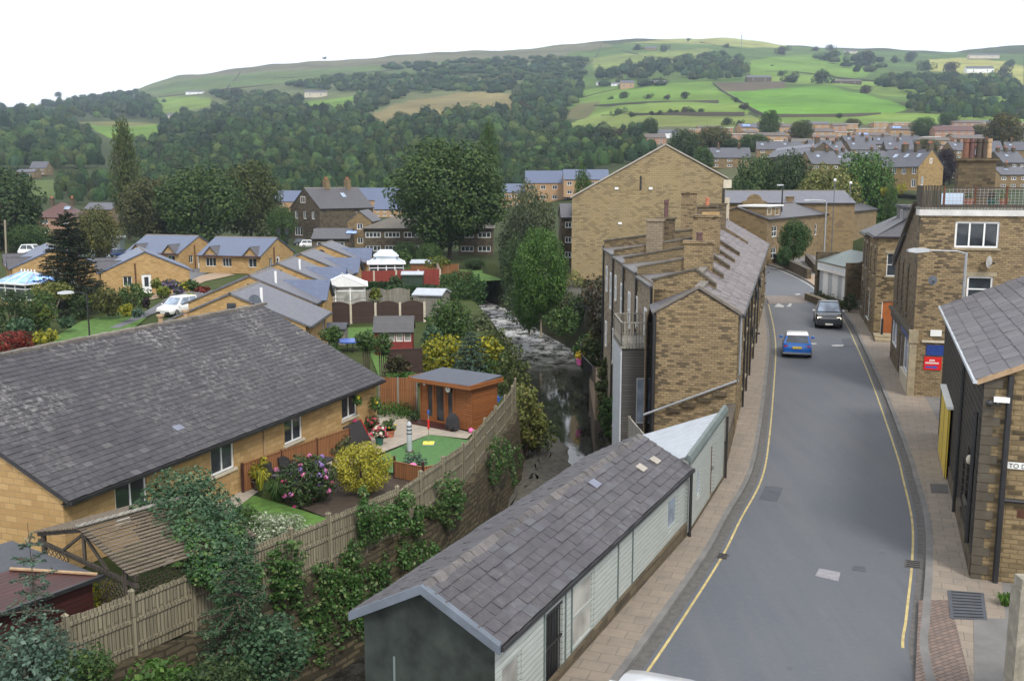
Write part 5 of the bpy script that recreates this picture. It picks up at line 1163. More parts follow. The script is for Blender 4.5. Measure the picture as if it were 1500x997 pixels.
for i in range(1, 6):
    a, b, tr, tm, zr = units[i]; zm = EV + SLF * tm; g = G(); g.bar((a + .15, tm, zm + .37), (a + .15, TRF(a + .01) + .12, zr + .3), .42, .09); g.bar((a + .15, 1.1, EV + SLF * 1.1 + .22), (a + .15, tm, zm + .37), .42, .09); g.build('coping', M['dark_lintel' if i % 2 else 'ridge_stone'], t)
for q in ((7.7, 2.3, .75, 1.35, 5.9, 7.55, dict(mat='sandstone_gable', pots=1, ph=.4, pr=.16, pot='tile_red')), (16.9, 2.7, .8, 1.5, 6, 8.5, dict(pots=0, mat='sandstone_gable')), (18.4, 2.6, .7, .8, 6, 8.6, dict(pots=0, mat='sandstone_clean')), (17.7, 5.7, .8, .95, 5.8, 8.2, dict(pots=0, mat='sandstone_rear')), (18.6, 5.2, .7, 1.0, 5.9, 8.3, dict(pots=1, ph=1.0, pr=.14, pot='tile_red')), (29, 4.9, .8, 1.0, 6, 9.7, dict(pots=0, mat='sandstone_gable')), (23.2, 3.2, .8, 1.2, 6.2, 8.9, dict(pots=1, ph=.5)), (36, 3.6, .8, 1.6, 6.4, 8.8, dict(pots=0))): chimney(t, *q[:6], **q[6])
g = G(); g.box(-.0, -.24, EV - .2, 50, -.13, EV - .08); g.build('gutter', M['gutter_black'], t)
tubepart('downpipe', [(.12, -.1, EV - .1), (.12, -.1, 2.6), (-.0, -.06, 2.3)], .05, 'galv', t)
tubepart('waste_pipe', [(-.08, -.02, 2.35), (-.25, 3.7, .75)], .05, 'galv', t); tubepart('rear_corner_pipe', [(-.1, 3.35, 4.9), (-.1, 3.35, 1.2), (-.1, 3.35, -3.5)], .07, 'gutter_black', t)
for k, x in enumerate((5.3, 9, 13.2, 18.5, 24.5)): tubepart('drainpipe', [(x, -.08, EV - .1), (x, -.08, .1)], .05, 'gutter_black', t)
for k in range(4): g = G(); g.box(-.14, .35 + k * .62, 1.95 - .26 * (k + 1), -.004, .9 + k * .62, 2.1 - .26 * (k + 1)); g.build('stepped_flashing', M['sandstone_brown'], t)
# satellite dishes on its street front
def dish(lab, p, rz, r=.32, mat='verge_lead', grp=None):
    t = T('satellite_dish', lab, 'satellite dish', p, rz, grp); g = G(); rings = []
    for k in range(5):
        f = k / 4; rings.append([(r * f * math.cos(a), -.06 - .12 * (1 - f * f) * -1 + .0, r * 1.1 * f * math.sin(a)) if False else (r * max(f, .02) * math.cos(a), -.3 - .1 * f * f, r * 1.1 * max(f, .02) * math.sin(a)) for a in [2 * PI * j / 18 for j in range(18)]])
    g.loft(rings, True, True); g.build('reflector', M[mat], t, True); g = G(); g.tube([(0, 0, -.1), (0, -.15, -.1), (0, -.28, 0)], .02, 6); g.build('bracket', M['black_iron'], t)
    g = G(); g.tube([(0, -.33, -r), (0, -.62, -.05)], .012, 5); g.box(-.04, -.68, -.08, .04, -.58, .0); g.build('feed_arm', M['black_iron'], t)
for lab, s, z in (('dark satellite dish nearest the road camera end of the terrace front', 7.2, 3.3), ('grey satellite dish second along the terrace front, under the gutter', 11.5, 4.6), ('grey satellite dish third along the terrace front', 17, 4.75), ('small dark dish farthest along the terrace front', 26, 4.6)):
    p = TA + td * s; dish(lab, (p.x, p.y, z), TRZ, .36)
# rear timber balcony block
def tl(s, q, z): p = TA + td * s + tn * q; return V((p.x, p.y, z))
bo = V((4.72, 41.7, -2.2)); t = T('timber_balcony', 'dark clad extension with a railed balcony on the back of the terrace', 'balcony', bo)
g = G(); wall(g, (0, 0, 0), (1, 0, 0), 1.62, 5.5, [(.62, 2.2, .7, 2.0)], .08); wall(g, (1.62, 0, 0), (0, 1, 0), 3.0, 5.5); wall(g, (0, 3, 0), (0, -1, 0), 3.0, 5.5); g.poly([(0, 0, 5.5), (1.62, 0, 5.5), (1.62, 3, 5.5), (0, 3, 5.5)]); g.build('wall', M['clad_dark'], t)
window(t, (0, 0, 0), (1, 0, 0), .62, 2.2, .7, 2.0, 2, 1, frame='lead_light', glass='glass_sky', dep=.03)
g = G(); g.obox((-.08, -.02, .2), (.06, 0, 0), (0, 3.0, 0), Z3 * 5.4); g.build('side_screen', M['lead_light'], t)
g = G(); g.box(-.1, -.12, 5.5, 1.62, 3, 5.6); g.build('deck', M['old_grey_wood'], t)
for p, q in (((-.05, -.08), (1.55, -.08)), ((-.05, -.08), (-.05, 2.95)), ((-.05, 2.95), (1.2, 2.95))):
    g = G(); a, b = V((*p, 5.6)), V((*q, 5.6)); d = b - a; n = max(3, int(d.length / .12)); g.bar(a + Z3 * 1.0, b + Z3 * 1.0, .07, .05); g.bar(a + Z3 * .1, b + Z3 * .1, .05, .04)
    for k in range(n + 1): c = a + d * k / n; g.bar(c, c + Z3 * 1.0, .03, .03, (0, 1, 0))
    g.build('railing', M['old_grey_wood'], t)
boardfence('plank_fence', 'weathered plank fence at the river edge below the balcony', [D(922, 606, 38.2), D(946, 632, 35.2)], 1.9, 'old_grey_wood', z=.1 - .9, n=1)
t = T('yard_wall', 'low dark stone yard wall joining the lean-to and the terrace', 'wall', (7.4, 33.4, 0)); g = G(); d = V((1.7, 6.0, 0)); g.obox((0, .03, -.6), d, V((-.3, .08, 0)), (0, 0, 1.9)); g.build('masonry', M['sandstone_soot'], t); g = G(); g.obox((.04, .02, 1.302), d, V((-.38, .1, 0)), (0, 0, .09)); g.build('coping', M['dark_lintel'], t)
# yard slab behind lean-to
flat('yard', [(4.6, 34.4), (7.5, 33.4), (9.2, 39.3), (6., 40.5), (4.7, 41.6), (4.2, 38)], -.85, M['drive_tan'], .5)
# ---------------------------------------------------------------- chapel gable
cy = 110.; cb = lambda px, py, Y=cy: D(px, py, Y)
pl_, pr_ = cb(838, 290), cb(1063, 262); ap = cb(975, 213); z0 = -5.6
t = T('chapel', 'big plain sandstone gable of a chapel behind the terrace', 'chapel', (pl_.x, cy, 0)); og = V((pl_.x, cy, 0)); L_ = 26
g = G(); pts = [V((pl_.x, cy, z0)), V((pr_.x, cy, z0)), pr_, ap, pl_]; back = V((2.4, L_, 0))
g.poly(pts); g.poly([V((pr_.x, cy, z0)), V((pr_.x, cy, z0)) + back, pr_ + back, pr_]); g.poly([V((pl_.x, cy, z0)) + back, V((pl_.x, cy, z0)), pl_, pl_ + back]); g.poly([p + back for p in pts[::-1]]); g.build('wall', M['sandstone_chapel'], t, off=og)
g = G(); roofslab(g, [pr_ + V((.4, .3, -.05)), pr_ + back + V((.4, 0, -.05)), ap + back + V((0, 0, .1)), ap + V((0, .3, .1))], .2); roofslab(g, [pl_ + back + V((-.3, 0, 0)), pl_ + V((-.3, .3, 0)), ap + V((0, .3, .1)), ap + back + V((0, 0, .1))], .2); g.build('roof', M['slate_grey'], t, off=og)
g = G(); g.bar(pl_ + V((-.2, .1, .05)), ap + V((0, .1, .12)), .5, .14); g.bar(ap + V((0, .1, .12)), pr_ + V((.3, .1, .05)), .5, .14); g.build('coping', M['lintel_pale'], t, off=og)
g = G(); g.obox(pr_ + V((-.25, -.12, -1.0)), (.9, 0, 0), back * 1., (0, 0, .9)); g.build('cornice', M['cream_stone'], t, off=og)
tubepart('downpipe', [pr_ + V((-.18, -.12, -1)), V((pr_.x - .18, cy - .12, 0))], .12, 'gutter_black', t, og)
g = G(); c = cb(938.5, 268); g.box(c.x - .1, cy - .06, c.z - .75, c.x + .1, cy - .02, c.z + .75); g.build('tie_plate', M['black_iron'], t, off=og)
for a, b in ((903, 276), (953, 276), (908, 327)): c = cb(a, b); g = G(); g.box(c.x - .2, cy - .12, c.z - .12, c.x + .2, cy - .003, c.z + .12); g.build('pale_stone', M['white_paint'], t, off=og)
for k in range(3): c = cb(1068, 290) + back * (.12 + .25 * k); g = G(); g.box(c.x - .3, c.y, -1, c.x + .45, c.y + .9, c.z); g.build('pilaster', M['cream_stone'], t, off=og)
# ---------------------------------------------------------------- right-hand side: dark stone house at the kerb
HA = V((11.92, 24.45, 0)); hd = V((.346, .938, 0)).normalized(); hp = V((hd.y, -hd.x, 0))
hq = lambda a, b, z: HA + hd * a + hp * b + Z3 * z
t = T('stone_house', 'soot-black stone house with a big slate roof at the right kerb', 'house', HA); L_, W_, ev, sl = 16.1, 8., 5.4, .45
def side(g, a, b, c, d, ops=(), H=None, rev=.12): wall(g, a, (b - a).normalized(), (b - a).length, H or c, ops, rev)
sops = [(L_ - 2.2 - .9, 1.4, .8, 1.5), (L_ - 4.4, .9, .7, 1.3)]
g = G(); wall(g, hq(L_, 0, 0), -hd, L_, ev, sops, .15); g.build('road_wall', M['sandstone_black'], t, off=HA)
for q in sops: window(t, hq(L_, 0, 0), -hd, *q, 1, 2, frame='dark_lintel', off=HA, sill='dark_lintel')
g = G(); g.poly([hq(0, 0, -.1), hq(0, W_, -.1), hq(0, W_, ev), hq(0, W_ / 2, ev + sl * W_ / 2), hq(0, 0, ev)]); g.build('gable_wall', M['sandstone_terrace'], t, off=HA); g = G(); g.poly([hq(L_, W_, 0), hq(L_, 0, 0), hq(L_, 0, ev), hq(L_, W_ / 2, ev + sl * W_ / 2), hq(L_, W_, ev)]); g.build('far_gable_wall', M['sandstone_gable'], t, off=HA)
for k in range(22): w = .42 if k % 2 else .26; g = G(); g.obox(hq(-.03, -.02, k * .245 + .01), hp * w, hd * .06, Z3 * .225); g.build('quoin', M['dark_lintel'], t, off=HA)
g = G(); n_ = (V((0, 0, 1)) - hp * sl).normalized(); s_ = (hp + Z3 * sl).normalized()
roofslab(g, [hq(-.12, -.18, ev - .06), hq(L_ + .1, -.18, ev - .06), hq(L_ + .1, W_ / 2, ev + sl * W_ / 2), hq(-.12, W_ / 2, ev + sl * W_ / 2)], .1); roofslab(g, [hq(-.12, W_ + .15, ev - .06), hq(L_ + .1, W_ + .15, ev - .06), hq(L_ + .1, W_ / 2, ev + sl * W_ / 2), hq(-.12, W_ / 2, ev + sl * W_ / 2)], .1); rf = g.build('roof', M['slate_grey'], t, off=HA)
g = G(); slates(g, hq(-.14, -.2, ev - .05), hd, hp + Z3 * sl, L_ + .24, 4.55, .62, .42, 9, .02, .04, .02); g.build('roof_slates', M['right_slate'], rf, off=HA)
g = G(); g.obox(hq(-.16, -.3, ev - .14), hd * (L_ + .3), hp * .1, Z3 * .09); g.build('gutter', M['lead_light'], t, off=HA)
g = G(); g.obox(hq(-.15, -.2, ev - .17), hd * .05, hp * 4.2 + Z3 * sl * 4.2, Z3 * .14); g.build('bargeboard', M['pot_buff'], t, off=HA)
for a, b, z0, z1, r in ((-.1, .56, 0.1, 5.5, .075), (5.6, -.07, .1, 5.2, .05), (.45, -.12, .9, 4.4, .06)): tubepart('drainpipe', [hq(a, b, z1), hq(a, b, z0)], r, 'gutter_black', t, HA)
tubepart('branch_pipe', [hq(-.08, .56, 2.3), hq(-.08, 2.2, 2.3)], .06, 'gutter_black', t, HA)
for a0, a1 in ((9.3, 11.2), (11.35, 13.3)): g = G(); g.obox(hq(a0, -.14, .12), hd * (a1 - a0), hp * .06, Z3 * 2.45); g.build('yellow_door', M['door_yellow'], t, off=HA)
g = G(); g.obox(hq(9.2, -.2, 2.58), hd * 4.2, hp * .2, Z3 * .1); g.build('door_canopy', M['sign_white'], t, off=HA)
g = G(); g.obox(hq(.15, -.002, .1), hd * 9, hp * -.03, Z3 * .5); g.build('plinth', M['plinth_stone'], t, off=HA)
g = G(); g.obox(hq(-.012, .95, 1.85), hp * .3, hd * .02, Z3 * .22)
for k in range(5): g.obox(hq(-.02, .97, 1.88 + k * .036), hp * .26, hd * .01, Z3 * .012)
g.build('air_brick', M['rust'], t, off=HA)
def sign_text(par, txt, o, u, size, mat, off, dep=.004, name='lettering'):
    c = bpy.data.curves.new('lettering', 'FONT'); c.body = txt; c.size = size; c.extrude = .002; ob = bpy.data.objects.new('tmp', c); COL.objects.link(ob)
    dg = bpy.context.evaluated_depsgraph_get(); me = bpy.data.meshes.new_from_object(ob.evaluated_get(dg)); bpy.data.objects.remove(ob)
    u = V(u).normalized(); n = u.cross(Z3); mt = Matrix((u, Z3, n)).transposed().to_4x4(); mt.translation = V(o) + n * dep - V(off); me.transform(mt); me.materials.clear(); me.materials.append(M[mat]); me.name = name
    x = bpy.data.objects.new(name, me); COL.objects.link(x); x.parent = par; return x
st = T('street_sign', 'white street sign reading TO DA on the stone gable at the right edge', 'sign', hq(0, .64, 3.13)); off = hq(0, .64, 3.13); g = G(); g.obox(hq(-.03, .64, 3.12), hp * .62, hd * .025, Z3 * .17); g.build('plate', M['sign_white'], st, off=off); sign_text(st, 'TO DA', hq(-.032, .67, 3.145), hp, .165, 'black_iron', off)
st = T('security_camera', 'white security camera bracket on the near corner of the black stone house', 'security camera', hq(-.1, .1, 4.85)); off = hq(-.1, .1, 4.85); g = G(); g.obox(hq(-.2, .2, 4.83), hp * .36, hd * .1, Z3 * .13); g.build('housing', M['sign_white'], st, off=off); g = G(); g.ball(hq(-.22, .1, 4.8), .09); g.build('dome', M['black_iron'], st, True, off=off); tubepart('arm', [hq(.0, .3, 4.75), hq(-.18, .3, 4.84)], .03, 'galv', st, off)
st = T('wall_lamp', 'small cream wall lamp low on the black stone wall', 'lamp', hq(1.0, -.1, 3.0)); off = hq(1., -.1, 3.); g = G(); g.ball(hq(1., -.14, 3.), .09, .09, .13); g.build('globe', M['cream_stone'], st, True, off=off); tubepart('arm', [hq(1., 0, 2.9), hq(1., -.12, 2.9)], .02, 'black_iron', st, off)
t = T('stone_pier', 'blurred stone pier of the bridge at the right picture edge', 'pier', (9.0, 16.6, 0)); g = G(); g.box(0, 0, -.2, 2.5, .35, 3.1); g.build('shaft', M['pier_stone'], t); g = G(); g.box(.03, .03, 3.1, 2.5, .32, 3.3); g.build('cap', M['pier_stone'], t)
tuft('grass_tuft', 'bright green grass tuft between gable wall and pier', 'grass', P(1472, 886, .1), .55, .3, 'grass_blade', 130, 8, .012)
pxflat('forecourt', [(1426, 905), (1500, 905), (1500, 1060), (1428, 1060)], .115, M['path_grey'])
# ---------------------------------------------------------------- corner house with roof terrace
CA = V((19.26, 46.97, 0)); c1 = V((.961, -.276, 0)).normalized(); c2 = V((.276, .961, 0)).normalized(); cq = lambda a, s, z: CA + c1 * a + c2 * s + Z3 * z
t = T('corner_house', 'three-storey streaky stone corner house with a railed roof terrace', 'house', CA)
fo = [(1.53, 7.27, 1.9, 1.22), (2.2, 4.6, 1.12, 1.35)]
g = G(); wall(g, CA, c1, 9, 8.9, fo, .12); g.build('front_wall', M['sandstone_gable'], t, off=CA)
window(t, CA, c1, *fo[0], 3, 1, off=CA, dep=.06, fw=.09, sill='lintel_stone'); window(t, CA, c1, *fo[1], 1, 1, off=CA, dep=.06, fw=.09, lintel='lintel_stone', rowat=[.55])
so_ = [(2.0, 3.7, .75, 2.4), (4.4, 3.7, .75, 2.4), (7.0, 3.65, .75, 2.4), (.45, 1.1, 3.1, 1.45), (7.2, .75, 3.3, 1.8), (5.0, .1, 1.0, 2.2)]
g = G(); o = cq(0, 11.2, 0); wall(g, o, -c2, 11.2, 6.3, so_, .14); g.poly([cq(0, 11.2, 5.7) if 0 else cq(0, 11.2, 6.3), cq(0, 0, 6.3), cq(0, 0, 8.9), cq(0, 1.6, 9.25), cq(0, 9.4, 6.32)]); g.poly([cq(9, 11.2, 0), cq(0, 11.2, 0), cq(0, 11.2, 6.3), cq(9, 11.2, 6.3)]); g.poly([cq(9, 0, 0), cq(9, 11.2, 0), cq(9, 11.2, 6.3), cq(9, 1.6, 9.25), cq(9, 0, 8.9)]); g.build('side_wall', M['sandstone_soot'], t, off=CA)
for q in so_[:3]: window(t, o, -c2, *q, 1, 2, frame='dark_lintel', off=CA, sill='dark_lintel', lintel='dark_lintel')
for q in so_[3:5]: window(t, o, -c2, *q, 2, 1, off=CA, fw=.1, dep=.04, glass='glass_sky', name='shop_window')
door(t, o, -c2, *so_[5], mat='sign_blue', off=CA)
g = G(); g.obox(cq(-.22, -.05, 3.05), c2 * 11.2, c1 * .22, Z3 * .16); g.obox(cq(-.1, .1, 2.62), c2 * 10.9, c1 * .1, Z3 * .42); g.build('shop_cornice', M['dark_lintel'], t, off=CA)
g = G(); g.obox(cq(-.13, .3, 2.68), c2 * 4.2, c1 * .02, Z3 * .32); g.build('fascia_sign', M['sign_blue'], t, off=CA)
g = G(); g.obox(cq(-.15, -.15, 0.1), c1 * .32, c2 * .32, Z3 * 2.6); g.obox(cq(-.2, -.2, 2.7), c1 * .42, c2 * .42, Z3 * .6); g.build('corner_pillar', M['lintel_stone'], t, off=CA)
g = G(); g.obox(cq(-.12, .35, .1), c2 * 3.6, c1 * .115, Z3 * .75); g.build('stall_riser', M['cream_stone'], t, off=CA)
g = G(); g.obox(cq(-.08, -.1, 8.75), c1 * 9.1, c2 * .1, Z3 * .28); g.obox(cq(-.1, 0, 8.75), c2 * 1.2, c1 * .1, Z3 * .28); g.build('parapet_band', M['parapet_paint'], t, off=CA)
g = G(); g.obox(cq(-.06, -.06, 9.05), c1 * 9.0, c2 * 6, Z3 * .1); g.build('terrace_deck', M['old_grey_wood'], t, off=CA)
g = G(); g.obox(cq(-.02, -.08, 9.15), c1 * 9, c2 * .08, Z3 * .12); g.obox(cq(.9, -.04, 10.02), c1 * 8, c2 * .05, Z3 * .06); g.build('rail', M['trellis_wood'], t, off=CA)
for k in range(5): g = G(); a = .95 + k * 1.33; g.obox(cq(a - .04, -.05, 9.15), c1 * .09, c2 * .08, Z3 * .98); g.build('rail_post', M['rust'], t, off=CA)
g = G()
for k in range(48): g.obox(cq(1.0 + k * .165, -.01, 9.2), c1 * .012, c2 * .012, Z3 * .85)
for k in range(6): g.obox(cq(.95, -.012, 9.3 + k * .13), c1 * 7.9, c2 * .012, Z3 * .012)
g.build('wire_mesh', M['galv'], t, off=CA)
g = G(); n = 7
for k in range(n): g.obox(cq(-.02 + k * .125, .05, 9.1), c1 * .1, c2 * .03, Z3 * 1.05)
for k in range(16): g.obox(cq(-.03, .1 + k * .125, 9.1), c2 * .1, c1 * .03, Z3 * 1.05)
g.build('timber_screen', M['trellis_wood'], t, off=CA)
g = G(); roofslab(g, [cq(-.15, 1.55, 9.3), cq(9.1, 1.55, 9.3), cq(9.1, 11.5, 5.62), cq(-.15, 11.5, 5.62)], .14) if 0 else roofslab(g, [cq(-.15, 6, 7.66), cq(9.1, 6, 7.66), cq(9.1, 11.5, 5.62), cq(-.15, 11.5, 5.62)], .14); g.build('roof', M['slate_grey'], t, off=CA)
g = G()
for k in range(26): s = 1.7 + k * .36; g.obox(cq(-.2, s, 9.25 - (s - 1.6) * .372), c2 * .34, c1 * .3, Z3 * .16)
g.build('stepped_verge', M['dark_lintel'], t, off=CA)
g = G(); c = cq(2.1, 4.2, 0); g.obox(cq(2.0, 3.6, 9.1), c1 * 1.7, c2 * 1.0, Z3 * 2.25); g.obox(cq(1.88, 3.48, 11.35), c1 * 1.94, c2 * 1.24, Z3 * .13); ch = g.build('chimney', M['sandstone_brown'], t, off=CA)
for k, (a, m, r) in enumerate(((2.35, 'pot_brown', .17), (2.62, 'tile_red', .15), (2.95, 'pot_dark', .15), (3.2, 'pot_dark', .13), (3.4, 'pot_buff', .13))): p = cq(a, 4.1, 11.48); g = G(); g.tube([p, p + Z3 * .75, p + Z3 * .78, p + Z3 * .95], [r, r * .85, r * 1.05, r], 9); g.build('chimney_pot', M[m], ch, True, off=CA)
g = G(); g.obox(cq(1.0, 1.2, 9.16), c1 * .95, c2 * .05, Z3 * .62); g.build('blue_panel', M['sign_lightblue'], t, off=CA)
for lab, a, s, z, m, lf in (('terracotta pot with grass on the roof terrace, left of the green pot', 2.1, .6, 9.15, 'terracotta', 'leaf_olive'), ('green plant pot on the roof terrace', 3.1, .6, 9.15, 'green_plastic', 'leaf_brown'), ('terracotta pot on the roof terrace, right of the green pot', 3.6, .6, 9.15, 'terracotta', 'leaf_olive_light')):
    p = cq(a, s, z); st = T('plant_pot', lab, 'plant pot', p); g = G(); g.tube([(0, 0, 0), (0, 0, .3), (0, 0, .3), (0, 0, .36)], [.14, .19, .22, .22], 12); g.build('pot', M[m], st, True); swarm([(0, 0, .5, .2, .2, .2)], 90, .06, lf, st, 3)
def board(lab, a, z0, w, h, mat, name='wall_sign', z=.03): p = cq(a, 0, z0); st = T(name, lab, 'sign', p); g = G(); g.obox(cq(a, -.05, z0), c1 * w, c2 * .045, Z3 * h); g.build('plate', M[mat], st, off=p); return st, p
board('small pale notice plate on the corner house front above the stone shelf', .75, 3.05, .5, .3, 'sign_white')
st, p = board('dark blue boarded panel on the corner house front', .62, 2.12, 1.2, .5, 'sign_blue')
st, p = board('red sign with blue arrow on the corner house front', .55, 1.42, .78, .62, 'plastic_red')
for k, (x, z, w) in enumerate(((.24, .42, .26), (.07, .29, .62))):
    g = G()
    for j in range(int(w / .05)): g.obox(cq(.55 + x + j * .05, -.056, 1.42 + z), c1 * .034, c2 * .005, Z3 * .085)
    g.build('lettering', M['sign_white'], st, off=p)
g = G(); A_ = lambda x, z: cq(.55 + x, -.055, 1.42 + z); g.poly([A_(.08, .09), A_(.45, .09), A_(.45, .04), A_(.64, .13), A_(.45, .22), A_(.45, .17), A_(.08, .17)]); g.build('arrow', M['plastic_blue'], st, off=p)
g = G(); g.obox(cq(.39, -.09, 2.74), c1 * 1.15, c2 * .088, Z3 * .1); g.build('stone_shelf', M['cream_stone'], t, off=CA)
p = cq(.65, -.05, 5.75); dish('small dark satellite dish on the corner house front', p, math.atan2(c1.y, c1.x), .2); p = cq(2.72, -.05, 6.65); dish('pale grey satellite dish beside the lower window of the corner house', p, math.atan2(c1.y, c1.x) + .9, .26, 'cloth_grey')
# ---------------------------------------------------------------- houses farther along the right pavement
rd_ = V((.262, .965, 0)).normalized(); rz_ = math.atan2(rd_.y, rd_.x); rp = V((rd_.y, -rd_.x, 0))
def roadhouse(lab, near, L, W, H, rise, wm, rm, ops, **kw): p = V((near[0], near[1], 0)) + rp * W; return house(lab, p, rz_, L, W, H, rise, wm, rm, ops, **kw)
roadhouse('sandstone house end with an orange door beyond the corner house', (24.2, 65.6), 6.4, 7, 6.9, 1.9, 'sandstone_terrace', 'slate_grey', {'N': [(1.0, 4.1, .8, 1.8), (4.2, 4.1, .8, 1.8), (.5, .8, 2.0, 1.9, 'w', dict(cols=2, sill='white_paint'))], 'W': [(.45, .35, 1.0, 2.2, 'door', dict(mat='orange_door')), (.6, 4.2, .7, 1.5)]}, wkw=dict(sill='lintel_stone', lintel='lintel_stone', rows=2, cols=1), name='stone_house', kind='hip')
roadhouse('sooty sandstone house between the orange-door house and the shop annex', (25.95, 72.1), 5.4, 7, 6.7, 1.9, 'sandstone_soot', 'slate_grey', {'N': [(1., 4.1, .8, 1.8), (3.4, 4.1, .8, 1.8), (.8, .9, .9, 2.0), (3.2, .1, 1.1, 2.5, 'door', dict(mat='white_paint'))]}, wkw=dict(sill='lintel_stone', lintel='lintel_stone', rows=2, cols=1), name='stone_house', kind='hip')
o = V((25.4, 67.2, 6.9)) + rp * .9; t = T('roof_dormer', 'dark slate-hung box dormer on the roofs beyond the corner house', 'dormer', o, rz_); g = G(); g.box(0, -3.2, -.2, 4, 0, 1.75); g.build('cheeks', M['slate_hung'], t); g = G(); g.box(-.15, -3.3, 1.75, 4.15, .15, 1.9); g.build('roof', M['felt'], t); window(t, (4, 0, 0), (-1, 0, 0), 2.6, .3, .9, 1.3, 1, 1, dep=-.03)
t = T('doorsteps', 'stone steps in the recess before the orange door', 'steps', V((23.3, 63.6, .1)), rz_); g = G()
for k in range(2): g.box(k * .45, -2.2, 0, 1.9, -.3, .17 * (k + 1))
g.build('treads', M['lintel_stone'], t)
roadhouse('pale two-storey stone house behind the white shop annex', (28.6, 77.5), 11, 8, 6.3, 1.6, 'sandstone_terrace', 'slate_grey', {'N': [(6.4, 3.6, .8, 2.0), (8.6, 3.6, .8, 2.0)], 'W': [(5.4, 3.6, .8, 1.9), (3.2, 3.6, .8, 1.9)]}, wkw=dict(rows=2, cols=1, sill='lintel_stone'), kind='hip', name='stone_house')
ko = V((27.2, 80.2, 0)); t = T('shop_annex', 'white-fronted single-storey shop annex with a grey-green glass roof', 'shop', ko, PI / 2 + .02); Lk, Wk = 8.0, 3.2
g = G(); g.box(0, -Wk, 0, .4, 0, 3.9); g.box(Lk - .5, -Wk, 0, Lk, 0, 4.3); g.box(0.4, -Wk, 0, Lk - .5, -Wk + .3, 4.3); g.box(.4, -.5, 0, Lk - .5, -.02, .7); g.build('stone_wall', M['sandstone_brown'], t)
g = G(); g.box(.4, -.45, 2.75, Lk - .5, -.02, 3.55); g.build('fascia_sign', M['white_paint'], t); g = G()
for k in range(14): g.box(.8 + k * .46 + .1 * (k % 3), -.018, 3.05, 1.0 + k * .46 + .1 * (k % 3), -.012, 3.25)
g.build('lettering', M['sign_lightblue'], t)
for k in range(6): g = G(); x = .4 + k * (Lk - .9) / 6; w = (Lk - .9) / 6; g.box(x + .05, -.3, .7, x + w - .05, -.24, 2.75); g.build('shutter_panel', M['lead_light' if k % 2 else 'white_paint'], t); g = G(); g.box(x - .05, -.32, .7, x + .06, -.2, 2.75); g.build('post', M['white_paint'], t)
g = G(); roofslab(g, [(.4, .1, 3.56), (Lk - .5, .1, 3.56), (Lk - .5, -Wk + .3, 4.5), (.4, -Wk + .3, 4.5)], .08); g.build('roof', M['verge_green'], t)
tubepart('drainpipe', [(-.06, -1.9, 3.2), (-.06, -1.9, .9)], .06, 'white_paint', t); g = G(); g.box(-.1, -2.6, 0, -.003, -.2, .9); g.build('timber_gate', M['old_grey_wood'], t)
for k in range(7): bush('planter_shrub', 'straggly grey-green plant in the bed before the white shop annex', 'shrub', ko + V((-.45, k * 1.06 + .4, .1)), .8, .7 + .15 * (k % 3), 'leaf_spruce' if k % 2 else 'leaf_olive', 160, .08, 7, 60 + k, group='plants before the shop annex')
bush('bush', 'dark bush at the near corner of the shop annex', 'shrub', P(1243, 457, .1), 1.2, 1.5, 'leaf_dark', 420, .09, 9, 71)
t = T('low_wall', 'low stone wall with plants in front of the shop annex', 'wall', ko - V((1.0, 0, 0))); g = G(); g.obox((0, 0, 0), (0, 8., 0), (.3, 0, 0), Z3 * .55); g.build('masonry', M['sandstone_brown'], t); g = G(); g.obox((-.03, 0, .552), (0, 8., 0), (.36, 0, 0), Z3 * .08); g.build('coping', M['lintel_stone'], t)
# far end of the street
jd = V((32, 51, 0)).normalized()
house('long low sandstone mill building at the far end of the street', (32.3, 126, -.3), math.atan2(jd.y, jd.x), 62, 8, 6.2, 1.4, 'stone_far', 'slate_grey', {'S': [(2.0, 3.8, 2.2, 1.4, 'w', dict(cols=2)), (2., 1., 2.2, 1.4, 'w', dict(cols=2)), (9.5, 3.2, 1.2, 1.6), (12.8, 3.2, 1.2, 1.6), (9.5, .4, 1.1, 2.1, 'door', dict(mat='white_paint')), (22, 3.2, 1.2, 1.6), (30, 3.2, 1.2, 1.6)]}, chims=[(26, 5, 1.3, .9, 6, 8.7, dict(pots=0, mat='stone_far'))], name='mill_building', cat='building', wkw=dict(rows=2, cols=1, sill='lintel_stone', fw=.1))
t = T('roof_dormer', 'wide flat-topped dormer on the near end of the long mill building', 'dormer', V((32.6, 126.6, 6.0)), math.atan2(jd.y, jd.x)); g = G(); g.box(.5, .5, -.4, 6.5, 4, 1.35); g.build('cheeks', M['stone_far'], t); g = G(); g.box(.3, .2, 1.35, 6.8, 4.2, 1.55); g.build('roof', M['white_paint'], t); window(t, (.5, .5, 0), (1, 0, 0), .4, .35, 1.6, .85, 1, 1, dep=-.03, glass='glass_blue'); window(t, (.5, .5, 0), (1, 0, 0), 3.6, .2, 1.7, 1.0, 1, 1, dep=-.03)
t_ = house('sandstone chapel hall with a round-topped gable and blue slate roof', (31.5, 150, -.3), 0, 20, 11, 7.8, 1.7, 'stone_far', 'slate_mid', {'S': [(8.2, 4.6, 1.0, 1.5), (11., 4.6, 1.0, 1.5), (14, 4.6, 1, 1.5)]}, name='chapel_hall', cat='building', wkw=dict(frame='lintel_stone', rows=2, cols=1))
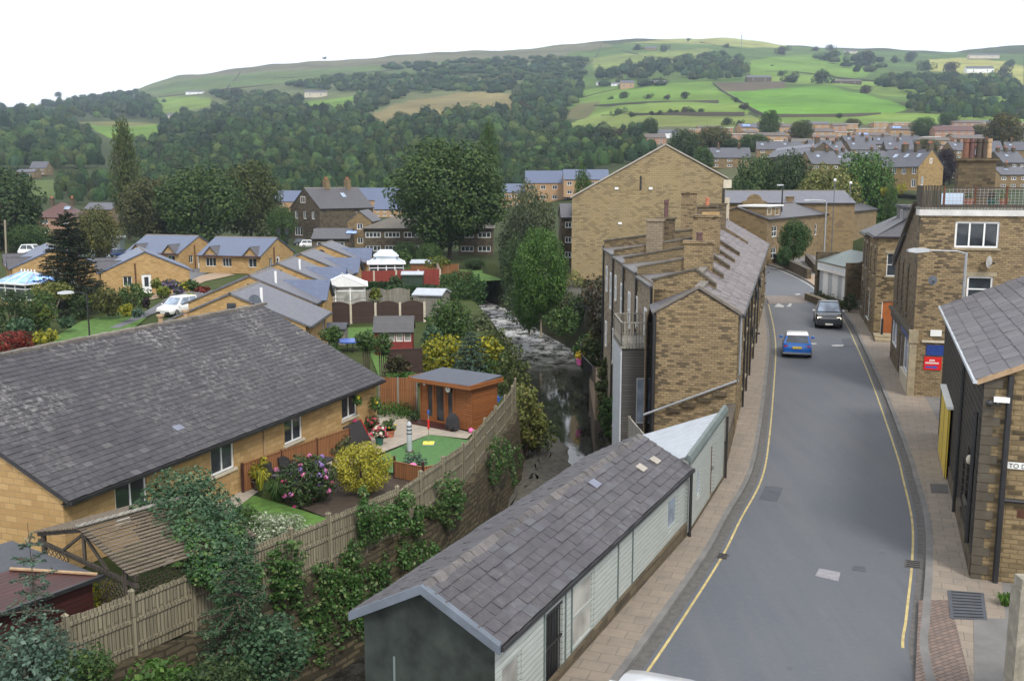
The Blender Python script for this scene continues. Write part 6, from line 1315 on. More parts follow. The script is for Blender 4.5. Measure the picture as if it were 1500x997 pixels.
g = G(); pts = [(3.0, -.6, -.3), (6.6, -.6, -.3), (6.6, -.6, 8.0), (5.9, -.6, 8.1)] + [(4.8 + 1.1 * math.cos(a), -.6, 8.1 + .95 * math.sin(a)) for a in (.4, .8, 1.2, 1.57, 1.94, 2.34, 2.74)] + [(3.7, -.6, 8.1), (3.0, -.6, 8.0)]; g.ext(pts, (0, .6, 0)); g.build('gable_bay', M['stone_far'], t_); window(t_, (3, -.6, 0), (1, 0, 0), 1.3, 3.4, 1.0, 3.4, 1, 3, frame='dark_lintel', dep=-.03)
for lab, a, b, h in (('dark stone wall curving along the far left kerb', (1112, 372), (1188, 410), 1.1), ('short stone wall at the path mouth by the long mill building', (1184, 384), (1199, 402), 1.0), ('stone parapet farther left at the road bend', (1104, 366), (1150, 378), 1.2)):
    p, q = P(*a), P(*b); t = T('stone_wall', lab, 'wall', p); d = q - p; sd = V((d.y, -d.x, 0)).normalized(); g = G(); g.obox((0, 0, -.3), d, sd * .45, Z3 * (h + .3)); g.build('masonry', M['sandstone_brown'], t); g = G(); g.obox(sd * -.04 + Z3 * (h + .002), d, sd * .53, Z3 * .12); g.build('coping', M['dark_lintel'], t)
pxflat('side_path', [(1168, 402), (1196, 402), (1200, 425), (1186, 412)], .112, M['drive_tan'])
# ---------------------------------------------------------------- street furniture
def lamp(lab, p, h, armdir, arm, mat='galv', head='lamp_grey', r=.08, double=0):
    t = T('street_lamp', lab, 'street lamp', p); g = G(); g.tube([(0, 0, -.1), (0, 0, 1.2), (0, 0, 1.22), (0, 0, h)], [r * 1.5, r * 1.5, r, r * .7], 10); g.build('pole', M[mat], t, True)
    a = V((math.cos(armdir), math.sin(armdir), 0))
    for z in ([h] if not double else [h, h - double]):
        if arm: g = G(); g.tube([(0, 0, z - .05), tuple(a * arm * .25 + Z3 * (z + .06)), tuple(a * arm + Z3 * (z + .1))], r * .38, 8); g.build('arm', M[mat], t, True)
        g = G(); sd = V((-a.y, a.x, 0)); c = a * arm + Z3 * (z + .1); rr = []
        for x, w, zt, zb in ((-.15, .06, .05, -.05), (.1, .15, .1, -.08), (.5, .19, .09, -.1), (.8, .12, .03, -.06)): rr.append([c + a * x + sd * w + Z3 * zb, c + a * x + sd * w * .7 + Z3 * zt, c + a * x - sd * w * .7 + Z3 * zt, c + a * x - sd * w + Z3 * zb])
        g.loft(rr); g.build('lantern', M[head], t, True)
    return t
lamp('tall galvanised street lamp in front of the corner house', (19.25, 42., 0), 7.35, PI + .05, 1.75)
lamp('black twin-headed street lamp at the far road bend', P(1142, 380), 10.0, PI, .0, 'black_iron', double=4.2, r=.13)
lamp('galvanised street lamp with a long arm by the long mill building', P(1206, 392), 8.2, PI, 2.0, r=.1)
p = D(127, 430, 62); lamp('dark street lamp on the bungalow close lawn', (p.x, 62, GZ), p.z - GZ, PI + .2, .9, 'black_iron', 'lead_light', .06)
for lab, px, py, Y in (('slim white-globed lamp among the trees behind the mill roof', 1223, 266, 150), ('slim white-globed lamp before the fresh green tree', 1246, 270, 152)): p = D(px, py, Y); t = T('globe_lamp', lab, 'street lamp', (p.x, Y, -.3)); tubepart('pole', [(0, 0, 0), (0, 0, p.z + .3)], .06, 'verge_lead', t); g = G(); g.ball((0, 0, p.z + .5), .24); g.build('globe', M['white_paint'], t, True)
t = T('bollard', 'black iron post on the pavement before the orange door', 'bollard', P(1291, 497, .1)); g = G(); g.tube([(0, 0, 0), (0, 0, 1.3), (0, 0, 1.35), (0, 0, 1.42)], [.09, .07, .09, .03], 9); g.build('shaft', M['black_iron'], t, True)
def cover(name, lab, px, z, mat, slots=0):
    c = [P(a, b, z) for a, b in px]; o = sum(c, V((0, 0, 0))) / 4; t = T(name, lab, name.replace('_', ' '), o); g = G(); g.prism([p - o for p in c], -.02, .006); g.build('plate', M[mat], t)
    if slots:
        g = G()
        for k in range(slots): f = (k + .5) / slots; a, b = c[0].lerp(c[3], f) - o, c[1].lerp(c[2], f) - o; g.bar(a.lerp(b, .1) + Z3 * .012, a.lerp(b, .9) + Z3 * .012, .03, .01)
        g.build('grille', M['rubber'], t)
cover('manhole_cover', 'pale steel access cover in the middle of the road', [(1194, 843), (1228, 851), (1231, 838), (1200, 832)], .004, 'cover_steel'); cover('drain_grate', 'black drain grate by the left yellow line', [(1048, 816), (1064, 819), (1069, 812), (1053, 809)], .006, 'iron_cover', 4); cover('drain_grate', 'black drain grate by the right kerb', [(1325, 830), (1350, 833), (1350, 822), (1326, 819)], .006, 'iron_cover', 4)
cover('manhole_cover', 'grey inspection cover in the right pavement below the yellow doors', [(1364, 721), (1390, 722), (1388, 709), (1362, 708)], .112, 'iron_cover'); cover('pavement_grating', 'large dark grid set in the right pavement at the quoined corner', [(1392, 905), (1446, 907), (1441, 868), (1388, 864)], .118, 'patch_dark', 9); cover('manhole_cover', 'small faint square cover right of the road centre', [(1248, 834), (1269, 837), (1267, 830), (1250, 828)], .004, 'patch_dark')
# ---------------------------------------------------------------- vehicles
def car(name, lab, p, rz, L, W, H, body, belt=.62, cab=(-.46, .18), roof=(-.36, .02), roofm=None, hood=.72, plate='plate_yellow', lights_on=False, cat='car', tyre=.31, wx=(.3, -.3), bed=False, small=False, glass='car_glass', bump=None, group=None):
    t = T(name, lab, cat, p, rz, group); hw = W / 2; b = belt * H; hz = hood * b + .12 * H
    st = [(-.5, .34, b * .72, .88), (-.485, .24, b * .9, .95), (-.42, .19, b, 1.), (-.2, .17, b, 1.), (cab[1] - .04, .17, b, 1.), (cab[1] + .03, .17, b * .985, 1.), (.38, .19, hz * 1.0, .99), (.46, .22, hz * .93, .94), (.5, .3, hz * .72, .84)]
    if bed: st = [(-.5, .4, b * .95, .95), (-.48, .33, b * 1.0, .98)] + st[2:]
    g = G(); rr = []
    for x, zb, zt, w in st: rr.append([(x * L, s * hw * w * k, z) for s, k, z in ((-1, .86, zb), (-1, .97, zb + .1), (-1, 1., zb + (zt - zb) * .45), (-1, .985, zt - .1 * b), (-1, .9, zt - .01), (-1, .55, zt + .02), (1, .55, zt + .02), (1, .9, zt - .01), (1, .985, zt - .1 * b), (1, 1., zb + (zt - zb) * .45), (1, .97, zb + .1), (1, .86, zb))])
    bd = g.build('body', M['car_' + body], None if 0 else t, True)
    bd.data.clear_geometry(); bpy.data.objects.remove(bd); g2 = G(); g2.loft([r[::-1] for r in rr] if False else rr); bd = g2.build('body', M['car_' + body], t, True)
    x0, x1, x2, x3 = cab[0] * L, cab[1] * L, roof[0] * L, roof[1] * L; wb, wt = hw * .93, hw * .74; zt = H - .05
    A_ = [(x0, -wb, b - .04), (x1, -wb, b - .04), (x1, wb, b - .04), (x0, wb, b - .04)]; B_ = [(x2, -wt, zt), (x3, -wt, zt), (x3, wt, zt), (x2, wt, zt)]
    g = G(); g.loft([A_, B_], True, True); g.build('cabin', M['car_' + body], t)
    g = G(); g.loft([[(x2 - .05, -wt - .02, zt - .03), (x3 + .06, -wt - .02, zt - .03), (x3 + .06, wt + .02, zt - .03), (x2 - .05, wt + .02, zt - .03)], [(x2, -wt * .97, zt + .025), (x3, -wt * .97, zt + .025), (x3, wt * .97, zt + .025), (x2, wt * .97, zt + .025)], [(x2 + .15, -wt * .75, zt + .05), (x3 - .1, -wt * .75, zt + .05), (x3 - .1, wt * .75, zt + .05), (x2 + .15, wt * .75, zt + .05)]]); g.build('roof', M['car_' + (roofm or body)], t, True)
    A2, B2 = [V(q) for q in A_], [V(q) for q in B_]
    def pane(nm, i, j, f0, f1, v0, v1):
        c = [A2[i].lerp(A2[j], f0).lerp(B2[i].lerp(B2[j], f0), v0), A2[i].lerp(A2[j], f1).lerp(B2[i].lerp(B2[j], f1), v0), A2[i].lerp(A2[j], f1).lerp(B2[i].lerp(B2[j], f1), v1), A2[i].lerp(A2[j], f0).lerp(B2[i].lerp(B2[j], f0), v1)]
        n = (c[1] - c[0]).cross(c[2] - c[0]).normalized(); cen = sum(c, V((0, 0, 0))) / 4
        if n.dot(cen - V(((x0 + x1) / 2, 0, b))) < 0: n = -n
        g = G(); g.poly([q + n * .012 for q in c]); return g.build(nm, M[glass], t)
    pane('windscreen', 1, 2, .05, .95, .1, .93); pane('rear_window', 3, 0, .07, .93, .12, .9)
    for i, j in ((0, 1), (2, 3)): pane('side_window', i, j, .08, .49, .14, .9); pane('side_window', i, j, .53, .92, .14, .9)
    for x in wx:
        for s in (-1, 1):
            g = G(); y = s * hw; r = tyre; g.tube([(x * L, y - s * .2, r), (x * L, y - s * .02, r), (x * L, y + s * .012, r)], [r, r, r * .93], 20); w_ = g.build('wheel', M['rubber'], t, True); g = G(); g.tube([(x * L, y + s * .003, r), (x * L, y + s * .022, r)], [r * .66, r * .6], 14); g.build('rim', M['alloy'], w_)
    for s in (-1, 1):
        g = G(); g.obox((.472 * L, s * hw * .66 - .17, hz * .64), (.04 * L * .5, -s * .0, 0), (0, .34, 0), (-.01, 0, .16)); hl = g.build('headlight', M['lamp_on' if lights_on else 'lamp_clear'], t)
        g = G(); g.obox((-.497 * L, s * hw * .76 - .1, b * .56), (.05, 0, 0), (0, .2, 0), (.01, 0, b * .3)); g.build('tail_light', M['lamp_red'], t)
        g = G(); g.ball((x1 - .12, s * (hw + .1), b + .06), .07, .12, .08); g.build('mirror', M['car_' + body if not bed else 'car_silver'], t, True)
    g = G(); g.box(.47 * L, -hw * .8, .26, .502 * L, hw * .8, .46); g.build('front_bumper', M[bump or 'rubber'], t); g = G(); g.box(-.505 * L, -hw * .86, .3, -.48 * L, hw * .86, .47); g.build('rear_bumper', M[bump or 'car_' + body], t)
    g = G(); g.box(.503 * L, -.26, .3, .508 * L, .26, .42); g.build('number_plate', M['plate_white'], t); g = G(); g.box(-.512 * L, -.26, b * .66, -.496 * L, .26, b * .66 + .12); g.build('number_plate', M[plate], t)
    return t
m = bpy.data.materials.new('lamp_on'); m.use_nodes = True; pb_ = m.node_tree.nodes['Principled BSDF']; pb_.inputs['Emission Color'].default_value = (1, .85, .6, 1); pb_.inputs['Emission Strength'].default_value = 6; M['lamp_on'] = m
hz = math.atan2(.965, .262)
p = P(1167, 525); c_ = V((p.x, p.y, 0)) + V((.262, .965, 0)) * 1.85
t = car('small_car', 'bright blue small hatchback with a white roof driving away', c_, hz, 3.65, 1.68, 1.42, 'blue', .63, (-.47, .16), (-.4, .0), 'white', bump='car_blue')
g = G(); g.box(-1.87, -.82, .26, -1.80, .82, .36); g.build('bumper_trim', M['alloy'], t)
p = P(1214, 482); c_ = V((p.x, p.y, 0)) + V((.262, .965, 0)) * 2.5
t = car('pickup_truck', 'dark metallic pickup truck with lit headlamps driving towards the viewer', c_, hz + PI, 5.1, 1.86, 1.8, 'dark', .6, (-.12, .24), (-.06, .12), None, .8, lights_on=True, cat='pickup', tyre=.38, wx=(.31, -.3), bed=True, glass='glass_sky')
g = G(); g.box(2.49, -.62, .72, 2.56, .62, .84); g.build('chrome_grille', M['alloy'], t); g = G(); g.box(2.0, -.8, .955, 2.45, .8, .985); g.build('bonnet_trim', M['car_silver'], t)
g = G(); g.box(-2.45, -.8, 1.06, -.7, .8, 1.15); g.build('bed_cover', M['cloth_dark'], t)
p = P(240, 463, -1.7); car('minivan', 'white people carrier parked on the bungalow close driveway', V((p.x + .7, p.y + 1.9, GZ)), -PI / 2 - .35, 4.3, 1.8, 1.68, 'white', .56, (-.48, .26), (-.42, .05), glass='glass_sky')
car('parked_car', 'silver car bonnet showing at the bottom edge of the road', (2.3, 16.2, 0), hz - .12, 4.2, 1.76, 1.5, 'silver', .6, (-.46, .2), (-.36, .02), 'white')
for nm, lab, px, py, Y, rz, body, s in (('delivery_van', 'white-fronted van with a dark body beyond the far left roof', 50, 368, 165, -.25, 'white', 1.25), ('parked_car', 'orange car glimpsed behind the dark conifer', 97, 368, 165, .1, 'orange', 1), ('parked_car', 'red car in the car park right of the dark conifer', 157, 370, 165, .1, 'red', 1), ('parked_car', 'dark navy car right of the red car', 181, 371, 163, .2, 'navy', 1), ('parked_car', 'pale blue car left of the red car', 141, 370, 160, .3, 'lightblue', 1), ('parked_car', 'blue car beside the white-fronted van', 70, 362, 170, .2, 'navy', 1), ('parked_car', 'dark car parked by the stone gable house', 446, 358, 195, 0, 'dark', 1), ('parked_car', 'white car parked below the low dark roof', 455, 361, 190, .2, 'white', 1)):
    p = D(px, py, Y); car(nm, lab, (p.x, Y, -1.75), rz, 4.2 * s, 1.76, 1.48 * s ** 1.6, body, .6)
# ---------------------------------------------------------------- bungalow close in the middle distance
def bungalow_row(lab, Y, ax, L=7.4, W=10., H=2.65, rise=2.1, rm='slate_mid', dorm=True, **kw):
    t = house(lab, (ax + W / 2, Y, GZ), PI / 2, L, W, H, rise, 'sandstone_clean', rm, {'W': [(2.4, 1.0, .9, 1.1), (6.6, 1., .9, 1.1)], 'S': [(.5, .9, .9, 1.1), (6., .9, .9, 1.1)]}, over=.4, name='bungalow', cat='bungalow', **kw)
    if dorm:
        w = 3.4; x = L * .5; g = G(); g.ext([(x - w / 2, -.55, 0), (x + w / 2, -.55, 0), (x + w / 2, -.55, H), (x, -.55, H + 1.3), (x - w / 2, -.55, H)], (0, 1.2, 0)); d = g.build('cross_gable', M['sandstone_clean'], t)
        g = G(); roofslab(g, [(x - w / 2 - .2, -.8, H - .1), (x, -.8, H + 1.42), (x, 3.2, H + 1.42), (x - w / 2 - .2, .2, H - .1)], .1); roofslab(g, [(x, -.8, H + 1.42), (x + w / 2 + .2, -.8, H - .1), (x + w / 2 + .2, .2, H - .1), (x, 3.2, H + 1.42)], .1); g.build('roof', M['slate_blue'], d)
    return t
for k, (lab, Y, ax) in enumerate((('bungalow whose small vented gable peeks over the big tiled roof', 66, -18.9), ('bungalow second behind the big tiled roof with a white roof pipe', 79, -21), ('bungalow third behind the big tiled roof', 92, -21.8), ('bungalow beside the nearer white conservatory', 104.5, -22.3), ('rearmost bungalow of the row with a small arched gable window', 121, -23.3))):
    t = bungalow_row(lab, Y, ax, dorm=k > 0)
    g = G(); g.box(-.14, 4.6, 3.5, -.125, 5.2, 4.1) if k != 4 else g.tube([(-.16, 5, 3.6), (-.05, 5, 3.6)], .5, 14); g.build('gable_vent', M['glass_dark'], t)
    if k < 3: tubepart('roof_pipe', [(1.2, 3.2, 3.8), (1.2, 3.2, 5.0)], .1, 'white_paint', t)
    if k in (2, 3): g = G(); g.box(-.2, 7.3, 2.2, -.13, 7.8, 2.8); g.build('meter_box', M['white_paint'], t)
dish('grey satellite dish on the roof behind the big tiled ridge', (-17.2, 66.5, 2.35), -.2, .5)
def front_bung(lab, px, py, rz, L, W, flip=0, **kw):
    c = P(px, py, -1.7); xd = V((math.cos(rz), math.sin(rz), 0)); p = c - xd * L
    t = house(lab, (p.x, p.y, GZ), rz, L, W, 2.55, 2.1, 'sandstone_clean', 'slate_blue', {'S': [(1.0, .9, 1.6, 1.2, 'w', dict(cols=3)), (3.6, .9, 1.4, 1.2, 'w', dict(cols=3)), (L - 1.9, .9, 1.2, 1.2)], 'E': [(2.2, .9, .9, 1.1), (4.1, .05, 1.0, 2.1, 'door', dict(glass='glass_dark'))]}, over=.4, name='bungalow', cat='bungalow', gut='rust', **kw)
    for x in (2., L - 1.4):
        w = 2.; g = G(); H = 2.55; g.ext([(x - w / 2, -.25, 2.2), (x + w / 2, -.25, 2.2), (x + w / 2, -.25, H), (x, -.25, H + 1.0), (x - w / 2, -.25, H)], (0, .6, 0)); d = g.build('cross_gable', M['sandstone_clean'], t)
        g = G(); roofslab(g, [(x - w / 2 - .2, -.45, H - .1), (x, -.45, H + 1.1), (x, 2.6, H + 1.1), (x - w / 2 - .2, .2, H - .1)], .1); roofslab(g, [(x, -.45, H + 1.1), (x + w / 2 + .2, -.45, H - .1), (x + w / 2 + .2, .2, H - .1), (x, 2.6, H + 1.1)], .1); g.build('roof', M['slate_grey'], d)
    tubepart('drainpipe', [(L + .1, W * .38, 3.4), (L + .1, W * .38, 0)], .08, 'rust', t); g = G(); g.box(L + .003, 5.9, .4, L + .12, 6.6, 1.0); g.build('meter_box', M['white_paint'], t)
    return t
front_bung('blue-roofed bungalow with two front gables left of its twin', 263, 396, -R(20), 9, 9); front_bung('blue-roofed bungalow with two front gables, the right one of the twins', 383, 401, -R(16), 9.5, 9)
front_bung('blue-roofed bungalow whose broad gable has a white door behind the dark conifer', 150, 432, -R(66), 9, 9.2); front_bung('blue-roofed bungalow at the far left behind the hipped conservatory', 20, 424, -R(60), 11, 9.5)
def conservatory(lab, p, W, Dp, H, rz=0, kind='hip', roofm='roof_poly', n=4, base=.6):
    t = T('conservatory', lab, 'conservatory', p, rz); g = G(); g.box(-W / 2, -Dp / 2, 0, W / 2, Dp / 2, base); g.build('base_wall', M['sandstone_clean' if base > .3 else 'white_paint'], t)
    for a, b, m in (((-W / 2, -Dp / 2), (W / 2, -Dp / 2), n), ((W / 2, -Dp / 2), (W / 2, Dp / 2), n), ((-W / 2, Dp / 2), (-W / 2, -Dp / 2), n)):
        a, b = V((*a, 0)), V((*b, 0)); d = (b - a).normalized(); ln = (b - a).length; nn = V((d.y, -d.x, 0)); g = G()
        for k in range(m + 1): c = a + d * ln * k / m; g.box(c.x - .06, c.y - .06, base, c.x + .06, c.y + .06, H)
        for z in (base + .05, H - .45, H - .05): g.bar(a + Z3 * z, b + Z3 * z, .09, .1)
        f = g.build('window', M['white_paint'], t); g = G(); g.poly([a + Z3 * base, b + Z3 * base, b + Z3 * H, a + Z3 * H]); g.build('pane', M['glass_curtain' if kind == 'gable' else 'glass_pane'], f)
    rh = .24 * W if kind == 'gable' else .22 * W; e = .2; g = G(); fr = G(); q = W * .22
    if kind == 'gable':
        pl = [[(-W / 2 - e, -Dp / 2 - e, H), (-W / 2 - e, Dp / 2, H), (0, Dp / 2, H + rh), (0, -Dp / 2 - e, H + rh)], [(W / 2 + e, -Dp / 2 - e, H), (W / 2 + e, Dp / 2, H), (0, Dp / 2, H + rh), (0, -Dp / 2 - e, H + rh)]]; fr.ext([(-W / 2 - e, -Dp / 2 - e - .02, H - .02), (W / 2 + e, -Dp / 2 - e - .02, H - .02), (0, -Dp / 2 - e - .02, H + rh + .05)], (0, .06, 0))
    else:
        pl = [[(-W / 2 - e, -Dp / 2 - e, H), (W / 2 + e, -Dp / 2 - e, H), (q, 0, H + rh), (-q, 0, H + rh)], [(W / 2 + e, -Dp / 2 - e, H), (W / 2 + e, Dp / 2 + e, H), (q, 0, H + rh)], [(-W / 2 - e, Dp / 2 + e, H), (-W / 2 - e, -Dp / 2 - e, H), (-q, 0, H + rh)], [(W / 2 + e, Dp / 2 + e, H), (-W / 2 - e, Dp / 2 + e, H), (-q, 0, H + rh), (q, 0, H + rh)]]
    for s in pl: roofslab(g, s, .06)
    rf = g.build('roof', M[roofm], t)
    for s in pl:
        s = [V(x) for x in s]; up = Z3 * .04
        for k in range(n + 1): a = s[0].lerp(s[1], k / n); b = (s[3].lerp(s[2], k / n) if len(s) == 4 else s[2]); fr.bar(a + up, b + up, .09, .06)
        fr.bar(s[0] + up, s[1] + up, .2, .14)
    for k in range(5): fr.box(-q + 2 * q * k / 4 - .05, -.04, H + rh, -q + 2 * q * k / 4 + .05, .04, H + rh + .28) if kind != 'gable' else fr.box(-.05, -Dp / 2 - e, H + rh, .05, -Dp / 2 - e + .1, H + rh + .35)
    fr.build('glazing_bars', M['white_paint'], rf); return t
conservatory('nearer white conservatory with a rounded gable roof in the row of gardens', V((-16.2, 94.5, GZ)), 4.1, 4, 2.5, R(9), 'gable', n=3, base=.25)
t = conservatory('farther white conservatory with a stepped two-tier roof', V((-15.2, 119.5, GZ)), 4.0, 4.0, 2.6, R(8), 'hip', n=4, base=.3)
g = G(); g.box(-1.2, -1.2, 2.75, 1.2, 1.2, 3.5); g.build('lantern_wall', M['white_paint'], t); g = G()
for s in ([(-1.5, -1.5, 3.5), (1.5, -1.5, 3.5), (.7, 0, 4.2), (-.7, 0, 4.2)], [(1.5, -1.5, 3.5), (1.5, 1.5, 3.5), (.7, 0, 4.2)], [(-1.5, 1.5, 3.5), (-1.5, -1.5, 3.5), (-.7, 0, 4.2)]): roofslab(g, s, .06)
g.build('upper_roof', M['roof_poly'], t)
p = P(32, 448, -1.7); conservatory('white hipped conservatory with blue glass roof at the far left', V((p.x - .3, p.y + 2.4, GZ)), 4.6, 4.2, 2.2, -R(28), 'hip', 'glass_blue', n=3)
# sheds, fences and hedges of the middle gardens
def shed(lab, px0, px1, ybase, H, rise, Dp, wm, rm, ops=(), rz=0, **kw):
    a, b = P(px0, ybase, -1.7), P(px1, ybase, -1.7); return house(lab, (a.x, a.y, GZ), rz, b.x - a.x, Dp, H, rise, wm, rm, {'S': list(ops)}, over=.2, gover=.12, gut=None, ridge=None, name='garden_shed', cat='shed', **kw)
shed('red garden shed with four white windows and a grey felt roof', 549, 604, 519, 1.75, .85, 2.4, 'shed_red', 'felt_shed', [(.4 + .56 * k, .95, .5, .62, 'w', dict(cols=1, glass='glass_curtain')) for k in range(4)], .05)
shed('dark green shed with a pale flat roof behind the hedges', 589, 619, 421, 1.6, .25, 1.6, 'shed_green', 'lean_roof'); shed('shed with a pale grey roof behind the red fence', 602, 640, 402, 1.6, .35, 1.8, 'fence_orange', 'lean_roof'); shed('weathered grey timber shed beside the brown lattice fence', 606, 648, 462, 2.0, .4, 3., 'old_grey_wood', 'lean_roof', rz=-.2)
shed('small slate-roofed store low among the gardens by the bungalow row', 470, 505, 505, 1.3, .3, 1.6, 'old_grey_wood', 'felt')
boardfence('garden_fence', 'long bright red board fence behind the conservatories', [P(515, 421, -1.7), P(645, 417, -1.7), P(640, 405, -1.7)], 1.9, 'fence_red', n=4, post='cream_stone', postw=.18); boardfence('garden_fence', 'short orange fence at the end of the red one', [P(640, 407, -1.7), P(672, 405, -1.7)], 1.7, 'fence_orange', n=2)
boardfence('lattice_fence', 'dark brown arched panels topped with lattice behind the red shed', [P(478, 473, -1.7), P(622, 470, -1.7)], 1.6, 'fence_brown', n=4, wave=.3, post='cream_stone', postw=.18, lattice=True)
boardfence('garden_fence', 'pale weathered arched fence behind the brown lattice fence', [P(536, 447, -1.7), P(600, 446, -1.7)], 1.5, 'old_grey_wood', n=2, wave=.25)
boardfence('dark_fence', 'dark brown panel behind the clipped standard trees', [P(570, 550, -1.7), P(618, 548, -1.7)], 1.7, 'fence_brown', n=2, post='fence_brown')
def hedge(lab, px0, px1, yb, H, Dp, leaf='leaf_hedge', seed=1):
    a, b = P(px0, yb, -1.7), P(px1, yb, -1.7); t = T('hedge', lab, 'hedge', a); L_ = b.x - a.x; g = np.random.default_rng(seed); n = int(900 * max(1, L_ * H / 3)); f = g.integers(0, 3, n); u, v = g.random(n), g.random(n)
    c = np.stack([u * L_, np.where(f == 0, 0, np.where(f == 1, v * Dp, v * Dp)), np.where(f == 0, v * H, np.where(f == 1, H, H * g.random(n)))], 1); c[f == 2, 0] = np.where(g.random((f == 2).sum()) < .5, 0, L_); c += g.normal(size=(n, 3)) * .06; nn = np.zeros((n, 3)); nn[f == 0, 1] = -1; nn[f == 1, 2] = 1; nn[f == 2, 0] = 1; nn += g.normal(size=(n, 3)) * .5
    leafmesh('foliage', c, nn, .11 * (.7 + .6 * g.random(n)), M[leaf], .7, seed, t); q = G(); q.box(.08, .08, 0, L_ - .08, Dp - .08, H - .1); q.build('branches', M['leaf_dark'], t)
for a in (('clipped hedge in front of the green shed', 583, 636, 437, 1.25, 1.6, 'leaf_hedge', 1), ('low hedge at the foot of the red fence', 537, 575, 423, .7, .8, 'leaf_hedge', 2), ('block of dark clipped hedge right of the red fence', 645, 668, 425, 1.6, 2.2, 'leaf_mid', 3), ('clipped olive hedge block at the riverside garden end', 662, 690, 418, 1.5, 2, 'leaf_olive', 4), ('rounded lower hedge block near the river', 650, 700, 437, 1.0, 1.6, 'leaf_mid', 5)): hedge(*a)
pxflat('lawn', [(540, 512), (580, 512), (610, 560), (560, 565)], GZ + .03, M['lawn']); pxflat('lawn', [(500, 480), (560, 478), (560, 492), (500, 496)], GZ + .03, M['lawn']); pxflat('lawn', [(60, 505), (120, 470), (190, 455), (215, 465), (190, 485), (110, 520)], GZ + .03, M['lawn'])
pxflat('lawn', [(640, 396), (740, 392), (740, 410), (660, 414)], GZ + .03, M['lawn'])
pxflat('close_road', [(175, 480), (235, 455), (330, 435), (330, 425), (262, 425), (215, 455), (160, 480)], GZ + .04, M['drive_grey']); pxflat('driveway', [(215, 440), (250, 412), (320, 398), (345, 402), (300, 412), (262, 430)], GZ + .035, M['drive_tan']); pxflat('driveway', [(240, 395), (300, 388), (320, 392), (280, 410), (245, 410)], GZ + .045, M['drive_grey'])
pxflat('car_park', [(20, 385), (20, 362), (250, 362), (250, 385)], GZ + .05, M['drive_grey'])
t = T('trampoline', 'blue-skirted round trampoline among the middle gardens', 'trampoline', P(513, 512, -1.7)); g = G(); g.tube([(0, 0, .62), (0, 0, .7)], 1.0, 20); g.build('mat', M['plastic_blue'], t)
for k in range(4): a = k * PI / 2 + .4; g = G(); g.cyl((.9 * math.cos(a), .9 * math.sin(a), 0), .04, .62, 6); g.build('leg', M['black_iron'], t)
t = T('kiosk', 'small pale green kiosk in the far car park', 'kiosk', D(169, 358, 172) * 1); t.location.z = GZ; g = G(); g.box(-1.2, -1, 0, 1.2, 1, 2.8); g.build('wall', M['verge_green'], t); g = G(); g.box(-1.4, -1.2, 2.8, 1.4, 1.2, 3.1); g.build('roof', M['lead_light'], t); window(t, (-1.2, -1, 0), (1, 0, 0), .7, .9, 1, 1.4, dep=-.03)
t = T('billboard', 'yellow hoarding board at the far car park', 'hoarding', D(142, 362, 172)); t.location.z = GZ; g = G(); g.box(-1.1, -.06, .9, 1.1, .06, 2.6); g.build('panel', M['plastic_yellow'], t)
for s in (-.9, .9): g = G(); g.box(s - .06, -.05, 0, s + .06, .05, .9); g.build('post', M['black_iron'], t)
p = D(5, 322, 170); t = T('telegraph_pole', 'pale telegraph pole at the far left', 'pole', (p.x, 170, GZ)); tubepart('shaft', [(0, 0, 0), (.25, 0, p.z - GZ)], .16, 'bark_pale', t); g = G(); g.box(-.5, -.06, p.z - GZ - .8, .9, .06, p.z - GZ - .65); g.build('crossarm', M['bark'], t)
for k, (px, yt, yb) in enumerate(((408, 335, 362), (420, 335, 362))): p = D(px, yt, 185); t = T('traffic_light', ('traffic signal facing the far junction, left of the pair', 'traffic signal facing the far junction, right of the pair')[k], 'traffic light', (p.x, 185, GZ)); tubepart('pole', [(0, 0, 0), (0, 0, p.z - GZ - 1)], .09, 'black_iron', t); g = G(); g.box(-.35, -.15, p.z - GZ - 1.2, .35, .15, p.z - GZ + .1); g.build('head', M['black_iron'], t); g = G(); g.tube([(0, -.2, p.z - GZ - .8), (0, -.16, p.z - GZ - .8)], .14, 10); g.build('green_lens', M['glass_green'] if 'glass_green' in M else M['green_plastic'], t)
# ---------------------------------------------------------------- older stone houses beyond the gardens
p = P(470, 353, -1.7); hz1 = R(50); house('tall three-storey stone gable house with white windows by the far junction', (p.x, p.y, GZ), hz1, 15, 10, 7.0, 4.2, 'stone_far_dark', 'slate_grey', {'W': [(1.5, 4.6, 1.1, 1.7), (4.4, 4.6, 1.1, 1.7), (1.3, 1.0, 2.6, 1.9, 'w', dict(cols=3)), (7.6, .1, 1.1, 2.5, 'door', dict(mat='white_paint')), (3.6, 8.0, 1.6, 1.4, 'proud'), (7.2, 4.6, 1.1, 1.7)], 'S': [(10, 4.6, 1.1, 1.4)]}, chims=[(6, 5, .9, 1.3, 10, 13, dict(pots=2, mat='stone_far')), (12, 5, .9, 1.3, 10, 13, dict(pots=2, mat='stone_far'))], sky=[('S', 8.5, .5, 1.2, 1.4), ('S', 14, .5, .1, .1)], wkw=dict(fw=.14))
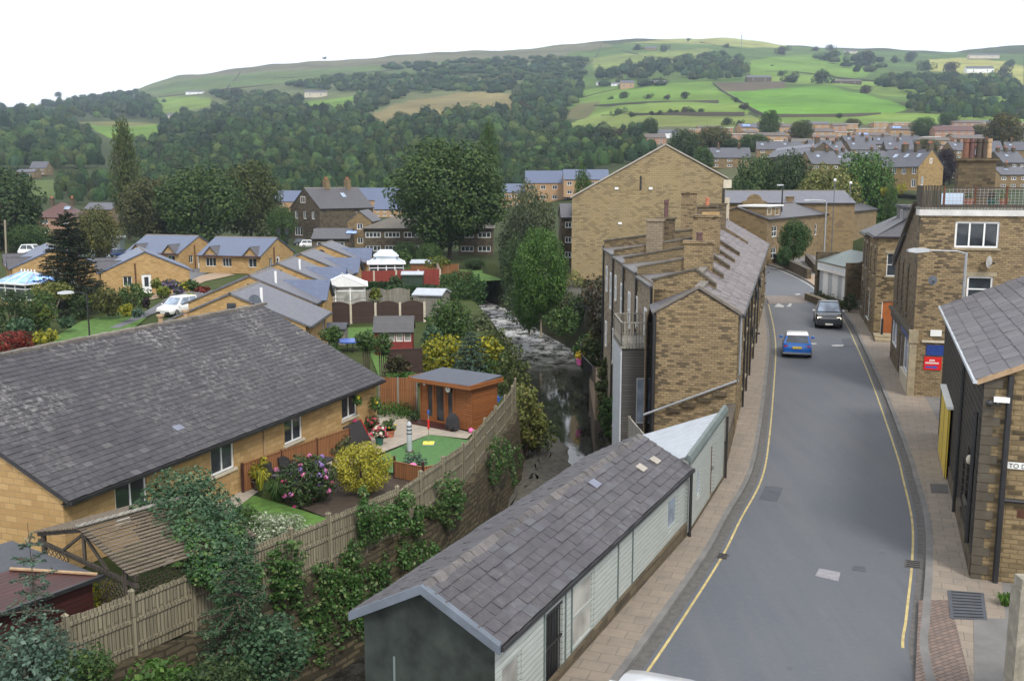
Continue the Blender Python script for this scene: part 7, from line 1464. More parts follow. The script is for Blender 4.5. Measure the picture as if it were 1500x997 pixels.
def fh(lab, px0, px1, yr, ye, yb, wm, rm, nw=3, storeys=2, rz=0., Dp=8, kind='gable', sky=(), chims=0, z=None, name='house', group=None, wf='white_paint', door_=False, cols=2, over=.3, ww=None, pale=None):
    pc = (px0 + px1) / 2; Y = hitY(pc, yb) if z is None else P(pc, yb, z).y; a, b = D(px0, yb, Y), D(px1, yb, Y); L_ = (b.x - a.x) / max(.3, math.cos(rz)); k = Y / FP; H = (yb - ye) * k; rise = max(.5, (ye - yr) * k * 1.0); ops = []
    if kind == 'sideg':  # gable towards the viewer
        L2 = Dp; t = house(lab, (b.x, Y, a.z - .2), PI / 2 + rz, L2, L_, H, rise, wm, rm, {'W': [(L_ * (i + .5) / nw - .5, H * (s + .38) / storeys, 1.1, H / storeys * .42, 'w', dict(cols=cols, frame=wf)) for i in range(nw) for s in range(storeys)]}, over=over, name=name, group=group, ridge=None, wkw=dict(fw=.12))
    else:
        for i in range(nw):
            for s in range(storeys):
                w = ww or min(1.6, L_ / nw * .5); ops.append((L_ * (i + .5) / nw - w / 2, H * (s + .36) / storeys, w, H / storeys * .42, 'w', dict(cols=cols, frame=wf)))
        t = house(lab, (a.x, Y, a.z - .2), rz, L_, Dp, H + .2, rise if kind != 'flat' else 0, wm, rm, {'S': ops, 'E': [(Dp * .4, H * .6, 1, H * .2)], 'W': [(Dp * .4, H * .6, 1, H * .2)]}, over=over, kind=kind, sky=[(('S',) + tuple(q)) for q in sky], name=name, group=group, ridge=None, wkw=dict(fw=.12), gut='gutter_black' if Y < 230 else None,
                  chims=[(L_ * (i + .5) / chims, Dp / 2, .8, 1.1, H + rise - .6, H + rise + 1.2, dict(pots=2, mat='stone_far_dark', ph=.6)) for i in range(chims)])
    return t
fh('long dark stone cottage row with white multi-light windows left of the big tree', 533, 645, 319, 334, 373, 'stone_far_dark', 'flag_brown', 4, 2, 0, 9, 'hip', z=-1.7, cols=4, ww=2.6, chims=0); fh('dark stone cottages with white windows right of the big tree trunk', 672, 722, 319, 334, 374, 'stone_far_dark', 'flag_brown', 2, 2, 0, 9, 'hip', z=-1.7, cols=3, ww=2.2)
fh('stone gable house between the tall gable and the cottage row', 510, 545, 308, 322, 363, 'stone_far', 'slate_grey', 1, 2, 0, 12, 'sideg', z=-1.7); fh('low dark-roofed building below the tall gable house', 457, 512, 336, 349, 366, 'stone_far_dark', 'slate_grey', 2, 1, 0, 8, z=-1.7, sky=[(6, .4, 2, 1.2, 'solar')]); fh('white rendered house with a red roof behind the low dark roof', 488, 528, 309, 328, 350, 'cream_stone', 'tile_red', 1, 1, 0, 7, z=-1.7, chims=1)
fh('red-roofed house half hidden by trees at the far left', 52, 112, 298, 318, 345, 'brick_pink', 'tile_red', 2, 2, 0, 9, 'hip', z=-1.7, chims=2, sky=[(6, .5, 1.4, 1.2)]); fh('grey-roofed house behind the left poplar', 124, 165, 298, 307, 335, 'stone_far', 'slate_far', 2, 2, 0, 9, z=-1.7)
for a in ((402, 482, 280, 295, 312, 'long blue-roofed terrace left of the tall gable chimneys'), (487, 506, 277, 292, 312, 'blue-roofed house between two stone chimneys'), (508, 582, 276, 293, 312, 'broad blue-roofed terrace left of the big tree'), (548, 590, 290, 306, 318, 'lower blue-roofed house touching the big tree'), (735, 768, 270, 282, 303, 'blue-roofed house right of the second poplar'), (770, 838, 251, 268, 296, 'tall blue-roofed flats with tan walls left of the chapel'), (826, 892, 249, 263, 288, 'blue-roofed flats just over the chapel eave')): fh(a[5], *a[:5], 'brick_tan', 'slate_blue', 4, 2, 0, 10)
fh('tall narrow stone house squeezed between willow and chapel', 822, 842, 300, 318, 405, 'stone_far_dark', 'slate_grey', 1, 4, 0, 8, z=-1.7); 
fh('pale stone roofed shed behind the chapel slope', 846, 880, 255, 262, 275, 'stone_far', 'slate_mid', 1, 1, .1, 9)
fh('stone farmhouse among trees on the left hillside foot', 44, 68, 237, 246, 256, 'stone_far', 'slate_far', 2, 2); fh('tan cottage low on the left hillside foot', 24, 50, 248, 252, 260, 'stone_far', 'slate_far', 2, 1)
# ---------------------------------------------------------------- estate on the right
TB_, TP_ = 'brick_tan', 'brick_pink'
EST = [(944, 976, 196, 202, 213, TP_, 'tile_brown', 'pink brick house at the left end of the estate', 2), (960, 993, 190, 195, 203, 'white_paint', 'slate_far', 'grey-roofed white house above the pink brick one', 2), (955, 979, 187, 191, 196, TB_, 'white_paint', 'white flat-roofed house at the upper left of the estate', 2), (1008, 1026, 186, 190, 197, TB_, 'white_paint', 'white flat-roofed house behind the dark estate tree', 1), (1050, 1074, 184, 188, 198, TB_, 'white_paint', 'white-roofed tan house left of the blue-panelled one', 2), (1085, 1116, 181, 187, 196, TB_, 'slate_far', 'tan house with a blue solar panel under the lower field', 3), (1073, 1101, 193, 197, 205, TP_, 'white_paint', 'white-roofed pink house below the blue-panelled one', 3), (1112, 1153, 194, 199, 209, TB_, 'tile_brown', 'brown-roofed row left of the slate terrace', 3), (1142, 1163, 181, 186, 195, TB_, 'tile_brown', 'tan house between two round estate trees', 2), (1183, 1216, 178, 182, 190, TB_, 'slate_far', 'tan house right of the round estate tree under the fields', 3), (1187, 1222, 188, 193, 202, TB_, 'tile_brown', 'tan row in front of the tan house under the fields', 3), (1152, 1190, 203, 208, 217, TB_, 'flag_brown', 'flat brown roofed row behind the slate terrace', 3),
 (1220, 1240, 180, 184, 192, TP_, 'tile_brown', 'pink house left of a white-roofed one at the field edge', 2), (1237, 1256, 178, 182, 189, TB_, 'white_paint', 'small white-roofed house at the field edge', 1), (1254, 1297, 185, 189, 196, TB_, 'white_paint', 'long white-roofed row in the middle of the estate', 4), (1280, 1301, 176, 180, 188, TB_, 'white_paint', 'high white box-roofed house in the middle of the estate', 2), (1255, 1304, 194, 199, 208, TB_, 'tile_brown', 'tan row with a blue panel at its left end', 4), (1308, 1346, 176, 180, 187, TB_, 'white_paint', 'white-roofed row left of the broad estate tree', 4), (1304, 1338, 184, 190, 199, TB_, 'tile_brown', 'stepped row with blue panels left of the broad estate tree', 3), (1339, 1390, 201, 206, 215, TB_, 'flag_brown', 'brown-roofed row below the broad estate tree', 4), (1369, 1425, 185, 192, 203, TP_, 'tile_red', 'red-roofed row with white windows at the right of the estate', 5), (1397, 1455, 198, 203, 215, TP_, 'tile_brown', 'pinkish row behind the corner house chimney', 5), (1440, 1470, 176, 181, 190, TB_, 'white_paint', 'white-windowed house at the upper right of the estate', 3), (1266, 1336, 202, 207, 216, TB_, 'tile_brown', 'lowest tan row with a blue panel before the stone terraces', 5), (1395, 1440, 176, 180, 187, TP_, 'tile_brown', 'upper brown-roofed row under the far right wood', 4), (1470, 1505, 186, 191, 202, TP_, 'tile_brown', 'pink row at the right picture edge', 3), (1180, 1225, 212, 217, 226, TB_, 'tile_brown', 'brown-roofed row above the small slate houses', 4), (1098, 1124, 205, 209, 216, TP_, 'flag_brown', 'low brick row left of the slate terrace end', 2)]
q_ = random.Random(2); side_ = ('lower left', 'left', 'middle', 'right', 'far right')
for row, (yb, x0, x1) in enumerate(((186, 1096, 1500), (193.5, 1020, 1500), (200, 1000, 1250), (207, 1030, 1460), (213, 1130, 1320), (219, 1150, 1430))):
    x = x0 + q_.uniform(0, 15); n_ = 0
    while x < x1 - 20:
        w = q_.uniform(18, 38); k_ = ('top', 'second', 'third', 'fourth', 'fifth', 'lowest')[row]; pal = q_.random() < .3
        if all(not (e[0] < x + w * .7 and e[1] > x + w * .3 and abs(e[4] - yb) < 4) for e in EST[:40]):
            EST.append((x, x + w, yb - 9 - q_.random(), yb - 6, yb, q_.choice([TB_, TP_, TB_]), 'white_paint' if pal else q_.choice(['tile_brown', 'slate_far', 'flag_brown', 'tile_red']), f"estate house in the {k_} row, {('first', 'second', 'third', 'fourth', 'fifth', 'sixth', 'seventh', 'eighth', 'ninth', 'tenth', 'eleventh', 'twelfth', 'thirteenth')[n_ % 13]} from the left among the plain ones", q_.choice([2, 3, 4]))); n_ += 1
        x += w + q_.uniform(4, 22)
for i, (a, b, yr, ye, yb, wm, rm, lab, nw) in enumerate(EST):
    sk = [(1.5, .3, 4.5, 2.2, 'solar')] if 'blue' in lab else ()
    fh(lab, a, b, yr, ye, yb, wm, rm, nw, 2, rnd.uniform(-.12, .12), 9, 'flat' if rm == 'white_paint' else 'gable', sk, group='houses of the hillside estate')
for a in ((1038, 1098, 217, 231, 246, 'stone_far', 'slate_far', 3, 2, -.1, 'grey slate house with end chimneys above the dark trees', 2), (1191, 1221, 205, 215, 229, 'stone_far_dark', 'slate_far', 2, 2, .25, 'slate house right of the skylit terrace', 1), (1188, 1232, 222, 240, 262, 'stone_far', 'slate_far', 3, 2, .15, 'slate-roofed row behind the olive tree', 2), (1220, 1244, 211, 222, 236, 'stone_far_dark', 'slate_far', 2, 2, .3, 'dark slate house above the fresh green tree', 1), (1222, 1250, 226, 238, 258, 'stone_far', 'slate_far', 2, 2, .2, 'slate roof just left of the tall stone gable row', 1), (1433, 1472, 218, 234, 248, 'stone_far_dark', 'slate_far', 3, 2, .25, 'slate row right of the corner house chimney', 2), (1468, 1506, 222, 238, 256, 'stone_far_dark', 'slate_far', 3, 2, .2, 'slate row at the right picture edge', 3), (1462, 1506, 245, 256, 277, 'stone_far', 'slate_far', 3, 2, 0, 'stone house with a lattice window at the right edge', 1)): fh(a[10], *a[:9], rz=a[9], Dp=9, chims=a[11], group='slate-roofed stone terraces', sky=[(2.5, .5, 1., 1.)])
fh('small stone gable house with a white bay left of the lattice window house', 1431, 1463, 240, 254, 277, 'stone_far', 'slate_far', 1, 2, 0, 9, 'sideg', group='slate-roofed stone terraces')
q_ = random.Random(9)
for yb, x0, x1, nm_ in ((232, 1108, 1335, 'upper'), (247, 1190, 1338, 'lower'), (233, 1396, 1502, 'right upper'), (262, 1388, 1440, 'right lower'), (224, 1240, 1330, 'highest')):
    x = x0; n_ = 0
    while x < x1 - 15:
        w = q_.uniform(26, 44); fh(f"slate-roofed stone house, {('first', 'second', 'third', 'fourth', 'fifth', 'sixth', 'seventh', 'eighth')[n_ % 8]} of the {nm_} slate row", x, x + w, yb - 23 - q_.uniform(0, 3), yb - 13, yb, q_.choice(['stone_far', 'stone_far_dark']), 'slate_far', 2, 2, q_.uniform(-.3, .35), 8, chims=q_.choice([1, 2]), sky=[(1.5, .5, 1., 1.)], group='slate-roofed stone terraces'); n_ += 1; x += w * q_.uniform(.95, 1.25)
# skylit slate terrace and big gable terrace, running away uphill
Y0 = hitY(1186, 250); p = D(1183, 252, Y0); q = D(1122, 222, Y0 + 45); dd = V((q.x - p.x, q.y - p.y, 0)); L_ = dd.length
house('long slate terrace with a line of skylights climbing away', (q.x, q.y, p.z - 1), math.atan2(-dd.y, -dd.x), L_, 9, 6.5, 3.4, 'stone_far_dark', 'slate_far', {'S': [(3 + 4.2 * i, 3.6, 1.2, 1.5) for i in range(int(L_ / 4.4))]}, sky=[('S', 2 + 3.6 * i, .62, 1.1, 1.3) for i in range(int(L_ / 3.8))], ridge=None, group='slate-roofed stone terraces', chims=[(L_ - 6, 4.5, .9, 1.4, 9, 11.4, dict(pots=2, mat='stone_far_dark'))])
Y0 = hitY(1360, 276) * .9; p = D(1344, 276, Y0); e = D(1377, 276, Y0); Wg = (e.x - p.x) / .6; kz = Y0 / FP; LG = 62 * kz / .8; ga = -R(60); zt = D(1344, 243, Y0).z; zg = p.z - .5
house('tall golden stone gable terrace with dormers above the roof terrace', (p.x - LG * math.cos(ga), Y0 - LG * math.sin(ga), zg), ga, LG, Wg, zt - zg, Wg * .45, 'stone_golden', 'slate_far', {'E': [(Wg * .12, 1.2, .9, 2.0), (Wg * .5, 3.9, 1.6, 1.9), (Wg * .15, 4.2, .9, 1.8), (Wg * .42, (zt - zg) + .6, .9, 1.2, 'proud')], 'S': [(LG * .85, 3.8, 1.2, 1.8), (LG * .62, 3.8, 1.2, 1.8), (LG * .4, 3.8, 1.2, 1.8), (LG * .85, .8, 1.2, 1.8)]}, chims=[(LG * (.95 - .28 * i_), Wg / 2, .9, 1.6, zt - zg + 1.5, zt - zg + Wg * .45 + 1.3, dict(pots=3, mat='stone_far_dark', ph=.5)) for i_ in range(3)], sky=[('S', LG * f_, .5, 1.1, 1.3) for f_ in (.25, .5, .78)], ridge=None, group='slate-roofed stone terraces', wkw=dict(fw=.13))
# farms on the hill
for lab, a, b, yr, ye, yb, wm, rm in (('white farm cottage at the left of the upper fields', 874, 893, 119, 121.5, 125, 'white_paint', 'slate_far'), ('white bungalow next to the tan barn on the hill', 896, 908, 120.5, 123, 126.5, 'white_paint', 'slate_far'), ('tan barn in the upper field', 909, 929, 118, 122, 131, 'brick_tan', 'slate_far'), ('low grey farm sheds right of the tan barn', 947, 976, 117.5, 120, 125, 'stone_far', 'slate_far'), ('stone farmhouse row above the bare patch', 1094, 1130, 110.5, 114, 120, 'stone_far_dark', 'slate_far'), ('white farm on the left upper hillside', 272, 297, 133, 135, 139, 'white_paint', 'slate_far'), ('stone farm on the middle upper hillside', 446, 478, 133, 136, 143, 'cream_stone', 'slate_far'), ('pale cottage in the left clearing', 244, 268, 166, 169, 174, 'cream_stone', 'slate_far'), ('stone farmhouse between trees near the skyline', 945, 962, 68, 71, 75, 'stone_far', 'slate_far'), ('white villa at the right end of the hill', 1416, 1456, 97, 101, 107, 'white_paint', 'slate_far'), ('row of pale houses near the right skyline', 1420, 1464, 79, 81.5, 86, 'cream_stone', 'slate_far'), ('tan house on the right skyline slope', 1238, 1256, 73, 75.5, 78.5, 'cream_stone', 'slate_far'), ('low dark farm right of the bare patch', 1222, 1262, 116.5, 119, 124, 'stone_far_dark', 'tile_brown'), ('narrow stone tower in the upper wood', 1072, 1077, 86, 88, 97, 'stone_far', 'slate_far')): fh(lab, a, b, yr, ye, yb, wm, rm, 2, 1, 0, 12, name='farmhouse')
p = hit(1086, 69); t = T('mast', 'thin mast on the skyline pasture', 'mast', p); tubepart('shaft', [(0, 0, -1), (0, 0, 26)], .8, 'lead_grey', t)
# field walls
for i, (lab, pts) in enumerate((('dark field wall running down between the bright fields', [(1044, 122), (1060, 135), (1080, 147), (1100, 160), (1120, 170)]), ('field wall below the upper hedge trees', [(870, 156), (950, 151), (1010, 150), (1052, 149)]), ('field wall above the lowest pasture', [(880, 171), (960, 168), (1090, 167)]), ('field wall along the foot of the big bright field', [(1125, 170), (1200, 170), (1290, 168)]), ('hedge line under the right wood', [(1340, 150), (1400, 158), (1500, 164)]), ('skyline pasture wall', [(1025, 62), (1060, 69), (1085, 72)]), ('wall under the tan farm barn', [(855, 143), (905, 132), (980, 124)]), ('field wall on the far left upper pasture', [(205, 146), (260, 140), (330, 131), (430, 122)]), ('field wall climbing the left skyline pasture', [(330, 131), (345, 116), (352, 104)]), ('hedge line under the long skyline moor', [(400, 116), (520, 108), (650, 97), (760, 90)]), ('field wall dropping from the skyline above the upper wood', [(880, 66), (872, 84), (850, 104)]), ('field wall beside the skyline farmhouse', [(905, 74), (985, 88), (1060, 84)]), ('field wall across the pale upper pasture', [(1095, 108), (1160, 106), (1240, 116), (1330, 122)]))):
    q = [hit(*a) for a in pts]; t = T('field_wall', lab, 'wall', q[0]); g = G()
    qq = catmull(q, 8)
    for a, b in zip(qq[:-1], qq[1:]):
        a, b = a - q[0], b - q[0]; a = a.copy(); b = b.copy(); g.obox(a - Z3 * 1.5, b - a, V((.6, .8, 0)), Z3 * 3.0)
    g.build('masonry', M['dark_lintel'], t)
# ---------------------------------------------------------------- trees
ptree('huge dark domed tree standing over the stone cottages', 571, 742, 201, 158, -1.75, 'leaf_domed', 'big', base=.12)
for a in (('broad olive-brown tree left of the dark twin', 172, 270, 258, 205, 'leaf_olive_dark', 'mid', 0), ('dark round tree in the left clump', 232, 352, 241, 200, 'leaf_domed', 'mid', 1), ('lighter tall tree at the right of the left clump', 318, 408, 231, 212, 'leaf_olive_mid', 'mid', 2), ('dark tree at the left picture edge', -70, 60, 244, 180, 'leaf_dark', 'mid', 0), ('olive rounded tree behind the dark conifer', 104, 172, 302, 150, 'leaf_olive', 'mid', 1), ('bright green hedge tree behind the far left roof', 8, 72, 328, 175, 'leaf_mid', 'mid', 2), ('small fresh tree left of the tall gable house', 392, 432, 300, 200, 'leaf_mid', 'mid', 1), ('grey-green shrub tree before the cottage row', 575, 616, 353, 150, 'leaf_dark', 'mid', 2), ('green garden tree under the big tree', 610, 650, 356, 145, 'leaf_mid', 'mid', 0), ('dark bush at the big tree foot, right side', 680, 712, 378, 140, 'leaf_dark', 'mid', 1)): ptree(a[0], *a[1:5], -1.75, a[5], a[6], k=a[7], base=.03)
ptree('tall leaning poplar at the left', 153, 203, 168, 215, -1.75, 'leaf_olive_mid', 'tall', base=.05); ptree('tall poplar behind the huge domed tree', 692, 738, 172, 205, -1.75, 'leaf_mid', 'tall', base=.05)
ptree('fresh green multi-stemmed tree on the right river bank', 752, 834, 333, 88, -3.2, 'leaf_fresh', 'big', base=.16, bark='bark_pale'); ptree('lower fresh green tree leaning over the river from the right bank', 752, 796, 400, 90, -3.4, 'leaf_fresh', 'mid', k=2, base=.08, bark='bark_pale')
ptree('grey-green willow by the chapel', 738, 818, 262, 128, -3, 'leaf_willow', 'loose', base=.08); ptree('second grey willow stem nearer the river bend', 725, 800, 300, 122, -3, 'leaf_willow_dark', 'loose', k=1, base=.05); ptree('dark alder hanging over the river bend', 733, 782, 345, 112, -4, 'leaf_dark', 'mid', k=1, base=.02)
ptree('slim green tree before the chapel eave', 838, 872, 236, 118, -1, 'leaf_mid', 'loose', base=.3)
p = P(106, 458, -1.7); conifer('conifer', 'dark whorled conifer standing among the left gardens', (p.x, p.y, GZ), 9.6, 6.8, 'conifer_dark', 17000, .12, 21, 7, pw=.6, per=13, trunk=.018, droop=-.06)
for a in (('broad dark oak group left part, behind the hall roof', 1072, 1150, 226, 200, 'leaf_domed', 'mid', 0), ('dark oak right part, behind the street lamp', 1120, 1196, 222, 196, 'leaf_dark', 'mid', 1), ('yellow-green feathery tree behind the long mill', 1166, 1262, 241, 182, 'leaf_olive_light', 'mid', 1), ('fresh green round tree behind the long mill', 1230, 1316, 219, 186, 'leaf_fresh', 'mid', 2), ('small green tree at the fresh tree foot', 1296, 1318, 268, 150, 'leaf_mid', 'mid', 0)): ptree(a[0], *a[1:5], -.5, a[5], a[6], k=a[7], base=.05)
p = P(1162, 393, 0); tree('small dense green street tree by the curved wall', p, 6.0, 3.7, 'leaf_fresh_dark', 'mid', 1, .2); ptree('small low green companion of the street tree', 1138, 1162, 360, 119, 0, 'leaf_fresh_dark', 'mid', k=0, base=.15)
for px, py, W, H, lab in ((1295, 285, 1.6, 2.2, 'yellow bush left of the small green tree'), (1320, 284, 1.9, 3., 'yellow bush below the golden gable terrace')): p = D(px, py + 3, 152); bush('yellow_bush', lab, 'shrub', p, W * .9, H * .7, 'leaf_gold', 500, .1, 10, 3)
HT = [(1112, 1143, 160, 205, 'leaf_mid', 'tall oval tree in the upper estate'), (1157, 1192, 175, 207, 'leaf_olive_mid', 'round olive tree in the estate'), (1335, 1371, 171, 201, 'leaf_mid', 'broad pointed tree in the estate centre'), (1376, 1404, 163, 186, 'leaf_mid', 'round tree above the red-roofed row'), (1020, 1074, 184, 220, 'leaf_olive', 'loose olive tree at the estate left'), (978, 1028, 188, 240, 'leaf_dark', 'dark tree behind the chapel ridge'), (1060, 1084, 202, 220, 'leaf_dark', 'small dark tree right of the loose olive one'), (1080, 1132, 196, 222, 'leaf_mid', 'broad low tree left of the skylit terrace'), (1014, 1046, 214, 250, 'leaf_mid', 'green tree behind the chapel coping'), (940, 965, 172, 205, 'leaf_dark', 'dark tree at the estate left end'), (1370, 1404, 216, 272, 'leaf_purple', 'purple copper beech behind the corner house chimney'), (1334, 1376, 203, 226, 'leaf_olive', 'olive tree with yellow leaves above the gable terrace'), (1425, 1440, 205, 240, 'leaf_dark', 'dark tree behind the chimney pots'), (1238, 1262, 173, 188, 'leaf_olive', 'small olive tree at the estate field edge'), (1384, 1400, 196, 212, 'leaf_mid', 'small tree before the red-roofed row'), (1420, 1445, 183, 200, 'leaf_olive', 'olive shrub tree in the right estate')]
for a, b, yt, yb, lf, lab in HT: Y = hitY((a + b) / 2, yb); p = D((a + b) / 2, yb, Y); ptree(lab, a, b, yt, Y, p.z - .3, lf, 'mid', k=int(a) % 3, base=.04)
Y = hitY(1472, 228); p = D(1472, 226, Y); ptree('big golden-topped conical tree at the right of the estate', 1447, 1500, 163, Y, p.z, 'leaf_olive_gold', 'mid', k=2, base=.0)
# hedgerow and field trees on the hill (px, ground y, size)
FT = [(895, 148, 9, 'leftmost hedge tree on the upper field wall'), (913, 146, 14, 'largest hedge tree on the upper field wall'), (950, 145, 9, 'pale hedge tree on the upper field wall'), (978, 145, 9, 'low hedge tree right of the pale one'), (1002, 144, 12, 'pair of hedge bushes at the right of the upper wall'), (906, 171, 15, 'bushy tree at the left of the middle hedge'), (925, 171, 10, 'smaller bush right of the bushy tree'), (955, 168, 7, 'small hedge tree first in the middle row'), (966, 168, 8, 'small hedge tree second in the middle row'), (982, 167, 10, 'hedge tree third in the middle row'), (992, 167, 8, 'low hedge tree fourth in the middle row'), (1003, 166, 12, 'tallest hedge tree in the middle row'), (1013, 166, 10, 'hedge tree right of the tallest'), (1026, 166, 9, 'lone hedge tree at the right of the middle row'), (1078, 149, 8, 'small round tree on the dividing wall'), (1091, 160, 13, 'larger round tree on the dividing wall'), (1064, 184, 15, 'dark tree at the estate edge of the pasture'), (1083, 184, 10, 'reddish bush at the estate edge of the pasture'), (1230, 172, 9, 'low bush on the foot wall of the bright field'), (1266, 138, 16, 'round tree at the right end of the bright field'), (1216, 74, 10, 'tree group on the right skyline slope'), (1217, 90, 20, 'round tree above the low dark farm'), (1272, 97, 26, 'tall dark tree mass below the skyline houses'), (1145, 80, 14, 'dark copse near the mast'), (1160, 122, 20, 'dark tree right of the stone farmhouse row'), (1204, 124, 26, 'large dark round tree over the low dark farm'), (1144, 112, 10, 'slim tree beside the stone farmhouse row'), (1195, 76, 10, 'small leftmost tree on the right skyline slope'), (934, 75, 12, 'tree left of the skyline farmhouse'), (972, 76, 12, 'tree right of the skyline farmhouse'), (1064, 70, 8, 'small dark tree on the skyline pasture'), (1130, 98, 4, 'tiny lone tree on the upper pasture'), (207, 214, 20, 'round tree in the left bright field'), (317, 163, 18, 'dark round tree in the upper left fields'), (268, 166, 12, 'small tree above the pale cottage'), (588, 171, 8, 'small bush on the tan field'), (618, 171, 9, 'round bush on the tan field'), (240, 150, 6, 'bush in the upper left pasture'), (747, 133, 14, 'tree at the right corner of the tan field'), (766, 165, 22, 'tree at the foot of the tan field'), (1332, 90, 16, 'tree on the right hill shoulder'), (1355, 104, 18, 'dark tree below the hill shoulder'), (1310, 92, 12, 'tree beside the hill shoulder track'), (1390, 108, 20, 'tree left of the white villa'), (1470, 112, 18, 'tree right of the white villa'), (1480, 98, 14, 'tree above the white villa'), (880, 210, 30, 'tall tree at the wood edge left of the estate'), (912, 208, 24, 'second tree at the wood edge left of the estate'), (935, 200, 26, 'third tree at the wood edge beside the estate'), (820, 176, 22, 'tree at the lower field corner'), (1008, 60, 5, 'tiny lone bush on the centre skyline'), (476, 87, 5, 'small skyline tree left of centre'), (85, 143, 10, 'pale-topped tree on the left skyline')]
for i, (px, py, s, lab) in enumerate(FT):
    p = hit(px, py); k = p.y / FP; tree(lab, (p.x, p.y, p.z - .4), s * k * 1.05, s * k * 1.15, ('leaf_wood', 'leaf_dark', 'leaf_wood', 'leaf_brown_green')[i % 4], 'far', i % 3, .02, group='trees on the hill fields')
# ---------------------------------------------------------------- woods that read as one mass
WOODS = [([(190, 232), (235, 210), (300, 192), (400, 172), (470, 164), (530, 172), (560, 187), (620, 176), (690, 164), (745, 166), (790, 185), (830, 195), (850, 215), (860, 272), (740, 290), (560, 300), (420, 300), (330, 300), (190, 295), (180, 255)], 9.5, 6.2, 9.5),
 ([(-60, 168), (0, 166), (50, 165), (90, 172), (112, 185), (150, 205), (152, 246), (100, 256), (0, 254), (-60, 260)], 10.4, 7.38, 13.), ([(60, 155), (110, 148), (200, 139), (245, 160), (240, 179), (160, 178), (100, 174)], 8.8, 5.74, 12.), ([(-60, 290), (-60, 262), (40, 262), (40, 292)], 10.4, 7.38, 9), ([(85, 300), (85, 262), (200, 270), (200, 305)], 9.6, 7.38, 9),
 ([(235, 182), (310, 165), (350, 150), (400, 150), (430, 165), (560, 160), (545, 168), (470, 172), (400, 178), (300, 195), (240, 205)], 8, 4.92, 9), ([(310, 140), (370, 136), (440, 148), (440, 162), (390, 160), (330, 152)], 8, 4.1, 9), ([(400, 125), (540, 110), (660, 115), (740, 125), (740, 140), (660, 135), (560, 140), (480, 135)], 8, 4.92, 8), ([(520, 142), (600, 138), (560, 158), (520, 165)], 8, 4.92, 9),
 ([(540, 98), (700, 88), (800, 85), (860, 90), (850, 118), (760, 122), (640, 110)], 8.8, 4.92, 7), ([(745, 128), (800, 120), (860, 125), (840, 160), (810, 185), (755, 182)], 8.8, 5.74, 9), ([(868, 115), (905, 103), (1000, 92), (1050, 85), (1082, 90), (1092, 104), (1090, 120), (1010, 122), (1000, 112), (940, 118), (880, 120)], 8.8, 5.33, 13.), ([(1310, 120), (1400, 118), (1500, 128), (1500, 150), (1420, 146), (1330, 138), (1280, 130), (1285, 122)], 9.6, 5.74, 12.), ([(1315, 142), (1340, 150), (1500, 160), (1500, 178), (1440, 178), (1360, 172), (1325, 160)], 9.6, 6.56, 12.),
 ([(840, 198), (950, 192), (960, 232), (860, 260)], 10.4, 7.38, 9), ([(780, 200), (850, 215), (860, 275), (700, 285), (700, 255)], 10.4, 8.2, 7.), ([(1180, 78), (1290, 84), (1300, 100), (1260, 112), (1240, 100), (1190, 92)], 12.8, 6.56, 8), ([(870, 122), (1000, 124), (990, 128), (880, 130)], 16, 4.92, 6), ([(0, 158), (60, 156), (100, 148), (60, 165), (0, 170)], 7.2, 4.1, 12)]
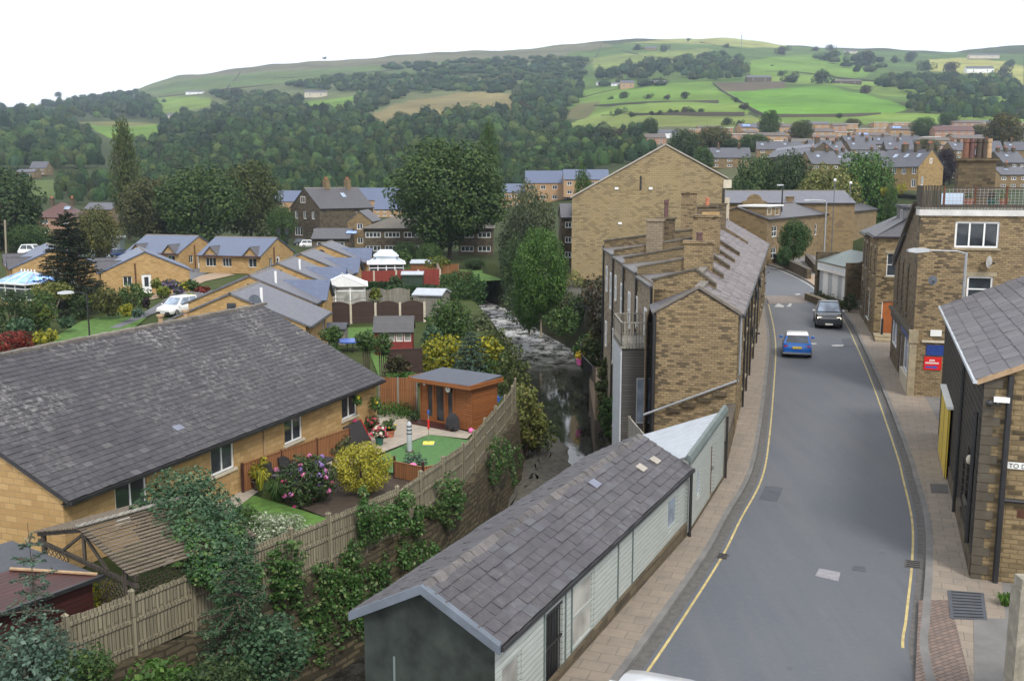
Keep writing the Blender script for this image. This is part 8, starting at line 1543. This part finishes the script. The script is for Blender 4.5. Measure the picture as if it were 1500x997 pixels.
def wood(name, lab, polys, seed, leaf_n=80):
    g = np.random.default_rng(seed); cen = []; hw = []
    for poly, sx, sy, wm in polys:
        xs = [p[0] for p in poly]; ys = [p[1] for p in poly]; y = min(ys)
        while y < max(ys):
            x = min(xs) + g.random() * sx
            while x < max(xs):
                px, py = x + g.normal() * sx * .3, y + g.normal() * sy * .35; ins = False
                for i in range(len(poly)):
                    x1, y1 = poly[i]; x2, y2 = poly[(i + 1) % len(poly)]
                    if (y1 > py) != (y2 > py) and px < (x2 - x1) * (py - y1) / (y2 - y1) + x1: ins = not ins
                if ins:
                    p = hit(px, py); k = p.y / FP; w = min(sx * k * 1.55, 16) * (.6 + .8 * g.random()); cen.append(tuple(p)); hw.append((w, min(max(w * 1.05, wm * .75), wm * 1.2) * (.8 + .4 * g.random())))
                x += sx
            y += sy
    C = np.array(cen); Hh = np.array(hw); N = len(C); tint = np.array([(.026, .055, .018), (.042, .082, .024), (.06, .105, .028), (.08, .112, .032), (.055, .07, .026), (.034, .07, .032)])[g.choice(6, N, p=[.26, .26, .2, .11, .05, .12])] * (.55 + .95 * g.random((N, 1)) ** 1.5)
    d = g.normal(size=(N, leaf_n, 3)); d[:, :, 2] = np.abs(d[:, :, 2]) * 1.1 - .25; d /= np.linalg.norm(d, axis=2, keepdims=True); lob = 1 + .18 * np.sin(d[:, :, :1] * 5 + g.random((N, 1, 1)) * 6) * np.cos(d[:, :, 1:2] * 4 + g.random((N, 1, 1)) * 6); rr = (.8 + .34 * g.random((N, leaf_n, 1))) * lob
    S = np.stack([Hh[:, 0] * .5, Hh[:, 0] * .5, Hh[:, 1] * .55], 1)[:, None, :]; up = (Hh[:, 1] * .42)[:, None]; c = C[:, None, :] + d * rr * S; c[:, :, 2] += up; n = d + g.normal(size=d.shape) * .22; n[:, :, 2] += .3
    size = np.repeat(Hh[:, 0] * .085, leaf_n) * (.7 + .6 * g.random(N * leaf_n)); o = leafmesh(name, c.reshape(-1, 3), n.reshape(-1, 3), size, M['wood_leaf'], .75, seed); me = o.data
    at = me.color_attributes.new('albedo', 'FLOAT_COLOR', 'POINT'); col = np.repeat(tint, leaf_n * 4, axis=0) * np.repeat(.75 + .5 * g.random((N * leaf_n, 1)), 4, axis=0); at.data.foreach_set('color', np.concatenate([col, np.ones((len(col), 1))], 1).astype(np.float32).ravel())
    # rounded inner masses of the same crowns
    nu, nv = 9, 6; a_ = np.arange(nu) * 2 * PI / nu; t_ = np.linspace(.12, 2.0, nv); dd = np.stack([np.outer(np.sin(t_), np.cos(a_)), np.outer(np.sin(t_), np.sin(a_)), np.outer(np.cos(t_), np.ones(nu))], -1).reshape(-1, 3)
    lb = .78 + .26 * g.random((N, nu * nv, 1)); cc = C[:, None, :] + dd[None] * lb * S; cc[:, :, 2] += up; vq = np.array([(i * nu + k, (i + 1) * nu + k, (i + 1) * nu + (k + 1) % nu, i * nu + (k + 1) % nu) for i in range(nv - 1) for k in range(nu)]); q = (vq[None] + (np.arange(N) * nu * nv)[:, None, None]).reshape(-1, 4)
    m2 = bpy.data.meshes.new('crown_mass'); nq = len(q); m2.vertices.add(N * nu * nv); m2.vertices.foreach_set('co', cc.astype(np.float32).ravel()); m2.loops.add(nq * 4); m2.loops.foreach_set('vertex_index', q.astype(np.int32).ravel()); m2.polygons.add(nq); m2.polygons.foreach_set('loop_start', np.arange(0, nq * 4, 4, dtype=np.int32)); m2.polygons.foreach_set('loop_total', np.full(nq, 4, dtype=np.int32)); m2.polygons.foreach_set('use_smooth', np.ones(nq, dtype=bool)); m2.update(calc_edges=True)
    at = m2.color_attributes.new('albedo', 'FLOAT_COLOR', 'POINT'); col = np.repeat(tint * .85, nu * nv, axis=0); at.data.foreach_set('color', np.concatenate([col, np.ones((len(col), 1))], 1).astype(np.float32).ravel()); m2.materials.append(M['wood_leaf'])
    o2 = bpy.data.objects.new('crown_mass', m2); COL.objects.link(o2); o2.parent = o; o2['kind'] = 'stuff'
    tag(o, lab, 'woodland', kind='stuff'); return o
m = NB('wood_leaf'); a = m.new('ShaderNodeVertexColor'); a.layer_name = 'albedo'; geo = m.new('ShaderNodeNewGeometry'); m.col(m.mix(geo.outputs['Random Per Island'], a.outputs[0], m.mix(1., a.outputs[0], (.66, .7, .66), 'MULTIPLY'))); m.rough(.8); m.b.inputs['Specular IOR Level'].default_value = .15; M['wood_leaf'] = m.m
wood('woodland', 'dense mixed wood covering the middle hillside', [WOODS[0]], 1, 95); wood('woodland', 'dark wood on the left hillside', WOODS[1:5], 2); wood('woodland', 'scattered upper hillside woods and hedges left of the tan field', WOODS[5:10], 3); wood('woodland', 'woods among the right hill fields', WOODS[10:14] + WOODS[16:18], 4); wood('woodland', 'young trees at the foot of the wood behind the chapel', WOODS[14:16], 5, 60)
# ---------------------------------------------------------------- river banks and garden planting
def pb2(name, lab, px0, px1, yt, yb, Y, leaf, N, seed, s=.1, nb=14, cat='shrub', **kw):
    a, b = D(px0, yb, Y), D(px1, yb, Y); top = D(px0, yt, Y); return bush(name, lab, cat, ((a.x + b.x) / 2, Y, a.z), b.x - a.x, top.z - a.z, leaf, N, s, nb, seed, **kw)
for i, a in enumerate((('golden-variegated bush left part beside the blue spruce', 613, 690, 492, 548, 63, 'leaf_gold', 2200), ('golden-variegated bush right of the blue spruce', 690, 737, 492, 552, 62, 'leaf_gold', 1500), ('big green bush behind the red shed at the river edge', 626, 692, 438, 505, 72, 'leaf_mid', 2200), ('dark shrub beside the red shed corner', 618, 648, 470, 535, 68, 'leaf_bluegreen', 1000), ('green riverbank thicket behind the summerhouse', 725, 775, 505, 600, 56, 'leaf_olive_mid', 1900), ('sprawling riverbank bramble below the summerhouse fence', 742, 800, 560, 665, 52.5, 'leaf_olive_light', 2600), ('lower bank greenery touching the gravel bar', 760, 815, 610, 665, 53.5, 'leaf_olive_mid', 1000), ('bank greenery left of the open water', 700, 752, 480, 545, 78, 'leaf_olive_mid', 1600), ('pale feathery growth on the left bank top', 680, 722, 455, 520, 82, 'leaf_willow', 1300), ('left bank bushes below the river bend', 700, 745, 500, 560, 70, 'leaf_mid', 1400), ('hanging bank foliage at the river bend', 664, 715, 400, 458, 105, 'leaf_fresh_dark', 1700), ('yellowing garden shrub by the riverside hedge', 650, 680, 442, 470, 88, 'leaf_olive_light', 700), ('dark foliage over the river bend, right side', 735, 790, 410, 475, 104, 'leaf_dark', 1700), ('dark undergrowth below the fresh river tree', 758, 792, 440, 490, 95, 'leaf_dark', 900), ('ivy bank below the terrace yards', 838, 885, 488, 540, 76, 'leaf_mid', 1500), ('shaded ivy hanging to the water behind the terrace', 872, 916, 510, 630, 62, 'leaf_olive_mid', 2200), ('ferny growth on the right bank below the balcony', 878, 912, 575, 655, 55, 'leaf_mid', 1500), ('ivy trailing from the riverside yard wall', 846, 890, 490, 555, 70, 'leaf_olive_mid', 1500), ('pale bramble on the yard wall top', 862, 892, 478, 508, 72, 'leaf_olive_light', 700), ('brownish shrub on the terrace yard edge', 858, 905, 440, 500, 68, 'leaf_brown_green', 1100), ('orange-brown shrub against the chapel wall foot', 850, 896, 405, 450, 88, 'leaf_brown_green', 1100), ('green bank plants right of the fresh river tree', 800, 850, 450, 492, 84, 'leaf_mid', 1300), ('low brambles on the bank slope under the chapel', 790, 850, 425, 462, 96, 'leaf_olive_mid', 1300), ('pale green bank bush before the chapel foot', 815, 860, 395, 440, 102, 'leaf_olive_light', 900), ('dark bush between the river tree and the chapel', 830, 862, 430, 480, 90, 'leaf_mid', 800), ('green shrub at the river fence end', 700, 760, 520, 590, 60, 'leaf_mid', 1500))):
    pb2('riverside_bush', *a[:8], 80 + i, s=.13 if a[5] > 60 else .1, nb=20)
p = D(690, 550, 60); conifer('blue_spruce', 'small blue spruce before the golden bush', p, D(690, 480, 60).z - p.z, 3.0, 'leaf_spruce', 1700, .12, 9, 4, pw=.7, per=8)
for lab, px, yt, yb, Y, w, sd in (('clipped standard tree left of its twin before the red shed', 537, 482, 552, 60.5, 1.25, 3), ('clipped standard tree with several stems before the red shed', 561, 487, 560, 59, 1.1, 4), ('rounded shrub tree at the bungalow row corner', 487, 478, 530, 64, 1.4, 5)):
    p = D(px, yb, Y); H = D(px, yt, Y).z - p.z; t = T('standard_tree', lab, 'tree', p); g = np.random.default_rng(sd); swarm([(x, y, z + H * .55, a, b, c) for x, y, z, a, b, c in ball_blobs(g, 14, H * .42, w, 0, .4)], 1300, .075, 'leaf_mid', t, sd); g = G()
    for k in range(4): g.tube([(.1 * k - .15, .1 * (k % 2), 0), (.12 * k - .18, 0, H * .4), (.14 * k - .2, 0, H * .7)], .04, 5)
    g.build('trunk', M['bark'], t)
for i, a in enumerate((('large dark evergreen shrub at the left edge', -12, 52, 420, 500, 78, 'leaf_dark', 2000), ('green leafy shrub second from the left edge', 30, 84, 424, 490, 80, 'leaf_mid', 1500), ('clipped olive dome shrub near the lamp post', 138, 179, 420, 462, 88, 'leaf_olive', 1900), ('glossy green shrub right of the olive dome', 168, 222, 414, 455, 90, 'leaf_mid', 1500), ('golden ball shrub under the olive dome', 174, 198, 446, 463, 86, 'leaf_gold', 500), ('red-leaved shrubs at the left lawn corner', -8, 52, 486, 520, 72, 'leaf_red', 1300), ('golden low shrub beside the red-leaved ones', 50, 86, 483, 505, 73, 'leaf_gold', 700), ('blue-green low shrub behind the red-leaved ones', 12, 50, 466, 494, 76, 'leaf_bluegreen', 900), ('yellow-green shrub left of the lamp', 50, 78, 444, 478, 80, 'leaf_gold_green', 900), ('dark green shrub between lamp and olive dome', 104, 134, 432, 466, 88, 'leaf_dark', 900), ('bright yellow flowering shrub behind the lamp post', 122, 146, 432, 455, 92, 'leaf_gold', 500), ('purple-red shrub beside the glossy green one', 210, 220, 434, 452, 88, 'leaf_purple', 300), ('red-leaved bush under the dark conifer', 50, 66, 422, 436, 95, 'leaf_red', 300), ('green cushion plant on the lawn edge', 86, 110, 464, 480, 80, 'leaf_bluegreen', 400), ('low pale cushion by the close road', 194, 210, 452, 464, 84, 'leaf_spruce', 300), ('shrub beside the white bungalow door', 222, 236, 408, 424, 105, 'leaf_gold_green', 400), ('purple flowering border shrub', 236, 266, 410, 424, 106, 'leaf_purple_flower', 600), ('green and yellow border plants on the close bank', 230, 250, 420, 436, 100, 'leaf_gold_green', 500), ('yellow flowers in the close border', 262, 280, 413, 426, 104, 'leaf_gold', 400), ('rounded green shrub at the right end of the close border', 272, 292, 410, 426, 104, 'leaf_mid', 500), ('lilac flowers at the front of the close border', 255, 270, 420, 430, 101, 'leaf_purple_flower', 300), ('rusty low plant by the close road', 286, 310, 420, 428, 103, 'leaf_red', 250), ('low golden cushion beside the parked white people carrier', 274, 286, 430, 438, 98, 'leaf_gold', 250), ('small climbing plant on the twin bungalow front', 245, 252, 376, 394, 134, 'leaf_mid', 250), ('round green shrub behind the brown lattice fence', 565, 584, 417, 436, 101, 'leaf_fresh_dark', 700), ('yellow-leaved shrub behind the pale fence', 542, 560, 422, 445, 98, 'leaf_gold_green', 400), ('feathery bush beside the farther conservatory', 576, 604, 366, 392, 128, 'leaf_mid', 700), ('yellow-flowered bush under the cottages', 620, 660, 376, 392, 128, 'leaf_gold_green', 700), ('grey dome cover shrub before the green shed', 570, 588, 404, 422, 110, 'leaf_dark', 400), ('brown climbing roses on the dark fence', 560, 600, 520, 556, 60.5, 'leaf_brown_green', 700), ('green strip of plants below the dark fence', 556, 620, 548, 566, 58.5, 'leaf_fresh', 700), ('shrub at the small bungalow garden corner', 480, 500, 500, 545, 61, 'leaf_mid', 500))):
    pb2('garden_shrub', *a[:8], 120 + i, s=.12 if a[5] < 95 else .15, nb=14)
p = P(80, 468, -1.7); t = T('small_tree', 'small spreading olive tree with a bare crooked trunk on the left lawn', 'tree', (p.x, p.y, GZ)); g = np.random.default_rng(4); swarm([(x, y, z + 1.7, a, b, c) for x, y, z, a, b, c in ball_blobs(g, 18, 1.7, 3.4, 0, .36)], 1500, .12, 'leaf_olive_light', t, 5); g = G(); g.tube([(0, 0, 0), (.15, 0, .9), (-.2, 0, 1.6), (-.7, 0, 2.3)], [.13, .1, .07, .03], 7); g.tube([(.12, 0, .85), (.5, 0, 1.7), (.8, 0, 2.4)], [.08, .06, .03], 6); g.build('trunk', M['bark_pale'], t)
# clutter on the terrace yard above the river
flat('river_yard', [(P(848, 492, -3).x, 74), (P(905, 492, -3).x, 74), (6.2, 63), (5.4, 63)], -2.6, M['drive_tan'], 2.6)
for lab, px, py, m_ in (('yellow and pink flower pot on the riverside yard', 850, 475, 'plastic_pink'), ('blue tub on the riverside yard', 868, 470, 'plastic_blue'), ('terracotta pot on the riverside yard', 882, 480, 'terracotta')):
    p = D(px, py, 70); t = T('plant_pot', lab, 'plant pot', (p.x, 70, -2.6)); g = G(); g.tube([(0, 0, 0), (0, 0, .4), (0, 0, .4), (0, 0, .45)], [.2, .27, .3, .3], 10); g.build('pot', M[m_], t, True); swarm([(0, 0, .7, .35, .35, .35)], 120, .1, 'petal_yellow' if 'pink' in lab else 'leaf_mid', t, 3)
t = T('iron_railing', 'dark iron railing round the riverside yard', 'railing', (5.2, 66, -2.6)); g = G(); pts_ = [V((0, 8, 0)), V((-.3, 2, 0)), V((.2, -3, 0))]
for a, b in zip(pts_[:-1], pts_[1:]):
    g.bar(a + Z3 * 1.0, b + Z3 * 1.0, .06, .06); n = int((b - a).length / .25)
    for k in range(n + 1): c = a.lerp(b, k / n); g.bar(c, c + Z3 * 1.0, .03, .03, (0, 1, 0))
g.build('bars', M['black_iron'], t)
# ---------------------------------------------------------------- camera, light, sky, air
cam = bpy.data.cameras.new('camera'); co = bpy.data.objects.new('camera', cam); COL.objects.link(co)
co.location = (0, 0, HC); co.rotation_euler = (PI / 2 - PT, 0, 0); cam.sensor_width = 36; cam.lens = 36 * FP / 1500; cam.clip_end = 12000; cam.clip_start = .1
SC.camera = co
SUN_EL, SUN_AZ = 48, 158   # azimuth: degrees clockwise from +Y
sun = bpy.data.lights.new('sun', 'SUN'); so = bpy.data.objects.new('sun', sun); COL.objects.link(so)
sun.energy = SUN_E; sun.angle = R(14); sun.color = (1, .95, .87)
d = V((math.sin(R(SUN_AZ)) * math.cos(R(SUN_EL)), math.cos(R(SUN_AZ)) * math.cos(R(SUN_EL)), math.sin(R(SUN_EL))))
so.rotation_euler = d.to_track_quat('Z', 'Y').to_euler()
w = bpy.data.worlds.new('World'); SC.world = w; w.use_nodes = True; nt = w.node_tree; bg = nt.nodes['Background']
sk = nt.nodes.new('ShaderNodeTexSky'); sk.sky_type = 'NISHITA'; sk.sun_disc = False; sk.sun_elevation = R(SUN_EL); sk.sun_rotation = R(SUN_AZ); sk.air_density = 1.; sk.dust_density = 1.5
tc = nt.nodes.new('ShaderNodeTexCoord'); mp = nt.nodes.new('ShaderNodeMapping'); mp.inputs['Scale'].default_value = (1, 1, 3.2)
nz = nt.nodes.new('ShaderNodeTexNoise'); nz.inputs['Scale'].default_value = 3.; nz.inputs['Detail'].default_value = 6; nz.inputs['Roughness'].default_value = .55
nt.links.new(tc.outputs['Generated'], mp.inputs[0]); nt.links.new(mp.outputs[0], nz.inputs[0])
rp = nt.nodes.new('ShaderNodeValToRGB'); nt.links.new(nz.outputs['Fac'], rp.inputs[0])
e = rp.color_ramp.elements; e[0].position = .34; e[0].color = (CLOUD * .86, CLOUD * .88, CLOUD * .92, 1); e[1].position = .62; e[1].color = (CLOUD, CLOUD * 1.005, CLOUD * 1.03, 1)
mx = nt.nodes.new('ShaderNodeMix'); mx.data_type = 'RGBA'; mx.inputs[0].default_value = .9
nt.links.new(sk.outputs[0], mx.inputs[6]); nt.links.new(rp.outputs[0], mx.inputs[7]); nt.links.new(mx.outputs[2], bg.inputs[0]); bg.inputs[1].default_value = .1
if HAZE:
    m = bpy.data.materials.new('haze'); m.use_nodes = True; n = m.node_tree.nodes; n.remove(n['Principled BSDF'])
    pv = n.new('ShaderNodeVolumePrincipled'); pv.inputs['Color'].default_value = (.66, .8, 1, 1); pv.inputs['Density'].default_value = HAZE; pv.inputs['Anisotropy'].default_value = .2
    m.node_tree.links.new(pv.outputs[0], n['Material Output'].inputs['Volume'])
    g = G(); g.box(-2800, -60, -7, 2800, 3400, 480); o = g.build('haze', m); tag(o, kind='stuff', label='thin blue haze lying in the valley air', cat='haze'); o.display_type = 'WIRE'
SC.view_settings.view_transform = 'Standard'; SC.view_settings.look = 'None'; SC.view_settings.exposure = EXPO; SC.view_settings.gamma = 1
SC.cycles.max_bounces = 6; SC.cycles.diffuse_bounces = 3; SC.cycles.glossy_bounces = 3; SC.cycles.transmission_bounces = 3; SC.cycles.transparent_max_bounces = 8; SC.cycles.volume_bounces = 0
SC.cycles.use_denoising = True; SC.cycles.caustics_reflective = False; SC.cycles.caustics_refractive = False; SC.cycles.sample_clamp_indirect = 8
